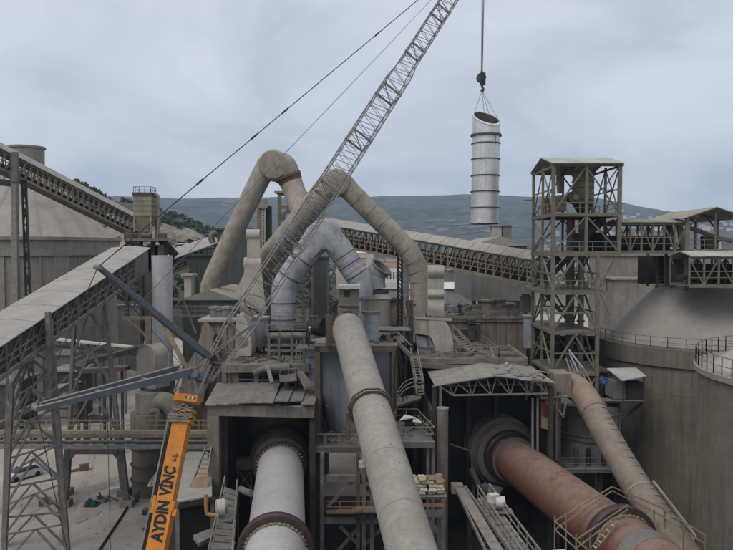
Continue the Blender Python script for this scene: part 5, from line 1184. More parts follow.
# steel rack between the blue duct and the vessel
t = thing('stair_rack', 'grey steel rack with rails under the vertical leg of the blue duct', 'frame', V(290, 362, 70))
for px in (269, 279, 292, 304):
    for y in (69.5, 72): member(t, 'post', 'steel_grey', V(px, 362, y), V(px, 332, y), .24)
for py in (337, 345, 351, 357): member(t, 'beam', 'steel_grey', V(267, py, 69.5), V(305, py, 69.5), .2, .22)
MB().hexa([V(267, 336.5, 69.3), V(306, 336.5, 69.3), V(306, 333.5, 73), V(267, 333.5, 73), V(267, 335.3, 69.3), V(306, 335.3, 69.3), V(306, 332.3, 73), V(267, 332.3, 73)]).build('deck_plate', 'deck', t)
railing(t, [V(267, 335.3, 69.3), V(306, 335.3, 69.3)], 1.05, 'rail_grey', step=1.2); railing(t, [V(267, 326, 74), V(318, 326, 74)], 1.05, 'steel_grey', step=1.2)
for (pa, pb) in ((283, 352), (296, 355)): MB().box(V(pa, pb, 71), (1.2, 1.2, 1.0)).build('gear', 'steel_dark', t)
member(t, 'ladder_rail', 'rail_grey', V(295.5, 388, 67.5), V(296.5, 340, 67.5), .12); member(t, 'ladder_rail', 'rail_grey', V(300, 388, 67.5), V(301, 340, 67.5), .12)
for k in range(12): member(t, 'rung', 'rail_grey', V(295.6, 344 + 3.6 * k, 67.5), V(300.6, 344 + 3.6 * k, 67.5), .07)
# lattice frame right of the blue duct
t = lattice_tower('bracing_tower', 'grey braced lattice tower standing between the blue duct legs', [V(292, 262, 80), V(312, 262, 80), V(312, 262, 82.5), V(292, 262, 82.5)], [V(292, 345, 80), V(313, 345, 80), V(313, 345, 82.5), V(292, 345, 82.5)], 5, wl=.28, wb=.16, style='X')
# black drum + person
t = thing('black_drum', 'large black cylindrical drum lying beside the helmeted worker near the central duct', 'drum', V(319, 336, 66))
MB().cyl(V(311, 328, 67.5), V(325, 327, 66.5), .82, n=28).build('body', 'black_rubber', t); MB().cyl(V(308.5, 328, 67.6), V(311, 328, 67.5), .62, n=24).build('end_plate', 'interior', t)
MB().box(V(319, 338, 67), (1.6, .8, .6)).build('cradle', 'old_concrete', t)
o = MB().box(V(324, 341, 65.2), (1.4, 1.0, .3)).bar(V(312, 340, 65), V(330, 338, 65), .25, .15).build('plate_stack', 'roof_dust'); tag(o, 'loose pale plates lying in front of the black drum', 'plates')

# ------------------------------------------------------------------ kilns
def kiln(name, label, pf, pn, r, shell, tyres, bands=()):
    pf, pn = Vector(pf), Vector(pn); d = (pn - pf).normalized(); L = (pn - pf).length
    t = thing(name, label, 'kiln', (pn.x, pn.y, 0)); nseg = int(L / 3.0)
    for k in range(nseg):
        a, b_ = pf + d * (L * k / nseg + .008), pf + d * (L * (k + 1) / nseg - .008)
        MB().tube([a, b_], r, n=64, caps=False).build('shell_section', shell if not callable(shell) else shell(k / nseg), t)
    MB().cyl(pf + d * .05, pf + d * (L - .05), r - .02, n=48).build('lining', 'clad_grey' if False else (shell if not callable(shell) else 'kiln_pink'), t)
    for u in tyres:
        p = pf + d * u
        MB().lathe(p, [(r + .05, 0), (r + .5, 0), (r + .54, .05), (r + .54, .66), (r + .5, .72), (r + .05, .72)], n=80, axis=d).build('tyre', 'tyre_steel', t)
        b = MB()
        for j in range(44):
            a = 2 * math.pi * j / 44; X1 = d.cross(Vector((0, 0, 1))).normalized(); Y1 = d.cross(X1); pp = p + d * .85 + (X1 * math.cos(a) + Y1 * math.sin(a)) * (r + .1)
            b.bar(pp, pp + d * (.16 + .08 * ((j * 7) % 3)), .13, .07)
        b.build('tyre_pad', 'grease_rim', t, kind='stuff'); MB().lathe(p + d * .72, [(r + .0, 0), (r + .06, 0), (r + .06, .3), (r, .3)], n=64, axis=d).build('retaining_ring', 'grease_rim', t)
    for (u, w, m_) in bands: MB().lathe(pf + d * u, [(r, 0), (r + .03, 0), (r + .03, w), (r, w)], n=64, axis=d).build('band', m_, t)
    return t, d
lf, ln = V(281, 440, 66.5), V(272.5, 560, 42.5); lf.z = ln.z = 9.7
KZ = 6.55; lf = Vector((-8.2, 68.8, 7.55)); ln = Vector((-5.17, 38, 6.25))
tK, dK = kiln('white_kiln', 'white rotary kiln running towards the camera left of the central duct', lf, ln + (ln - lf).normalized() * 6, 2.05, 'kiln_white', [68.8 - 48.3])
MB().lathe(lf + dK * 3.0, [(2.1, 0), (2.45, 0), (2.55, .1), (2.55, .9), (2.3, 1.1), (2.1, 1.1)], n=64, axis=dK).build('seal_ring', 'steel_dark', tK)
MB().lathe(lf + dK * 4.2, [(2.08, 0), (2.3, 0), (2.3, .3), (2.08, .3)], n=64, axis=dK).build('girth_ring', 'tyre_steel', tK)
b = MB()
for j in range(40):
    a = 2 * math.pi * j / 40; X1 = dK.cross(Vector((0, 0, 1))).normalized(); Y1 = dK.cross(X1); pp = lf + dK * 4.5 + (X1 * math.cos(a) + Y1 * math.sin(a)) * 2.14; b.bar(pp, pp + dK * .2, .16, .1)
b.build('bolt_ring', 'grease_rim', tK, kind='stuff')
t = thing('kiln_hood', 'dark round steel hood closing the far end of the white kiln', 'hood', (lf.x, lf.y, 0))
MB().lathe(lf + dK * .3, [(0, 0), (2.75, 0), (2.9, .2), (2.9, 2.2), (2.7, 2.6), (2.2, 2.6)], n=64, axis=dK).build('hood_shell', 'clad_dark', t)
for j in range(9):
    a = R(20 + 17.5 * j); X1 = dK.cross(Vector((0, 0, 1))).normalized(); Y1 = dK.cross(X1); 
    c0_ = lf + dK * .3 - Y1 * 0
    pa = lf + dK * .4 + (X1 * math.cos(a) - Y1 * math.sin(a) * (1 if Y1.z < 0 else -1)) * 2.8; member(t, 'rib', 'steel_dark', pa, pa + dK * 2.1, .16, .1)
rf, rn = Vector((12.9, 68.8, 7.8)), Vector((17.75, 40.6, 7.8))
dr = (rn - rf).normalized()
tR, dR = kiln('pink_kiln', 'pinkish red rotary kiln running diagonally to the lower right', rf, rn + dr * 12, 1.92, 'kiln_pink', [22.1], [(25.2, 1.3, 'clad_grey')])
for u in (9.0, 13.4, 14.2): MB().lathe(rf + dR * u, [(1.92, 0), (1.935, 0), (1.935, .05), (1.92, .05)], n=64, axis=dR).build('weld_seam', 'kiln_pink', tR)
MB().lathe(rf + dR * 2.0, [(1.92, 0), (2.3, 0), (2.4, .1), (2.4, .7), (2.25, .85), (1.92, .85)], n=64, axis=dR).build('seal_ring', 'tyre_steel', tR)
MB().lathe(rf + dR * 3.6, [(1.92, 0), (2.1, 0), (2.1, .25), (1.92, .25)], n=64, axis=dR).build('girth_ring', 'clad_grey', tR)
t = thing('kiln_hood', 'dusty grey round hood closing the far end of the pink kiln', 'hood', (rf.x, rf.y, 0))
MB().lathe(rf - dR * 1.6, [(0, 0), (3.2, 0), (3.3, .3), (3.3, 2.6), (3.0, 2.9), (2.95, 3.3), (2.6, 3.5), (2.2, 3.5)], n=64, axis=dR).build('hood_shell', 'clad_grey', t)
MB().lathe(rf + dR * 1.55, [(2.62, 0), (2.95, 0), (2.95, .25), (2.62, .25)], n=64, axis=dR).build('rim', 'steel_grey', t)
b = MB(); pp = rf + dR * 1.0; b.cyl(pp + Vector((-3.2, -.6, -1.5)), pp + Vector((-2.6, -1.8, -2.9)), .35, n=12).cyl(pp + Vector((-2.2, -1.5, -3.2)), pp + Vector((-.6, -2.5, -3.4)), .8, n=18); b.build('seal_drive', 'steel_dark', t)
member(t, 'strut', 'steel_grey', pp + Vector((-3.1, -.4, .8)), pp + Vector((-2.9, -.4, -6)), .3); member(t, 'lever', 'rail_grey', pp + Vector((-5.2, -.4, .9)), pp + Vector((-3.1, -.5, .2)), .12)
# kiln piers and rollers
for (nm, pos, dk, col_) in (('kiln_pier', lf + dK * 20.9, dK, 'white'), ('kiln_pier', rf + dR * 22.4, dR, 'pink'), ):
    t = thing(nm, f'concrete pier with steel rollers carrying the tyre of the {col_} kiln', 'pier', (pos.x, pos.y, 0))
    sx = dk.cross(Vector((0, 0, 1))).normalized(); MB().box((pos.x, pos.y, 1.5 if col_ == 'white' else 2.1), (5.6, 2.6, 3.0 if col_ == 'white' else 4.2), math.atan2(sx.y, sx.x)).build('block', 'old_concrete', t)
    for s_ in (-1, 1):
        c = pos + sx * (1.65 * s_) - Vector((0, 0, 2.7)); MB().cyl(c - dk * .45, c + dk * .45, .62, n=24).build('roller', 'tyre_steel', t); MB().cyl(c - dk * 1.0, c + dk * 1.0, .22, n=12).build('axle', 'steel_dark', t)

# ------------------------------------------------------------------ right kiln house
KY = 61.0; t = thing('right_kiln_house', 'dark open kiln house with a sagging dusty truss roof over the pink kiln end', 'building', (X(490, KY), KY + 6, 0))
def rp(u, v):    # roof surface: u across, v depth
    xs = X(430 + 128 * u, KY + 9 * v)
    z0 = Z(385, KY) + (Z(375, KY) - Z(385, KY)) * min(1, u * 2.0) + (-(u - .5) * 1.0 if u > .5 else 0)
    return Vector((X(435 + 120 * u, KY), KY + 8.5 * v, z0 + v * (Z(360.5, KY + 8.5) - Z(375, KY)) * (1 - .55 * abs(u - .42) * 1.6)))
nS = 10; rw = random.Random(8)
for i in range(nS):
    u0, u1 = i / nS, (i + 1) / nS - .002; rag = .07 if u0 > .6 else .0; gap = rw.uniform(0, .12) if u0 > .62 else 0
    b = MB(); v0 = -0.03 + rw.uniform(-rag, rag)
    q0, q1, q2, q3 = rp(u0, v0), rp(u1, v0 + rw.uniform(-rag, rag) * .5), rp(u1, 1 - gap), rp(u0, 1)
    dz = Vector((0, 0, .012 * (i % 2) + (rw.uniform(-.14, .06) if u0 > .6 else 0))); b.slab([q0 + dz, q1 + dz, q2 + dz, q3 + dz], .08); b.build('roof_sheet', 'roof_old', t)
    if u0 > .55:
        b = MB()
        for k in range(4):
            p = rp(rw.uniform(u0, u1), rw.uniform(-.1, .8)); b.bar(p + Vector((0, 0, .1)), p + Vector((rw.uniform(-1.2, 1.2), rw.uniform(-1, 1), rw.uniform(.0, .35))), .25, .05)
        b.build('torn_sheet', 'roof_old', t, kind='stuff')
for v in (0.0, .5, 1.0):
    yv = KY + 8.5 * v + .15; zb0 = Z(395.5, KY); xl_, xr_ = X(454, KY), X(550, KY)
    member(t, 'bottom_chord', 'rail_grey', (xl_, yv, zb0), (xr_, yv, zb0 + .15), .13, .13); member(t, 'end_strut', 'rail_grey', (X(440, KY), yv, Z(386, KY)), (xl_, yv, zb0), .14)
    nB = 5
    for k in range(nB + 1):
        u = k / nB; top = rp(.02 + .93 * (.5 + k) / (nB + 1) if False else (u * .8 + .12), 0); top = Vector((top.x, yv, top.z - .12 + v * (Z(360.5, KY + 8.5) - Z(375, KY)) * .9)); bot = Vector((xl_ + (xr_ - xl_) * u, yv, zb0))
        member(t, 'web', 'steel_grey', bot, top, .09)
        if k < nB: nx = rp((u + .5 / nB) * .8 + .12, 0); nx = Vector((nx.x, yv, top.z)); member(t, 'web', 'steel_grey', bot, nx, .08); member(t, 'web', 'steel_grey', Vector((xl_ + (xr_ - xl_) * (k + 1) / nB, yv, zb0)), nx, .1)
    pr_ = [rp(k / 6, 0) for k in range(7)]
    for a, c in zip(pr_[:-1], pr_[1:]):
        a = Vector((a.x, yv, a.z - .15 + v * (Z(360.5, KY + 8.5) - Z(375, KY)) * .85)); c = Vector((c.x, yv, c.z - .15 + v * (Z(360.5, KY + 8.5) - Z(375, KY)) * .85)); member(t, 'top_chord', 'steel_grey', a, c, .14)
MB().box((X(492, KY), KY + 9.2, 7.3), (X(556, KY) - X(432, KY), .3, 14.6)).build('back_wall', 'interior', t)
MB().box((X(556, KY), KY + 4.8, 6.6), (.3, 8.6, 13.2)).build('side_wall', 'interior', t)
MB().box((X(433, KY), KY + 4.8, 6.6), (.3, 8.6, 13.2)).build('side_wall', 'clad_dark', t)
member(t, 'post', 'steel_grey', V(440.5, 410, KY - .2), V(440.5, 386, KY - .2), .22)
for px in (434, 551): member(t, 'post', 'steel_dark', G0(V(px, 420, KY + .2)), V(px, 386, KY + .2), .35)
t = thing('round_pillar', 'round weathered concrete pillar standing left of the pink kiln hood', 'pillar', G0(V(442.5, 450, 58.5))); p = V(442.5, 409, 58.5)
MB().cyl((p.x, p.y, 0), p, .47, n=28).build('shaft', 'old_concrete', t); MB().cyl(p, p + Vector((0, 0, .12)), .5, n=28).build('cap', 'ring_concrete', t)
# stairs centre right
t = thing('steel_stair', 'steep steel stair with pale handrails beside the blue vessel', 'stair', V(415, 395, 64))
a, b_ = V(410.5, 358, 66.5), V(417, 394, 64.0); w_ = Vector((X(418, 65) - X(411, 65), 0, 0))
for o_ in (Vector((0, 0, 0)), w_): member(t, 'stringer', 'rail_grey', a + o_, b_ + o_, .1, .3)
for k in range(14): member(t, 'tread', 'steel_grey', a.lerp(b_, k / 13), a.lerp(b_, k / 13) + w_, .3, .07)
b = MB()
for o_ in (Vector((0, 0, 0)), w_):
    b.bar(a + o_ + Vector((0, 0, 1)), b_ + o_ + Vector((0, 0, 1)), .08)
    for k in range(6): b.bar(a.lerp(b_, k / 5) + o_, a.lerp(b_, k / 5) + o_ + Vector((0, 0, 1)), .06)
b.build('handrail', 'rail_grey', t)
a2 = V(398, 343, 68); b2 = V(411, 356, 66.5); member(t, 'upper_stringer', 'rail_grey', a2, b2, .1, .4); member(t, 'upper_rail', 'rail_grey', a2 + Vector((0, 0, 1)), b2 + Vector((0, 0, 1)), .09)
t = thing('curved_rail_platform', 'small platform with bent pale handrails at the foot of the steel stair', 'platform', V(408, 400, 63))
MB().hexa([V(396, 408, 62), V(421, 400, 62.5), V(421, 396, 64.5), V(398, 399, 64.5), V(396, 406, 62), V(421, 398, 62.5), V(421, 394, 64.5), V(398, 397, 64.5)]).build('floor', 'steel_dark', t)
for k in range(3):
    h = Vector((0, 0, .35 * k + .3)); MB().tube([V(397, 404, 62) + h, V(403, 395, 62.2) + h, V(412, 390, 62.3) + h, V(421, 390, 62.5) + h], .04, n=6, smooth_pts=4).build('rail', 'rail_grey', t)
# landing platform right of the duct
t = thing('landing_platform', 'railed grey landing with a heap of rags right of the central duct collar', 'platform', V(415, 440, 57)); zl = Z(441, 56)
Lq = [(X(396, 56), 56, zl), (X(435, 56), 56, zl), (X(418, 62), 62.5, zl), (X(396, 62), 62.5, zl)]
MB().slab(Lq, .3).build('floor', 'deck', t); railing(t, [Lq[0], Lq[1], Lq[2], Lq[3]], 1.1, 'rail_grey', step=1.0)
member(t, 'edge_beam', 'steel_grey', Vector(Lq[0]) + Vector((0, -.1, -.25)), Vector(Lq[1]) + Vector((0, -.1, -.25)), .14, .5)
for px in (400, 428, 433): member(t, 'column', 'steel_grey', G0(V(px, 440, 56.3)), V(px, 443, 56.3), .24)
o = MB(); leaf = random.Random(2)
t2 = thing('rag_heap', 'heap of white sheets over a black bin on the railed landing', 'heap', V(410, 420, 59)); pz = V(410, 421, 59.5)
MB().lathe((pz.x, pz.y, zl), [(.4, 0), (.45, .8), (0, .8)], n=12).build('bin', 'black_rubber', t2)
b = MB(); b.slab([pz + Vector((-.9, -.3, .15)), pz + Vector((-.1, -.4, .35)), pz + Vector((.5, 0, .32)), pz + Vector((-.4, .5, .45))], .07); b.slab([pz + Vector((.2, -.5, .1)), pz + Vector((1.0, -.2, -.1)), pz + Vector((.8, .4, .05)), pz + Vector((.3, .2, .3))], .06); b.build('sheet', 'plastic_white', t2)
# pallets
t = thing('pallet_table', 'rusty steel table stacked with sacks right of the central duct', 'table', V(432, 495, 50)); zp = Z(497, 50.5)
MB().box((X(428, 51.5), 51.7, zp), (2.6, 2.8, .15)).build('top', 'steel_brown', t); member(t, 'edge', 'orange_rust', (X(411, 50.3), 50.3, zp - .5), (X(446, 50.3), 50.3, zp - .5), .12, .22); member(t, 'edge', 'steel_grey', (X(411, 50.3), 50.3, zp - 1.1), (X(446, 50.3), 50.3, zp - 1.1), .12, .5)
for px in (412, 444):
    for y in (50.4, 53): member(t, 'leg', 'steel_grey', (X(px, 50.4), y, 0), (X(px, 50.4), y, zp - .1), .28)
member(t, 'brace', 'steel_grey', V(425, 515, 50.6), V(444, 540, 50.6), .26)
rw = random.Random(13); k = 0
for lay in range(5):
    for i in range(4):
        for j in range(2):
            if lay == 4 and (i in (0, 3) or rw.random() < .3): continue
            x = X(428, 51.5) - .9 + i * .6 + rw.uniform(-.12, .12); y = 51.1 + j * 1.0 + rw.uniform(-.2, .2) + lay * .12
            b = MB(); w, d_, h = .56, .9, .2; q = []
            for (zz, s_) in ((0, .86), (.5, 1.0), (1, .82)): q += [(x - w / 2 * s_, y - d_ / 2 * s_, zp + .09 + lay * .21 + h * zz), (x + w / 2 * s_, y - d_ / 2 * s_, zp + .09 + lay * .21 + h * zz), (x + w / 2 * s_, y + d_ / 2 * s_, zp + .09 + lay * .21 + h * zz), (x - w / 2 * s_, y + d_ / 2 * s_, zp + .09 + lay * .21 + h * zz)]
            b.add(q, [(3, 2, 1, 0), (8, 9, 10, 11)] + [(r_ * 4 + c_, r_ * 4 + (c_ + 1) % 4, r_ * 4 + 4 + (c_ + 1) % 4, r_ * 4 + 4 + c_) for r_ in range(2) for c_ in range(4)], True)
            Ms = Matrix.Rotation(rw.uniform(-.35, .35), 3, 'Z') @ Matrix.Rotation(rw.uniform(-.12, .12), 3, 'Y'); cs = Vector((x, y, zp + .09 + lay * .21 + h / 2)); b.v = [cs + Ms @ (v_ - cs) for v_ in b.v]
            o = b.build('sack', rw.choice(['paper_sack', 'paper_sack', 'paper_brown', 'plastic_white', 'tan_sheet'])); tag(o, 'dusty sack in the pile on the rusty table right of the central duct', 'sack', 'sacks piled on the rusty table')
# conveyor rails + walkway right of centre
t = thing('inclined_conveyor', 'narrow open conveyor with pale edges running down beside the pink kiln', 'conveyor', V(490, 530, 46))
for (x0_, x1_, m_, w_, h_) in ((452, 484, 'rail_grey', .12, .25), (456.5, 497, 'old_concrete', .75, .12), (462, 511, 'rail_grey', .14, .3)):
    member(t, 'side_rail' if w_ < .5 else 'trough', m_, V(x0_ + 3, 487, 57), V(x1_ + 6, 560, 44), w_, h_)
for k in range(14): member(t, 'roller', 'steel_dark', V(455, 487, 57).lerp(V(490, 560, 44), k / 13) - Vector((0, 0, .25)), V(465, 487, 57).lerp(V(517, 560, 44), k / 13) - Vector((0, 0, .25)), .12)
MB().box(V(457, 488, 57), (.9, .8, .7)).build('head_box', 'tan_sheet', t)
for (px, py, D) in ((470, 505, 54), (490, 540, 48)): member(t, 'support', 'steel_dark', G0(V(px, py, D)), V(px, py, D), .3)
t = thing('kiln_walkway', 'railed walkway with a white drive unit between the open conveyor and the pink kiln', 'walkway', V(510, 530, 46))
a, b_ = V(478, 492, 54), V(527, 566, 43); a1_, b1_ = V(489, 490, 54), V(546, 566, 43)
for (p, q) in ((a, b_), (a1_, b1_)):
    member(t, 'top_rail', 'rail_grey', p + Vector((0, 0, .5)), q + Vector((0, 0, .5)), .1); member(t, 'stringer', 'steel_grey', p - Vector((0, 0, .6)), q - Vector((0, 0, .6)), .12, .3); member(t, 'mid_rail', 'steel_grey', p, q, .06)
    for k in range(8): member(t, 'stanchion', 'rail_grey', p.lerp(q, k / 7) - Vector((0, 0, .6)), p.lerp(q, k / 7) + Vector((0, 0, .5)), .08)
for k in range(12): MB().slab([a.lerp(b_, k / 12) - Vector((0, 0, .45)), a1_.lerp(b1_, k / 12) - Vector((0, 0, .45)), a1_.lerp(b1_, (k + .93) / 12) - Vector((0, 0, .45)), a.lerp(b_, (k + .93) / 12) - Vector((0, 0, .45))], .06).build('grating', 'steel_dark', t)
for k in (2, 9): member(t, 'support', 'steel_dark', G0(a.lerp(b_, k / 12)), a.lerp(b_, k / 12) - Vector((0, 0, .6)), .25)
t = thing('drive_unit', 'white box and round gear housing on the walkway beside the pink kiln', 'machine', V(498, 506, 51)); p = V(499.5, 502, 51)
MB().cyl(p + Vector((-.3, 0, 0)), p + Vector((.35, 0, 0)), .42, n=20).build('gear_housing', 'plastic_white', t); MB().box(V(493.5, 498, 51), (.7, .5, .6), .4).build('motor_box', 'plastic_white', t); MB().box(V(501, 511, 51), (1.6, .9, .12)).build('base', 'rail_grey', t)
# scaffold walkway at the right tyre
t = thing('tyre_scaffold', 'pale tube scaffold railing around the tyre of the pink kiln', 'scaffold', V(600, 520, 44)); cT = rf + dR * 22.4; sx = dR.cross(Vector((0, 0, 1))).normalized()
if sx.x < 0: sx = -sx
def S_(u, v, z): return cT + sx * u + dR * v + Vector((0, 0, z))
b = MB(); Q = [S_(-4.2, -1.2, 1.6), S_(0, -1.6, 3.6), S_(3.9, -1.2, .4), S_(3.9, 2.0, .4), S_(0, 2.2, 3.3), S_(-4.2, 2.0, 1.6)]
b = MB()
for z in (0, .55):
    b.bar(S_(-4.0, -1.3, .6 + z), S_(.2, -1.5, 2.9 + z * .5), .07); b.bar(S_(.2, -1.5, 2.9 + z * .5), S_(4.0, -1.3, .9 + z), .07)
    b.bar(S_(-4.0, 1.8, .6 + z), S_(-.6, 1.9, 2.9 + z * .5), .07); b.bar(S_(3.9, -1.3, .9 + z), S_(3.9, 3.2, .9 + z), .07); b.bar(S_(-4.0, -1.3, .6 + z), S_(-4.0, 3.2, .6 + z), .07)
b.build('rail', 'rail_tan', t)
for (u, v) in ((-4, -1.3), (-4, 1.8), (-3.1, 1.9), (-3.2, -1.3), (4, -1.3), (3.9, 1.0), (3.9, 3.2), (3.2, -1.3)): member(t, 'post', 'rail_tan', S_(u, v, -1.6), S_(u, v, 1.5), .08)
for u in (-3.6, 3.7): MB().box(S_(u, .6, -.9), (.8, 4.2, .1), math.atan2(dR.x, -dR.y) if False else math.atan2(dR.y, dR.x) - math.pi / 2).build('plank', 'plastic_white', t)
t = thing('short_ladder', 'short pale ladder leaning on the pink kiln in front of its tyre', 'ladder', S_(-2, 1.4, 1.5)); la, lb_ = S_(-3.1, 1.5, .15), S_(-1.1, 1.2, 1.95)
for o_ in (Vector((0, 0, 0)), dR * .45): member(t, 'rail', 'rail_tan', la + o_, lb_ + o_, .07)
for k in range(6): member(t, 'rung', 'plastic_white', la.lerp(lb_, (k + .3) / 6), la.lerp(lb_, (k + .3) / 6) + dR * .45, .07)

# ------------------------------------------------------------------ rusty duct to the lower right
P5 = [V(563, 384, 65.5), V(572, 386, 65), V(583, 394, 63.5), V(594, 412, 61), V(612, 445, 57.5), V(640, 492, 53), V(672, 538, 49), V(705, 580, 46)]
t = thing('rusty_duct', 'rust-stained beige duct with step irons sloping from the frame tower to the lower right', 'duct', P5[-1])
MB().tube(P5[:4], [1.2, 1.2, 1.15, 1.10], n=32, smooth_pts=5).build('elbow', 'rust', t)
MB().tube(P5[3:], [1.10, 1.08, 1.08, 1.08, 1.08], n=32, smooth_pts=3).build('lower_run', 'duct_rusty', t)
dj = (P5[4] - P5[3]).normalized()
MB().lathe(P5[3], [(1.08, -.1), (1.16, -.1), (1.16, .15), (1.08, .15)], n=32, axis=dj).build('flange', 'duct_rusty', t); MB().lathe(P5[5], [(1.07, 0), (1.12, 0), (1.12, .15), (1.07, .15)], n=32, axis=P5[5] - P5[4]).build('flange', 'duct_beige', t)
b = MB(); 
for u in range(19):
    s_ = u / 18 * 3.0; k = min(3, int(s_) + 3 - 0) if False else int(min(s_, 2.999)); pp = P5[3 + k].lerp(P5[4 + k], s_ - k); d_ = (P5[4 + k] - P5[3 + k]).normalized(); sx2 = d_.cross(Vector((0, 0, 1))).normalized(); up2 = sx2.cross(d_)
    if sx2.x < 0: sx2 = -sx2
    n_ = (up2 * .93 + sx2 * .2).normalized(); c = pp + n_ * 1.10; member(t, 'step_iron', 'steel_grey', c - sx2 * .26, c + sx2 * .26, .06, .06)
MB().box(V(559, 383, 64.5), (1.5, 2.6, 2.1)).build('inlet_box', 'duct_rusty', t)
member(t, 'cable_tray', 'duct_beige', P5[5] + Vector((.95, 0, .85)), P5[7] + Vector((.95, 0, .85)), .14)
b = MB(); b.bar(V(569, 350, 66), V(583, 368, 64.5), .12); b.bar(V(569, 352, 66), V(578, 372, 64.6), .1); o = b.build('loose_pole', 'blue_white'); tag(o, 'white pole leaning on the top of the rusty duct', 'pole')
b = MB()
for k in range(5): b.bar(V(566 + k * 4, 358 + k * 2, 66 - .2 * k), V(572 + k * 5, 376 + k * 2, 65 - .2 * k), .16, .05)
o = b.build('scrap_strips', 'duct_rusty'); tag(o, 'bundle of scrap strips lying over the bend of the rusty duct', 'scrap')
o = MB().cyl(V(600, 378, 63.5), V(605, 384, 63.2), .32, n=14).box(V(604, 380, 63.4), (.5, .5, .5)).build('winch', 'motor_blue'); tag(o, 'small blue motor beside the rusty duct bend', 'motor')
t = thing('canopy_shed', 'small open shed with a pale slanted sheet roof right of the rusty duct', 'shed', V(627, 398, 66))
MB().slab([V(607, 368, 68.5), V(636, 367.5, 68.5), V(646, 375.5, 65.2), V(622, 380, 65)], .12).build('roof', 'roof_pale', t)
for (px, py, D) in ((609, 370, 68.3), (635, 369, 68.3), (644, 377, 65.4), (623, 381, 65.2)): member(t, 'post', 'steel_dark', V(px, 402, D), V(px, py, D), .12)
MB().box(V(623, 388, 67.6), (2.6, 2.4, 1.6)).build('machine', 'clad_grey', t); MB().box(V(633, 390, 66.4), (1.4, 1.2, 1.6)).build('machine_dark', 'interior', t)
MB().hexa([V(605, 403, 65), V(645, 403, 65), V(642, 399, 69), V(606, 399, 69), V(605, 401, 65), V(645, 401, 65), V(642, 397, 69), V(606, 397, 69)]).build('floor', 'steel_dark', t)
member(t, 'bracket', 'steel_dark', V(642, 403, 66), V(615, 425, 66), .2); member(t, 'leg', 'steel_dark', G0(V(616, 403, 67)), V(616, 403, 67), .3)
# tank right of kiln house
D_ = 65; t = thing('octagonal_tank', 'grey many-sided tank with railed deck between the pink kiln and the rusty duct', 'tank', G0(V(585, 440, D_ + 3))); cx5 = X(590, D_ + 2.6)
MB().lathe((cx5, D_ + 2.6, 0), [(0, Z(407, D_)), (2.9, Z(408, D_)), (2.9, Z(439, D_)), (3.0, Z(439, D_)), (3.0, Z(442, D_))], n=10, smooth=False).build('shell', 'clad_grey', t)
MB().lathe((cx5, D_ + 2.6, 0), [(2.7, Z(442, D_)), (2.6, Z(466, D_)), (0, Z(466, D_))], n=24).build('lower_shell', 'vessel_blue', t)
for k in range(10): a = 2 * math.pi * k / 10; member(t, 'edge_angle', 'steel_grey', (cx5 + 2.93 * math.cos(a), D_ + 2.6 + 2.93 * math.sin(a), Z(439, D_)), (cx5 + 2.93 * math.cos(a), D_ + 2.6 + 2.93 * math.sin(a), Z(408, D_)), .1)
for py in (417, 437): MB().lathe((cx5, D_ + 2.6, Z(py, D_)), [(2.9, 0), (3.02, 0), (3.02, .1), (2.9, .1)], n=10, smooth=False).build('hoop', 'steel_grey', t)
zk = Z(470, 63); MB().box((X(600, 63), 66, zk), (X(640, 63) - X(560, 63), 6.2, .25)).build('deck', 'steel_dark', t); member(t, 'deck_beam', 'steel_grey', (X(560, 63), 62.8, zk), (X(636, 63), 62.8, zk), .2, .35)
railing(t, [(X(560, 63), 62.95, zk + .1), (X(636, 63), 62.95, zk + .1)], 1.0, 'steel_grey', step=1.4)
for px in (565, 600, 634): member(t, 'leg', 'steel_dark', G0(V(px, 470, 63.4)), V(px, 470, 63.4), .35)
for k, px in enumerate((576, 588, 604)): MB().lathe(V(px, 466, 64), [(.25, 0), (.25, 1.6), (0, 1.7)], n=10).build('valve_post', 'interior' if k else 'clad_dark', t)
t = thing('red_cabinet', 'tan sheet cabinet with a dark red upper panel left of the grey many-sided tank', 'cabinet', V(547, 440, 63)); D_ = 62.5
MB().slab([V(541.5, 404, D_), V(555.5, 402, D_), V(555.5, 436, D_), V(549, 430, D_), V(541.5, 428, D_)], .6, Vector((0, 1, 0))).build('body', 'tan_sheet', t)
MB().slab([V(541.8, 402, D_ - .06), V(554.6, 404, D_ - .06), V(554.6, 420.5, D_ - .06), V(541.8, 415.5, D_ - .06)], .06, Vector((0, 1, 0))).build('red_panel', 'red_paint', t)
MB().box(V(548, 401, D_ - .12), (.3, .04, .6)).build('sticker', 'tan_sheet', t)
for px in (532.5, 537.5, 556.5): member(t, 'post', 'rail_grey', V(px, 460, D_ - .1), V(px, 398, D_ - .1), .18)
member(t, 'post', 'steel_brown', G0(V(559, 440, D_)), V(559, 392, D_), .3)
b = MB(); b.bar(V(541, 398, D_ - .3), V(568, 396, D_ - .5), .2, .12); b.bar(V(556, 407, D_ - .3), V(563, 416, D_ - .3), .15); b.bar(V(563, 417, D_ - .3), V(566, 401, D_ - .3), .15); b.build('pipe', 'rail_grey', t)

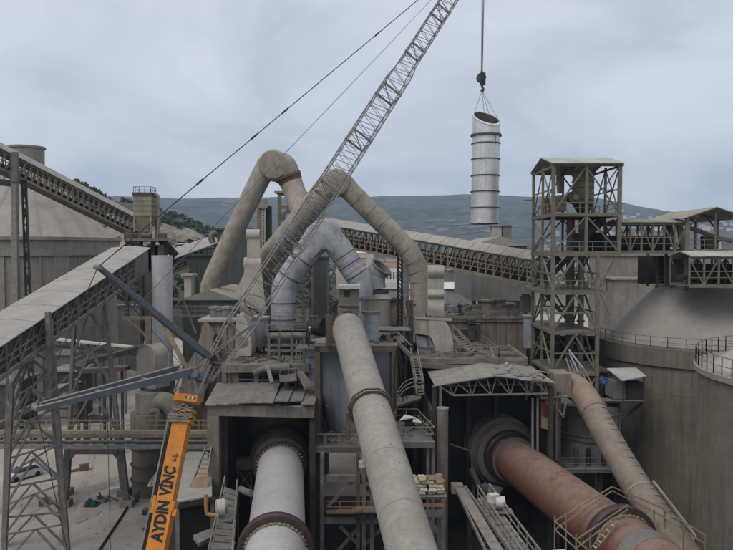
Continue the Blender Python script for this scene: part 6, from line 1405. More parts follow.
# ------------------------------------------------------------------ lower left of the white kiln
t = thing('low_roof_building', 'low building with a pale flat concrete roof right of the orange crane boom', 'building', G0(V(195, 480, 62)))
q = [V(152, 513, 57), V(212, 493, 57.5), V(212, 447, 66), V(186, 447, 66), V(146, 485, 62)]; zq = Z(497, 57)
q = [Vector((p.x, p.y, zq)) for p in (V(177, 507, 56), V(212, 492, 57.4), V(211, 447, 70), V(188, 447, 70), V(160, 480, 62))]
MB().slab(q, .3).build('roof', 'roof_dust', t)
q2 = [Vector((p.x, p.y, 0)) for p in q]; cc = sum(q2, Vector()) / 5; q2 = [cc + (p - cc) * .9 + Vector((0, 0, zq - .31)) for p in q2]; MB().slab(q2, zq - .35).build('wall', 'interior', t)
member(t, 'edge_beam', 'steel_dark', q[0] + Vector((0, -.1, -.3)), q[1] + Vector((0, -.1, -.3)), .2, .5)
for p in (q[0], q[1]): member(t, 'column', 'steel_grey', (p.x, p.y + .2, 0), (p.x, p.y + .2, zq - .3), .3)
o = MB().slab([V(147, 485, 64), V(166, 458, 66), V(166, 478, 66), V(159, 484, 64)], .15).build('tilted_sheet', 'roof_pale'); tag(o, 'pale triangular sheet tilted at the left side of the orange boom', 'sheet')
t = thing('outside_stair', 'small stair with rusty treads leaning on the left pier of the kiln house', 'stair', V(202, 480, 60.5)); a, b_ = V(206, 447, 62), V(191, 486, 59.5); w_ = Vector((1.2, 0, 0))
for o_ in (Vector((0, 0, 0)),): member(t, 'stringer', 'rail_grey', a, b_, .1, .25)
member(t, 'stringer', 'steel_grey', a + w_ * .4, b_ + w_, .1, .25)
for k in range(8): member(t, 'tread', 'orange_rust' if k in (4, 5) else 'rail_grey', a.lerp(b_, (k + .5) / 8), (a + w_ * .4).lerp(b_ + w_, (k + .5) / 8), .3, .06)
MB().slab([V(192, 478, 59.6), V(208, 475, 59.6), V(208, 488, 59.3), V(191, 488, 59.3)], .1).build('landing', 'tan_sheet', t)
t = thing('left_walkway', 'narrow railed walkway climbing along the left side of the white kiln', 'walkway', V(225, 525, 50)); a, b_ = V(225, 488, 58), V(208, 566, 47); a1_, b1_ = V(237, 492, 58), V(232, 566, 47)
for (p, q) in ((a, b_), (a1_, b1_)):
    member(t, 'top_rail', 'rail_grey', p + Vector((0, 0, 1)), q + Vector((0, 0, 1)), .08); member(t, 'stringer', 'rail_grey', p, q, .1, .25)
    for k in range(8): member(t, 'stanchion', 'rail_grey', p.lerp(q, k / 7), p.lerp(q, k / 7) + Vector((0, 0, 1)), .07)
for k in range(12): MB().slab([a.lerp(b_, k / 12) + Vector((0, 0, .1)), a1_.lerp(b1_, k / 12) + Vector((0, 0, .1)), a1_.lerp(b1_, (k + .9) / 12) + Vector((0, 0, .1)), a.lerp(b_, (k + .9) / 12) + Vector((0, 0, .1))], .06).build('grating', 'steel_dark', t)
for k in (3, 8): member(t, 'support', 'steel_dark', G0(a.lerp(b_, k / 12)), a.lerp(b_, k / 12), .25)
t = thing('belt_motor', 'white drum-shaped motor guard on the walkway left of the white kiln', 'machine', V(222, 515, 53)); p = V(221.5, 507, 53)
MB().cyl(p + Vector((-.35, -.1, 0)), p + Vector((.2, .1, 0)), .58, n=22).build('guard', 'plastic_white', t); MB().cyl(p + Vector((.2, .1, 0)), p + Vector((.35, .15, 0)), .5, n=20).build('back_plate', 'steel_grey', t); MB().box(V(224, 519, 53), (1.3, .9, .12)).build('base', 'rail_grey', t)
o = MB().tube([V(206, 494, 56), V(206.5, 511, 56), V(208, 514, 56), V(212, 515, 56), V(220, 515, 56)], .16, n=10, smooth_pts=2).build('yellow_pipe', 'yellow_pipe'); tag(o, 'yellow-brown bent pipe left of the drum-shaped motor guard', 'pipe')
t = thing('burner_trolley', 'small crossed-leg steel table inside the dark left kiln house', 'table', V(245, 480, 66)); 
MB().box(V(245, 463, 66), (1.5, 1.2, .9)).build('box', 'clad_dark', t)
member(t, 'leg', 'steel_grey', V(238, 489, 66), V(251, 470, 66), .1); member(t, 'leg', 'steel_grey', V(251, 489, 66), V(238, 470, 66), .1); member(t, 'rail', 'steel_grey', V(237, 469, 66), V(252, 469, 66), .12)
for px in (238, 251): member(t, 'post', 'steel_grey', G0(V(px, 489, 66)), V(px, 469, 66), .12)
o = MB().tube([V(241, 489, 62), V(246, 492, 61), V(251, 493, 60)], .3, n=12).build('short_pipe', 'rail_grey'); tag(o, 'short pale pipe stub lying left of the white kiln', 'pipe')
o = MB().lathe(V(229, 500, 62), [(2.9, 0), (3.2, 0), (3.2, .3), (2.9, .3)], n=32, axis=(1, .35, 0), a0=0, a1=math.pi).build('curved_guard', 'steel_dark'); tag(o, 'dark curved guard plate inside the left kiln house', 'guard')
for (px, py, D, w) in ((205, 535, 54, 2.8), (224, 545, 52, 2.0)):
    o = MB().slab([V(px - 12, py, D), V(px + 8, py - 8, D + 1.5), V(px + 12, py - 2, D), V(px - 6, py + 8, D - 1.5)], .3).build('steel_plate', 'steel_brown' if px > 210 else 'clad_grey'); tag(o, 'grey plate lying low in the dark left of the white kiln' if px < 210 else 'brown plate lying low beside the white kiln walkway', 'plate')

# ------------------------------------------------------------------ yard clutter, left
tB1 = thing('yard_conveyor', 'white-topped low conveyor crossing the yard behind the trestle', 'conveyor', V(100, 345, 118))
a, b_ = V(56, 339, 118), V(142, 348, 118); member(tB1, 'cover', 'white_paint', a, b_, 1.3, .3); member(tB1, 'girder', 'steel_dark', a - Vector((0, 0, 1.1)), b_ - Vector((0, 0, 1.1)), .9, .5)
for k in range(12): p = a.lerp(b_, (k + .5) / 12); member(tB1, 'post', 'steel_dark', p - Vector((0, 0, 1.1)), p, .16)
for k in (0.2, .5, .8): p = a.lerp(b_, k); member(tB1, 'leg', 'steel_grey', G0(p), p - Vector((0, 0, 1)), .3)
t = thing('belt_line', 'long dusty dark conveyor belt bending through the yard behind the trestle', 'conveyor', V(110, 365, 105))
path = [V(78, 368, 100), V(84, 362, 101), V(110, 356, 103), V(145, 346, 106)]
for p, q in zip(path[:-1], path[1:]): member(t, 'belt_section', 'clad_dark', p, q, 1.6, .7)
for p in path: member(t, 'leg', 'steel_dark', G0(p), p - Vector((0, 0, .3)), .3)
t = thing('lower_belt', 'lower dark conveyor deck on short legs behind the blue strut', 'conveyor', V(112, 370, 95)); member(t, 'deck', 'clad_dark', V(82, 371, 95), V(128, 368, 95), 1.8, .45); member(t, 'edge', 'rail_grey', V(82, 368.5, 94.4), V(128, 365.5, 94.4), .15)
for px in (86, 104, 122): member(t, 'leg', 'steel_dark', G0(V(px, 370, 95)), V(px, 371, 95), .3)
simple_building('pump_house', 'small grey gabled house with a dark window behind the left trestle', 'house', 51, 74, 355, 372, 122, 7, 'clad_grey', 'clad_grey', gable=1.6, base=0, windows=2)
simple_building('pump_house', 'small low flat house in front of the grey gabled one', 'shed', 52, 78, 372, 395, 114, 6, 'clad_dark', 'duct_beige', base=0, windows=0)
t = thing('dark_tank', 'squat dark tank with hoops in front of the small gabled house', 'tank', G0(V(66, 400, 112))); p = V(66, 379, 112)
MB().lathe((p.x, 112, 0), [(2.0, 0), (2.0, p.z - 1), (0, p.z - .8)], n=28).build('shell', 'vessel_blue', t)
for k in range(4): MB().lathe((p.x, 112, p.z - 1.4 - k * 1.4), [(2, 0), (2.1, 0), (2.1, .12), (2, .12)], n=28).build('hoop', 'steel_dark', t)
b = MB(); rw = random.Random(6)
def mound(b, c, rx, ry, h, seed, n=28, m=12):
    o0 = len(b.v)
    for j in range(m + 1):
        for i in range(n):
            a = 2 * math.pi * i / n; r_ = j / m; x = c[0] + rx * r_ * math.cos(a) * (1 + .2 * noise.noise(Vector((math.cos(a), math.sin(a), seed)))); y = c[1] + ry * r_ * math.sin(a)
            b.v.append(Vector((x, y, h * (1 - r_) ** 1.2 * (1 + .3 * noise.noise(Vector((x * .4, y * .4, seed)))) + (.03 if j < m else -.1))))
    for j in range(m):
        for i in range(n): b.f.append((o0 + j * n + i, o0 + j * n + (i + 1) % n, o0 + (j + 1) * n + (i + 1) % n, o0 + (j + 1) * n + i)); b.sm.append(False)
mound(b, onz(102, 385), 10, 8, 3.2, 1); mound(b, onz(120, 378), 9, 6, 2.2, 2)
o = b.build('rubble_mound', 'pink_rubble'); o['kind'] = 'stuff'
b = MB(); mound(b, onz(94, 420), 3.2, 2.5, 1.0, 4); o = b.build('dark_heap', 'belt'); o['kind'] = 'stuff'
# feeder conveyor at the left under strut
t = thing('feeder_conveyor', 'inclined narrow feeder rising to the right behind the left trestle', 'conveyor', V(20, 420, 70))
for dy_, m_ in ((0, 'rail_grey'), (1.6, 'rail_grey')): member(t, 'side_rail', m_, V(-30, 442, 70 + dy_), V(78, 380, 80 + dy_), .2, .5)
member(t, 'belt', 'steel_grey', V(-30, 443, 70.8), V(78, 381, 80.8), 1.3, .12)
for k in (0.2, ): p = V(-30, 443, 70.8).lerp(V(78, 381, 80.8), k); member(t, 'leg', 'steel_grey', G0(p), p, .25)
# hatch-like old stuff behind trestle: grey block building at left edge
simple_building('control_block', 'dark grey block with horizontal ribs at the left edge under the conveyor', 'building', -20, 12, 385, 470, 105, 8, 'clad_dark', 'deck', base=0)
# green sheet, wood, marks on the yard
b = MB(); p = onz(92.5, 505); q = []
for j in range(7):
    for i in range(8): q.append((p.x - .7 + 1.4 * i / 7 + .2 * noise.noise(Vector((i, j, 0))), p.y - .8 + 1.6 * j / 6 + .3 * noise.noise(Vector((i, j, 5))), .08 + 1.1 * abs(noise.noise(Vector((i * .7, j * .7, 9)))) * (1 if 0 < i < 7 and 0 < j < 6 else .1)))
b.add(q, [(j * 8 + i, j * 8 + i + 1, (j + 1) * 8 + i + 1, (j + 1) * 8 + i) for j in range(6) for i in range(7)]); o = b.build('green_tarpaulin', 'green_sheet'); tag(o, 'crumpled dark green tarpaulin lying on the yard between the portal legs', 'tarpaulin')
b = MB()
for k in range(8): p = onz(103 + rw.uniform(-5, 6), 499 + rw.uniform(-2, 3)); b.bar(p + Vector((0, 0, .1 + .08 * k)), p + Vector((rw.uniform(-2, 2), rw.uniform(-1.5, 1.5), .2)), .16, .1)
o = b.build('scrap_timber', 'clad_dark'); tag(o, 'dark scrap timber heap right of the green tarpaulin', 'scrap')
o = MB().box(onz(114, 493) + Vector((0, 0, .3)), (1.2, .8, .6), .4).build('crate', 'plastic_white'); tag(o, 'small pale crate near the right portal foot', 'crate')
b = MB()
for (pts, w) in (([(84, 494), (95, 490), (103, 484), (112, 482), (119, 480)], .9), ([(98, 488), (108, 486), (116, 488)], .7), ([(70, 521), (85, 516), (94, 510)], 1.3), ([(60, 512), (78, 520)], 1.0)):
    P = [onz(*p) for p in pts]
    for u, v in zip(P[:-1], P[1:]):
        s_ = Vector((-(v - u).y, (v - u).x, 0)).normalized() * w; h_ = Vector((0, 0, .035 + .004 * len(b.v) / 4)); b.add([u - s_ + h_, v - s_ * .7 + h_, v + s_ * .7 + h_, u + s_ + h_], [(0, 1, 2, 3)])
o = b.build('oil_stain', 'stain'); o['kind'] = 'stuff'
o = MB().tube([onz(130, 504) + Vector((0, 0, .08)), onz(120, 520) + Vector((0, 0, .08)), onz(108, 538) + Vector((0, 0, .08)), onz(94, 560) + Vector((0, 0, .08))], .14, n=8).build('hose', 'black_rubber'); tag(o, 'thick dark hose lying on the yard from the right portal foot', 'hose')
o = MB().box(onz(148, 514) + Vector((0, 0, .3)), (1.0, .8, .5)).bar(onz(146, 514) + Vector((0, 0, .5)), onz(152, 516) + Vector((0, 0, .6)), .2).build('scrap', 'steel_dark'); tag(o, 'small dark scrap part on the yard left of the orange boom', 'scrap')

# ------------------------------------------------------------------ parked car
cp = onz(23, 478); car = thing('parked_car', 'silver saloon car parked on the yard at the lower left', 'car', (cp.x, cp.y, 0.03))
ang = R(238); CR = Matrix.Rotation(ang, 3, 'Z'); cl = lambda x, y, z: Vector((cp.x, cp.y, 0.03)) + CR @ Vector((x, y, z))
def loft(secs):
    b = MB(); q = []
    for (x, w, z0, z1, tw) in secs: q += [cl(x, -w, z0), cl(x, w, z0), cl(x, w, (z0 + z1) / 2 + .05), cl(x, tw, z1), cl(x, -tw, z1), cl(x, -w, (z0 + z1) / 2 + .05)]
    n = len(secs); fs = [(k * 6 + j, k * 6 + (j + 1) % 6, (k + 1) * 6 + (j + 1) % 6, (k + 1) * 6 + j) for k in range(n - 1) for j in range(6)] + [tuple(range(5, -1, -1)), tuple(range((n - 1) * 6, n * 6))]
    b.add(q, fs, False); return b
loft([(-2.2, .72, .38, .78, .66), (-2.05, .82, .28, .90, .74), (-1.1, .86, .25, .96, .78), (.9, .86, .25, .94, .78), (1.7, .84, .26, .84, .74), (2.1, .74, .32, .68, .64)]).build('body', 'car_paint', car)
loft([(-1.75, .70, .92, .98, .60), (-1.15, .74, .9, 1.36, .56), (-.2, .75, .9, 1.43, .58), (.45, .74, .9, 1.38, .56), (1.15, .70, .9, .97, .60)]).build('cabin_glass', 'glass_dark', car)
MB().slab([cl(-1.1, -.57, 1.43), cl(.4, -.57, 1.44), cl(.4, .57, 1.44), cl(-1.1, .57, 1.43)], .03).build('roof', 'car_paint', car)
for (x, y) in ((-1.35, -.8), (-1.35, .8), (1.35, -.8), (1.35, .8)):
    MB().cyl(cl(x, y - .09, .31), cl(x, y + .09, .31), .31, n=18).build('wheel', 'black_rubber', car)
for y in (-.55, .55): MB().box(cl(2.12, y, .6), (.1, .3, .14), ang).build('headlight', 'plastic_white', car)

# loose things on the yard
rw = random.Random(31)
for (px, py, kind_) in ((140, 498, 'drum'), (136, 502, 'drum'), (56, 474, 'beam'), (142, 530, 'beam'), (84, 470, 'crate'), (44, 505, 'crate')):
    p = onz(px, py)
    if kind_ == 'drum': o = MB().lathe(p, [(0, 0), (.3, 0), (.3, .3), (.32, .32), (.3, .34), (.3, .88), (0, .86)], n=16).build('oil_drum', 'steel_brown' if px == 140 else 'strut_blue'); tag(o, ('brown' if px == 140 else 'dark blue') + ' oil drum on the yard beside the right portal foot', 'drum')
    elif kind_ == 'beam': o = MB().bar(p + Vector((0, 0, .12)), p + Vector((2.6, 1.2, .12)), .2, .2).bar(p + Vector((.2, -.3, .1)), p + Vector((2.4, 1.4, .3)), .12, .12).build('loose_beam', 'steel_brown'); tag(o, 'pair of brown beams on the yard ' + ('near the parked car' if px == 56 else 'left of the orange boom'), 'beam')
    else: o = MB().box(p + Vector((0, 0, .35)), (1.0, .9, .7), .5).box(p + Vector((.1, 0, .74)), (1.1, .2, .06), .5).build('crate', 'clad_brown'); tag(o, 'small brown crate on the yard ' + ('behind the left portal leg' if px == 84 else 'behind the lattice trestle'), 'crate')
b = MB()
for k in range(160):
    p = onz(rw.uniform(20, 150), rw.uniform(455, 545)); r_ = rw.uniform(.02, .075); b.box(p + Vector((0, 0, r_ * .4)), (r_ * 2, r_ * 1.5, r_), rw.uniform(0, 3))
o = b.build('scattered_stones', 'deck'); o['kind'] = 'stuff'
b = MB()
for (x0_, y0_, x1_, y1_) in ((60, 545, 90, 455), (66, 545, 94, 455), (15, 520, 130, 470), (14, 527, 131, 476)):
    a, c = onz(x0_, y0_), onz(x1_, y1_); s_ = (c - a).cross(Vector((0, 0, 1))).normalized() * .17
    P = [a.lerp(c, k / 12) + s_ * 6 * math.sin(k * .5 + x0_) * .3 + Vector((0, 0, .028 + .003 * (len(b.v) // 26))) for k in range(13)]
    for u, v in zip(P[:-1], P[1:]): b.add([u - s_, v - s_, v + s_, u + s_], [(0, 1, 2, 3)])
o = b.build('tyre_marks', 'stain'); o['kind'] = 'stuff'

# dusty scrap that has piled up on the decks
def scrap(name, px0, px1, y0, y1, z, n, seed, mts='deck'):
    rr = random.Random(seed); b = MB()
    for k in range(n):
        D = rr.uniform(y0, y1); x = X(rr.uniform(px0, px1), D)
        if rr.random() < .55: b.box((x, D, z + .1), (rr.uniform(.1, .7), rr.uniform(.1, .5), rr.uniform(.08, .4)), rr.uniform(0, 3))
        else: a = rr.uniform(0, 3); l = rr.uniform(.5, 1.8); b.bar((x, D, z + .08), (x + l * math.cos(a), D + l * math.sin(a), z + rr.uniform(.08, .5)), rr.uniform(.04, .12))
    o = b.build(name, mts); o['kind'] = 'stuff'
scrap('deck_scrap', 228, 305, 67, 74, zd + .1, 70, 1); scrap('deck_scrap', 420, 495, 68.5, 78, zu, 90, 2, 'clad_grey'); scrap('deck_scrap', 320, 390, 65, 71, Z(344.6, 66), 50, 3, 'steel_brown'); scrap('deck_scrap', 400, 430, 56.5, 61, zl, 26, 4)
scrap('deck_scrap', 312, 392, 63.5, 68, zz1, 30, 5, 'clad_grey'); scrap('roof_scrap', 444, 525, 83, 96, zt0 if False else Z(318.5, 82) + .03, 90, 6, 'clad_grey'); scrap('ground_scrap', 215, 240, 58, 62, .1, 40, 7, 'steel_brown'); scrap('ground_scrap', 320, 420, 52, 60, .1, 60, 8, 'steel_dark')
t = thing('cable_run', 'bundle of dark cables sagging along the right side of the blue vessel frame', 'cables', V(397, 400, 63))
for k in range(4):
    p, q = V(396 + k, 350, 64 - .1 * k), V(399 + 1.5 * k, 440, 62.4); MB().tube([p.lerp(q, u / 10) + Vector((.25 * math.sin(math.pi * u / 10) * (k - 1), 0, 0)) for u in range(11)], .045, n=6).build('cable', 'black_rubber', t)
t = thing('small_pipes', 'group of thin grey pipes running across the front of the upper left deck', 'pipes', V(260, 376, 66))
for k, (ya, yb, w_) in enumerate(((371, 372, .14), (375, 374, .10), (379, 381, .16))): member(t, 'pipe', 'clad_grey', V(224, ya, 66.9), V(306, yb, 66.9), w_, kind='cyl')
for px in (230, 262, 298): member(t, 'drop_pipe', 'steel_brown', V(px, 368, 66.8), V(px + 2, 387, 66.8), .14, kind='cyl')
# ================================================================== MOBILE CRANE
F0 = V(205, 379, 50); T0 = V(484, -55, 78)
ax = (T0 - F0).normalized(); JL = (T0 - F0).length
side = ax.cross(Vector((0, 0, 1))).normalized(); upj = side.cross(ax).normalized()
side, upj = (side * math.cos(R(28)) + upj * math.sin(R(28))), (upj * math.cos(R(28)) - side * math.sin(R(28)))
BT = V(187, 398, 49.5); bd = (BT - V(157, 548, 46)).normalized(); BB = BT - bd * ((BT.z - 2.6) / bd.z)
crane = thing('mobile_crane', 'tall mobile crane with orange boom, grey lattice jib and two blue-grey struts', 'crane', (BB.x, BB.y, 0))
def hw(u):     # half width along the jib
    m = u * JL
    if m < 4.5: return .45 + .45 * m / 4.5
    if m < JL * .60: return .90
    if m < JL * .60 + 1.5: return .90 - .17 * (m - JL * .6) / 1.5
    if m > JL - 5: return .73 - .35 * (m - JL + 5) / 5
    return .73
def JP(u, i, j): return F0 + ax * (JL * u) + side * (hw(u) * i) + upj * (hw(u) * j)
nsec = 9; bays = 5; cor = [(-1, -1), (1, -1), (1, 1), (-1, 1)]
for s_ in range(nsec):
    u0, u1 = s_ / nsec, (s_ + 1) / nsec
    us = sorted(set([u0, u1] + [x for x in (4.5 / JL, .6, .6 + 1.5 / JL, 1 - 5 / JL) if u0 < x < u1]))
    for c in cor:
        b = MB()
        for a, e_ in zip(us[:-1], us[1:]): b.cyl(JP(a, *c), JP(e_, *c), .052, n=8)
        b.build('jib_chord', 'crane_grey', crane)
    b = MB()
    for k in range(bays):
        a, e_ = u0 + (u1 - u0) * k / bays, u0 + (u1 - u0) * (k + 1) / bays; mid = (a + e_) / 2
        for f in range(4):
            c0, c1 = cor[f], cor[(f + 1) % 4]
            b.cyl(JP(a, *c0), JP(mid, *c1), .026, n=6, caps=False).cyl(JP(mid, *c1), JP(e_, *c0), .026, n=6, caps=False)
    b.build('jib_lacing', 'crane_grey', crane, kind='stuff')
    b = MB()
    for f in range(4):
        b.cyl(JP(u0 + .001, *cor[f]), JP(u0 + .001, *cor[(f + 1) % 4]), .05, n=6).cyl(JP(u1 - .001, *cor[f]), JP(u1 - .001, *cor[(f + 1) % 4]), .05, n=6)
        b.cyl(JP(u0 - .002 if s_ else 0, *cor[f]), JP(u0 + .003, *cor[f]), .085, n=8)
    b.bar(JP(u1 - .001, -1, -1), JP(u1 - .001, 1, 1), .05); b.build('section_joint', 'crane_grey', crane, kind='stuff')
b = MB(); b.cyl(T0 - side * .5, T0 + side * .5, .45, n=20).cyl(T0 + ax * .6 - side * .4, T0 + ax * .6 + side * .4, .35, n=18); b.build('tip_sheave', 'strut_blue', crane)
# box section orange boom
rgt = bd.cross(Vector((0, 1, 0))); rgt = Vector((1, 0, 0)) - bd * bd.x; rgt.normalize(); frn = bd.cross(rgt).normalized()
if frn.y > 0: frn = -frn
wE = 1.06
def BX(name, m, l0, l1, w, dpt, ox=0, oy=0, par=crane):
    a = BB + bd * l0 + rgt * ox + frn * oy; e_ = BB + bd * l1 + rgt * ox + frn * oy
    return MB().bar(a, e_, w, dpt, up=frn).build(name, m, par)
BL = (BT - BB).length; lsec = (V(168, 500, 46.8) - BB).dot(bd)
BX('boom_section', 'crane_orange', 0, lsec, wE + .10, 1.10, .02); BX('boom_section', 'crane_orange', lsec, BL - 1.5, wE, 1.12)
BX('boom_collar', 'crane_orange', lsec - .6, lsec, wE + .24, 1.08, .05); BX('side_lug', 'crane_orange', lsec - .95, lsec - .5, .35, .5, .72, .2); BX('side_lug', 'crane_orange', lsec - .9, lsec + .2, .2, .3, -.66, .45)
BX('hose_track', 'crane_grey', .2, BL - 1.6, .34, .45, -.72, .05); BX('pendant_tube', 'rail_grey', .2, BL - 1.2, .10, .10, -.86, .45)
for k, (l_, w_) in enumerate(((1.5, 1.3), (1.15, 1.42), (.75, 1.35))): BX('clamp', 'crane_orange', BL - l_ - .22, BL - l_, w_, 1.35, .0)
for k in range(6): 
    a = BB + bd * (BL - 1.75 + .2 * (k % 3)) + rgt * (-.8 + .15 * (k % 2)) + frn * .7; MB().cyl(a, a + rgt * (1.2 if k % 2 else .6) + bd * .12, .075, n=8).build('link_bar', 'rail_grey', crane)
for k in range(4):
    a = BB + bd * (BL - 1.3 + .22 * k) + frn * .74 - rgt * .75; MB().tube([a, a + rgt * .4 - bd * .16, a + rgt * .8 + bd * .1, a + rgt * 1.2 - bd * .1, a + rgt * 1.5], .05, n=6, smooth_pts=3).build('chain', 'crane_grey', crane)
BX('head_frame', 'crane_orange', BL - .3, BL + .2, 1.6, 1.3, .05); 
for k in range(5): BX('warning_stripe', 'plastic_white' if k % 2 else 'steel_brown', BL - .12, BL + .05, .12, .02, .1 + .15 * k, .665)
# pivot frame between head and jib foot
p0, p1 = BB + bd * (BL + .2) - rgt * .8, BB + bd * (BL + .2) + rgt * .8
for oy in (-.6, .6):
    member(crane, 'pivot_post', 'crane_grey', p0 + frn * oy, V(186, 366, 50) + frn * oy, .12); member(crane, 'pivot_post', 'crane_grey', p1 + frn * oy, V(213, 366, 50) + frn * oy, .12)
    member(crane, 'pivot_brace', 'crane_grey', p0 + frn * oy, V(205, 371, 50) + frn * oy, .09); member(crane, 'pivot_brace', 'crane_grey', p1 + frn * oy, V(194, 371, 50) + frn * oy, .09)
    member(crane, 'pivot_beam', 'strut_blue', V(186, 374, 50) + frn * oy, V(209, 380, 50) + frn * oy, .3, .45)
    member(crane, 'foot_brace', 'crane_grey', V(187, 372, 50) + frn * oy, JP(.10, -1 if oy < 0 else 1, -1), .09)
MB().cyl(V(197, 376, 50) - frn * .9, V(197, 376, 50) + frn * .9, .3, n=16).build('pivot_pin', 'strut_blue', crane)
# struts
def strut(name, foot, tip, w0, w1, gap0, gap1, m):
    d = (tip - foot).normalized(); s_ = d.cross(Vector((0, 0, 1))).normalized(); u_ = s_.cross(d)
    for g in (-1, 1):
        a, e_ = foot + s_ * (gap0 * g), tip + s_ * (gap1 * g); mid = a.lerp(e_, .5)
        q = []
        for p, w in ((a, w0 * .7), (a.lerp(e_, .12), w0), (mid, (w0 + w1) / 2 * 1.12), (e_, w1)): q += [p + s_ * (.12 * i) + u_ * (w * j / 2) for i, j in ((-1, -1), (1, -1), (1, 1), (-1, 1))]
        fs = [(k * 4 + j, k * 4 + (j + 1) % 4, (k + 1) * 4 + (j + 1) % 4, (k + 1) * 4 + j) for k in range(3) for j in range(4)] + [(3, 2, 1, 0), (12, 13, 14, 15)]
        MB().add(q, fs).build(name, m, crane)
        MB().bar(a + u_ * (w0 / 2 + .02) , e_ + u_ * (w1 / 2 + .02), .26, .05).build('strut_edge', 'crane_grey', crane)
    for k in (.02, .3, .62, .97):
        c0_, c1_ = (foot - s_ * gap0).lerp(tip - s_ * gap1, k), (foot + s_ * gap0).lerp(tip + s_ * gap1, k); member(crane, 'crosspiece', 'crane_grey', c0_, c1_, .22)
    return tip
S1t, S2t = V(98, 267, 44), V(36, 408, 42.2)
strut('upper_strut', V(208, 357, 50), S1t, .40, .18, .20, .14, 'strut_blue'); strut('lower_strut', V(187, 370, 50), S2t, .48, .24, .85, .38, 'strut_blue')
for tp in (S1t, S2t): MB().cyl(tp - Vector((.25, -.25, 0)), tp + Vector((.25, -.25, 0)), .16, n=12).build('strut_sheave', 'crane_grey', crane)
member(crane, 'ram', 'tan_sheet', V(165, 328, 50.5), V(187, 369, 50.5), .34, kind='cyl'); member(crane, 'ram_rod', 'steel_olive', V(158, 314, 50.4), V(167, 332, 50.5), .18, kind='cyl')
# ropes
def rope(name, a, b_, r, m, sag=0):
    P = [a.lerp(b_, k / 12) - Vector((0, 0, sag * 4 * (k / 12) * (1 - k / 12))) for k in range(13)]; return MB().tube(P, r, n=6).build(name, m, crane)
for g in (-.12, .12): rope('pendant', S1t + side * g * .6, T0 + side * g, .024, 'rope')
for u in (.17, .28, .60, .79, .99 * .84, .35):
    for g in (-.12, .12):
        p = (S1t + side * g * .6).lerp(T0 + side * g, u); d_ = (T0 - S1t).normalized(); MB().cyl(p - d_ * .32, p + d_ * .32, .065, n=8).build('pendant_link', 'rope', crane)
rope('hoist_line', S2t, T0 + Vector((0, 0, .2)), .022, 'rope_light', .3)
rope('stay', S1t, S2t, .03, 'rope'); rope('stay', S1t, V(187, 371, 49.5), .02, 'rope_light'); rope('back_stay', S2t, V(76, 590, 45), .028, 'rope'); rope('tag_line', V(107, 393, 45.5), V(112, 620, 45.5), .022, 'rope')
# carrier below the frame
cz = Vector((BB.x, BB.y, 0))
MB().box(cz + Vector((-1.2, 0, 1.35)), (11, 2.8, .7)).build('carrier', 'crane_orange', crane); MB().box(cz + Vector((-5.6, 0, 2.4)), (1.8, 2.6, 1.6)).build('cab', 'crane_orange', crane); MB().box(cz + Vector((-5.6, -1.31, 2.6)), (1.2, .06, .8)).build('cab_window', 'glass_dark', crane)
MB().lathe(cz + Vector((0, 0, 1.7)), [(0, 0), (1.3, 0), (1.3, .5), (0, .5)], n=24).build('turntable', 'steel_dark', crane); MB().box(cz + Vector((0, 0, 2.6)), (2.6, 2.2, .8)).build('superstructure', 'crane_orange', crane)
for k in range(5):
    for s_ in (-1, 1): c = cz + Vector((-5.6 + 2.2 * k, 1.25 * s_, .62)); MB().cyl(c - Vector((0, .25, 0)), c + Vector((0, .25, 0)), .62, n=20).build('wheel', 'black_rubber', crane)
for k in range(9):
    l0_ = 1.0 + k * (BL - 3) / 9; BX('cover_strip', 'crane_orange', l0_, l0_ + .07, wE + .03, 1.145, 0)
for k in range(5): BX('cable', 'black_rubber', .5, BL - 1.4 - k * .4, .035, .035, -.6 - .05 * k, .42 + .03 * (k % 2))
# lettering on the boom
def lettering(txt, l0, size, ox, length, bold=.045):
    cu = bpy.data.curves.new('lettering', 'FONT'); cu.body = txt; cu.size = size; cu.offset = bold; cu.extrude = .004; cu.align_x = 'LEFT'; cu.align_y = 'CENTER'
    o = bpy.data.objects.new('tmp', cu); COL.objects.link(o); bpy.context.view_layer.update()
    me = bpy.data.meshes.new_from_object(o); bpy.data.objects.remove(o); me.materials.clear(); me.materials.append(MT['navy'])
    xs = [v.co.x for v in me.vertices]; k = length / (max(xs) - min(xs)); x0 = min(xs)
    for v in me.vertices:
        q = BB + bd * (l0 + (v.co.x - x0) * k) - rgt * (v.co.y - ox) + frn * (.56 + .012 + v.co.z)
        v.co = q - wloc(crane)
    me.update(); o = bpy.data.objects.new('lettering', me); COL.objects.link(o); o.parent = crane; o['label'] = 'dark blue lettering reading ' + txt; return o
def l_(px, py):
    lo_, hi_ = 0.0, BL
    for _ in range(40):
        m_ = (lo_ + hi_) / 2; p = BB + bd * m_ - Vector((0, 0, CAM_H)); yy = 275 - FPX * p.dot(_U) / p.dot(_F)
        if yy > py: lo_ = m_
        else: hi_ = m_
    return lo_
la, lb2 = l_(156, 542), l_(166, 501)
lettering('AYDIN', la, 1.02, .04, lb2 - la); lettering('VİNÇ', l_(167, 496.5), 1.02, .02, l_(174, 467) - l_(167, 496.5)); lettering('a.ş.', l_(175, 462), .5, .1, .55, .01)

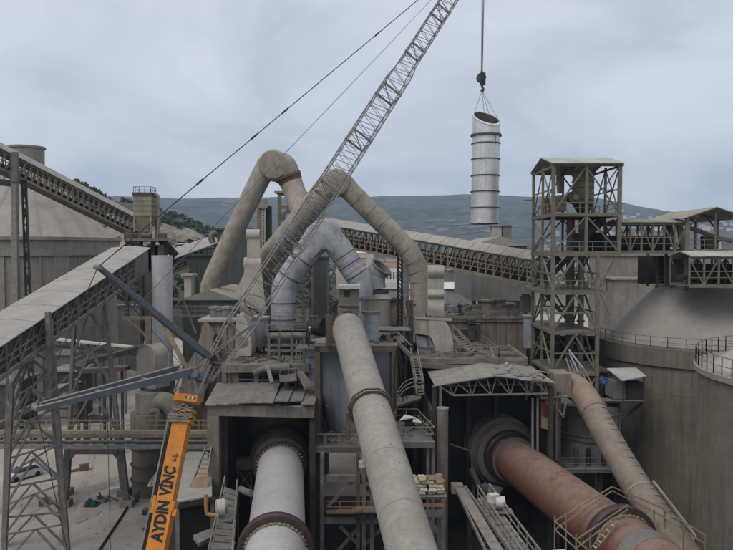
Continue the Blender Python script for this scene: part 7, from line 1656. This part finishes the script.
# hook block and hanging duct
HD = 78; hk = V(482, 84, HD)
t = thing('hook_block', 'dark crane hook block hanging on its hoist ropes in the sky', 'hook', hk)
for px in (479.5, 481.5, 483): 
    top = Vector((T0.x + (px - 481.5) * .08, T0.y, T0.z)); MB().tube([V(px * .3 + 482 * .7, 76, HD), top.lerp(V(px, 40, HD), .0)], .032, n=6).build('hoist_rope', 'rope', t)
MB().cyl(V(481.2, 78, HD) - Vector((.0, .25, 0)), V(481.2, 78, HD) + Vector((0, .25, 0)), .50, n=18).build('sheave', 'steel_brown', t); MB().box(V(482.8, 79, HD), (.5, .6, 1.25)).build('cheek_plate', 'steel_dark', t)
MB().box(V(481.8, 73.5, HD), (.25, .3, .5)).build('rope_anchor', 'orange_rust', t)
MB().tube([V(482, 84, HD), V(482.2, 87, HD), V(483.4, 89.5, HD), V(482.4, 91, HD), V(481, 89.6, HD)], .13, n=8, smooth_pts=4).build('hook', 'steel_brown', t)
pc = V(484.5, 225, HD); PR = 1.47; zb2 = V(484, 221.5, HD).z; ztop = V(484, 118.5, HD).z
t = thing('hanging_duct', 'shiny galvanised duct section with a slanted open top hanging from the crane', 'duct', (pc.x, HD, zb2))
lean = Vector((.012, 0, 1)).normalized()
n = 64
def ringp(z, r): return [Vector((pc.x + lean.x * (z - zb2) + r * math.cos(2 * math.pi * i / n), HD + r * math.sin(2 * math.pi * i / n), z)) for i in range(n)]
def mitre(r): return [Vector((p.x, p.y, ztop + (p.y - HD) * .62 - (p.x - pc.x - .17) * .24)) for p in ringp(ztop, r)]
zs = [zb2] + [V(484, y, HD).z for y in (207.6, 191.6, 175.6, 159.3, 143.6, 136.0)]
for k in range(len(zs)):
    lo = ringp(zs[k] + .03, PR); hi = ringp(zs[k + 1] - .03, PR) if k < len(zs) - 1 else mitre(PR)
    b = MB(); b.add(lo + hi, [(i, (i + 1) % n, n + (i + 1) % n, n + i) for i in range(n)], True); b.build('shell_course', 'galvanised', t)
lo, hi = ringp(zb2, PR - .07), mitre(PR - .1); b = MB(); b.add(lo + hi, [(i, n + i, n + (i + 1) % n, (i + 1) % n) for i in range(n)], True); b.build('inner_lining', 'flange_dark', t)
ho, hi2 = mitre(PR + .08), mitre(PR - .16); b = MB(); up_ = Vector((0, 0, .1)); b.add(ho + hi2 + [p + up_ for p in ho] + [p + up_ for p in hi2], [(i, (i + 1) % n, n + (i + 1) % n, n + i) for i in range(n)] + [(2 * n + i, 3 * n + i, 3 * n + (i + 1) % n, 2 * n + (i + 1) % n) for i in range(n)] + [(i, 2 * n + i, 2 * n + (i + 1) % n, (i + 1) % n) for i in range(n)] + [(n + i, n + (i + 1) % n, 3 * n + (i + 1) % n, 3 * n + i) for i in range(n)]); b.build('rim', 'galvanised', t)
for k, z in enumerate(zs[1:]):
    big = k == len(zs) - 2; cxx = pc.x + lean.x * (z - zb2); MB().lathe((cxx, HD, z - .08), [(PR - .01, 0), (PR + (.20 if big else .11), 0), (PR + (.20 if big else .11), .17 if big else .1), (PR - .01, .17 if big else .1)], n=64).build('stiffener_ring', 'flange_dark', t)
b = MB()
for i in range(40): a = 2 * math.pi * i / 40; cxx = pc.x + lean.x * (zs[-1] - zb2); b.box((cxx + (PR + .12) * math.cos(a), HD + (PR + .12) * math.sin(a), zs[-1] + .14), (.07, .07, .1))
b.build('flange_bolts', 'flange_dark', t, kind='stuff')
MB().lathe((pc.x, HD, zb2 - .25), [(PR - .2, 0), (PR + .12, 0), (PR + .12, .28), (PR, .3)], n=64).build('bottom_flange', 'galvanised', t); MB().lathe((pc.x, HD, zb2 - .3), [(PR - .2, 0), (PR + .02, 0), (PR + .02, .05), (PR - .2, .05)], n=64).build('bottom_seal', 'interior', t)
MB().box((pc.x + .9, HD - PR * .83, zs[-1] - .55), (.06, .1, 1.0)).build('weld_strip', 'clad_grey', t)
mt = mitre(PR); slg = thing('lifting_slings', 'thin wire slings spreading from the crane hook to the hanging duct', 'slings', V(482, 91, HD))
for i in (n // 2 + 2, n - 2, n * 3 // 4 + 3, n // 4): MB().tube([V(482, 90.5, HD), mt[i]], .022, n=5).build('sling', 'rope_light', slg)

# ================================================================== PEOPLE
def worker(loc, label, helmet, body_m, vest=None, face=0.0, bend=0.12, arm=0.6):
    loc = Vector(loc); t = thing('person', label, 'person', loc)
    vs = {'pel': (0, 0, .95), 'wai': (0, bend * .3, 1.12), 'che': (0, bend * .8, 1.36), 'nek': (0, bend, 1.50), 'hed': (0, bend + .01, 1.60), 'hdt': (0, bend + .01, 1.74),
          'hl': (-.10, 0, .90), 'kl': (-.12, .05, .50), 'al': (-.13, -.01, .08), 'tl': (-.14, .14, .04), 'hr': (.10, 0, .90), 'kr': (.13, .02, .50), 'ar': (.15, -.06, .08), 'tr': (.16, .09, .04),
          'sl': (-.19, bend, 1.42), 'el': (-.27, bend + .02, 1.16), 'wl': (-.24, bend + .02 + arm * .35, 1.02), 'hnl': (-.22, bend + .02 + arm * .52, 1.0), 'sr': (.19, bend, 1.42), 'er': (.27, bend, 1.14), 'wr': (.26, bend + arm * .2, .93), 'hnr': (.25, bend + arm * .28, .84)}
    rad = dict(pel=.15, wai=.14, che=.17, nek=.06, hed=.095, hdt=.085, hl=.10, kl=.065, al=.045, tl=.04, hr=.10, kr=.065, ar=.045, tr=.04, sl=.075, el=.05, wl=.035, hnl=.042, sr=.075, er=.05, wr=.035, hnr=.042)
    ed = [('pel', 'wai'), ('wai', 'che'), ('che', 'nek'), ('nek', 'hed'), ('hed', 'hdt'), ('pel', 'hl'), ('hl', 'kl'), ('kl', 'al'), ('al', 'tl'), ('pel', 'hr'), ('hr', 'kr'), ('kr', 'ar'), ('ar', 'tr'), ('che', 'sl'), ('sl', 'el'), ('el', 'wl'), ('wl', 'hnl'), ('che', 'sr'), ('sr', 'er'), ('er', 'wr'), ('wr', 'hnr')]
    ks = list(vs); Mz = Matrix.Rotation(face, 3, 'Z'); me = bpy.data.meshes.new('person_body'); me.from_pydata([Mz @ Vector(vs[k]) for k in ks], [(ks.index(a), ks.index(c)) for a, c in ed], [])
    o = bpy.data.objects.new('body', me); COL.objects.link(o)
    md = o.modifiers.new('skin', 'SKIN'); md.use_smooth_shade = True
    for i, k in enumerate(ks): me.skin_vertices[0].data[i].radius = (rad[k], rad[k]); me.skin_vertices[0].data[i].use_root = (k == 'pel')
    o.modifiers.new('sub', 'SUBSURF').levels = 2; o.modifiers['sub'].render_levels = 2
    bpy.context.view_layer.update(); me2 = bpy.data.meshes.new_from_object(o.evaluated_get(bpy.context.evaluated_depsgraph_get()))
    bpy.data.objects.remove(o); me2.materials.clear(); me2.materials.append(MT[body_m]); me2.materials.append(MT['skin'])
    for p in me2.polygons:
        z = p.center.z; p.material_index = 1 if (z > 1.50 or ((Mz.transposed() @ p.center).x ** 2 > .042 and z < 1.06 and z > .75)) else 0; p.use_smooth = True
    o = bpy.data.objects.new('body', me2); COL.objects.link(o); o.parent = t
    w = lambda x, y, z: loc + Mz @ Vector((x, y, z))
    MB().lathe(w(0, bend + .01, 1.70), [(.150, 0), (.152, .02), (.128, .03), (.12, .08), (.085, .13), (0, .155)], n=20).build('helmet', helmet, t)
    MB().box(w(0, bend + .14, 1.71), (.16, .09, .015), face).build('helmet_peak', helmet, t)
    MB().box(w(0, bend + .112, 1.62), (.03, .04, .045), face).build('nose', 'skin', t)
    for s_ in (-.035, .035): MB().box(w(s_, bend + .10, 1.655), (.02, .02, .012), face).build('eye', 'black_rubber', t)
    if vest: MB().lathe(w(0, bend * .7, 1.0), [(.175, 0), (.185, .2), (.205, .36), (.12, .46)], n=20).build('vest', vest, t)
    return t
p = V(308.5, 345, 65.8); worker((p.x, p.y, Z(346.5, 65.8)), 'worker in dark clothes and a white helmet standing left of the black drum', 'plastic_white', 'cloth_dark', None, face=R(-60), arm=.9)
deckp = MB().box((p.x + .6, p.y + .4, Z(346.5, 65.8) - .1), (3.2, 2.2, .18)).build('standing_plate', 'deck'); tag(deckp, 'small dusty steel plate floor under the helmeted worker', 'platform')
zbk = Z(318.5, 82) + .03; worker((X(460.5, 83), 83.2, zbk), 'worker in dark clothes with an orange-red helmet standing on the concrete bunker roof', 'vest_orange', 'cloth_dark', None, face=R(150), arm=.5)

# more small plant pieces that fill the middle ground
simple_building('plant_block', 'low grey plant block behind the central kiosk', 'building', 362, 402, 300, 350, 90, 6, 'old_concrete', 'deck', base=0, windows=3, wrow=2)
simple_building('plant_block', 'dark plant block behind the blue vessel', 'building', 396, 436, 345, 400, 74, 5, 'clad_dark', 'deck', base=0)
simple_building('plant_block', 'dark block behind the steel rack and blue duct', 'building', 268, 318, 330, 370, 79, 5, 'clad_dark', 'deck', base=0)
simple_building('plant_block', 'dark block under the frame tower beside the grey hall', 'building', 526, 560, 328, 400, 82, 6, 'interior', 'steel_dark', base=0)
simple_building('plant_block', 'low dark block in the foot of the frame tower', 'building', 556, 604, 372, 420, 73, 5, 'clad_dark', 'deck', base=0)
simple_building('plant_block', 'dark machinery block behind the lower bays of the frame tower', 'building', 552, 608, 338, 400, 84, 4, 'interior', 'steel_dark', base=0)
t = thing('tall_can', 'pale blue-grey cylinder beside the head of the central duct', 'tank', V(372, 340, 68)); MB().cyl(V(371, 350, 68), V(371, 313, 68), .75, n=24).build('shell', 'blue_white', t); MB().cyl(V(371, 313, 68), V(371, 311.5, 68), .9, n=24).build('rim', 'deck', t)
t = thing('service_platform', 'dark service platform with pale rails right of the central duct head', 'platform', V(390, 330, 70))
MB().hexa([V(375, 332, 69), V(411, 332, 69), V(409, 328, 73), V(375, 328, 73), V(375, 330.4, 69), V(411, 330.4, 69), V(409, 326.4, 73), V(375, 326.4, 73)]).build('floor', 'steel_dark', t)
for px in (378, 392, 406): member(t, 'leg', 'steel_dark', G0(V(px, 332, 69.4)), V(px, 331, 69.4), .25)
railing(t, [V(376, 345, 68.5), V(398, 343, 68.5)], 1.0, 'rail_grey', step=1.1)
member(t, 'brace', 'rail_grey', V(386, 337, 68.6), V(398, 345, 68.6), .1); member(t, 'brace', 'rail_grey', V(396, 337, 68.6), V(386, 345, 68.6), .1)
t = thing('pipe_rack', 'cluttered brown pipe rack right of the ladder mast', 'frame', V(410, 340, 73))
for px in (407, 412): member(t, 'post', 'steel_brown', V(px, 362, 73), V(px, 300, 73), .25)
for py in (305, 318, 331, 344): member(t, 'beam', 'steel_brown', V(404, py, 73), V(416, py, 73), .2)
member(t, 'pipe', 'rail_grey', V(404, 300, 72.8), V(413, 350, 72.8), .2, kind='cyl'); member(t, 'pipe', 'clad_dark', V(409, 300, 72.8), V(409, 360, 72.8), .3, kind='cyl')
t = thing('side_rail_run', 'pale horizontal handrail pipe run behind the white stack and brown bunker', 'railing', V(190, 316, 90)); member(t, 'pipe', 'rail_grey', V(172, 316, 90), V(210, 316, 90), .3); railing(t, [V(172, 315.5, 90), V(240, 315.5, 90)], 1.2, 'rail_grey', step=3)
t = thing('brace_pole', 'thin pale slanted pole between the white stack and the brown bunker', 'pole', V(195, 333, 85)); member(t, 'pole', 'rail_grey', V(182, 296, 85), V(196, 333, 85), .18)
simple_building('retaining_wall', 'long pale concrete wall across the yard behind the low belts', 'wall', 96, 142, 306, 330, 160, 1, 'ring_concrete', 'ring_concrete', base=0)

# ================================================================== HAZE
HZ = True
if HZ:
    b = MB(); b.box((0, 1650, 220), (8200, 4400, 442)); me = bpy.data.meshes.new('haze'); me.from_pydata(b.v, [], b.f)
    o = bpy.data.objects.new('haze', me); COL.objects.link(o); o['kind'] = 'stuff'
    m = bpy.data.materials.new('haze'); m.use_nodes = True; tt = m.node_tree; tt.nodes.clear()
    pv = N('ShaderNodeVolumePrincipled', tt); pv.inputs['Color'].default_value = (.54, .72, 1.0, 1); pv.inputs['Density'].default_value = .00016
    oo = N('ShaderNodeOutputMaterial', tt); tt.links.new(pv.outputs[0], oo.inputs['Volume']); me.materials.append(m)
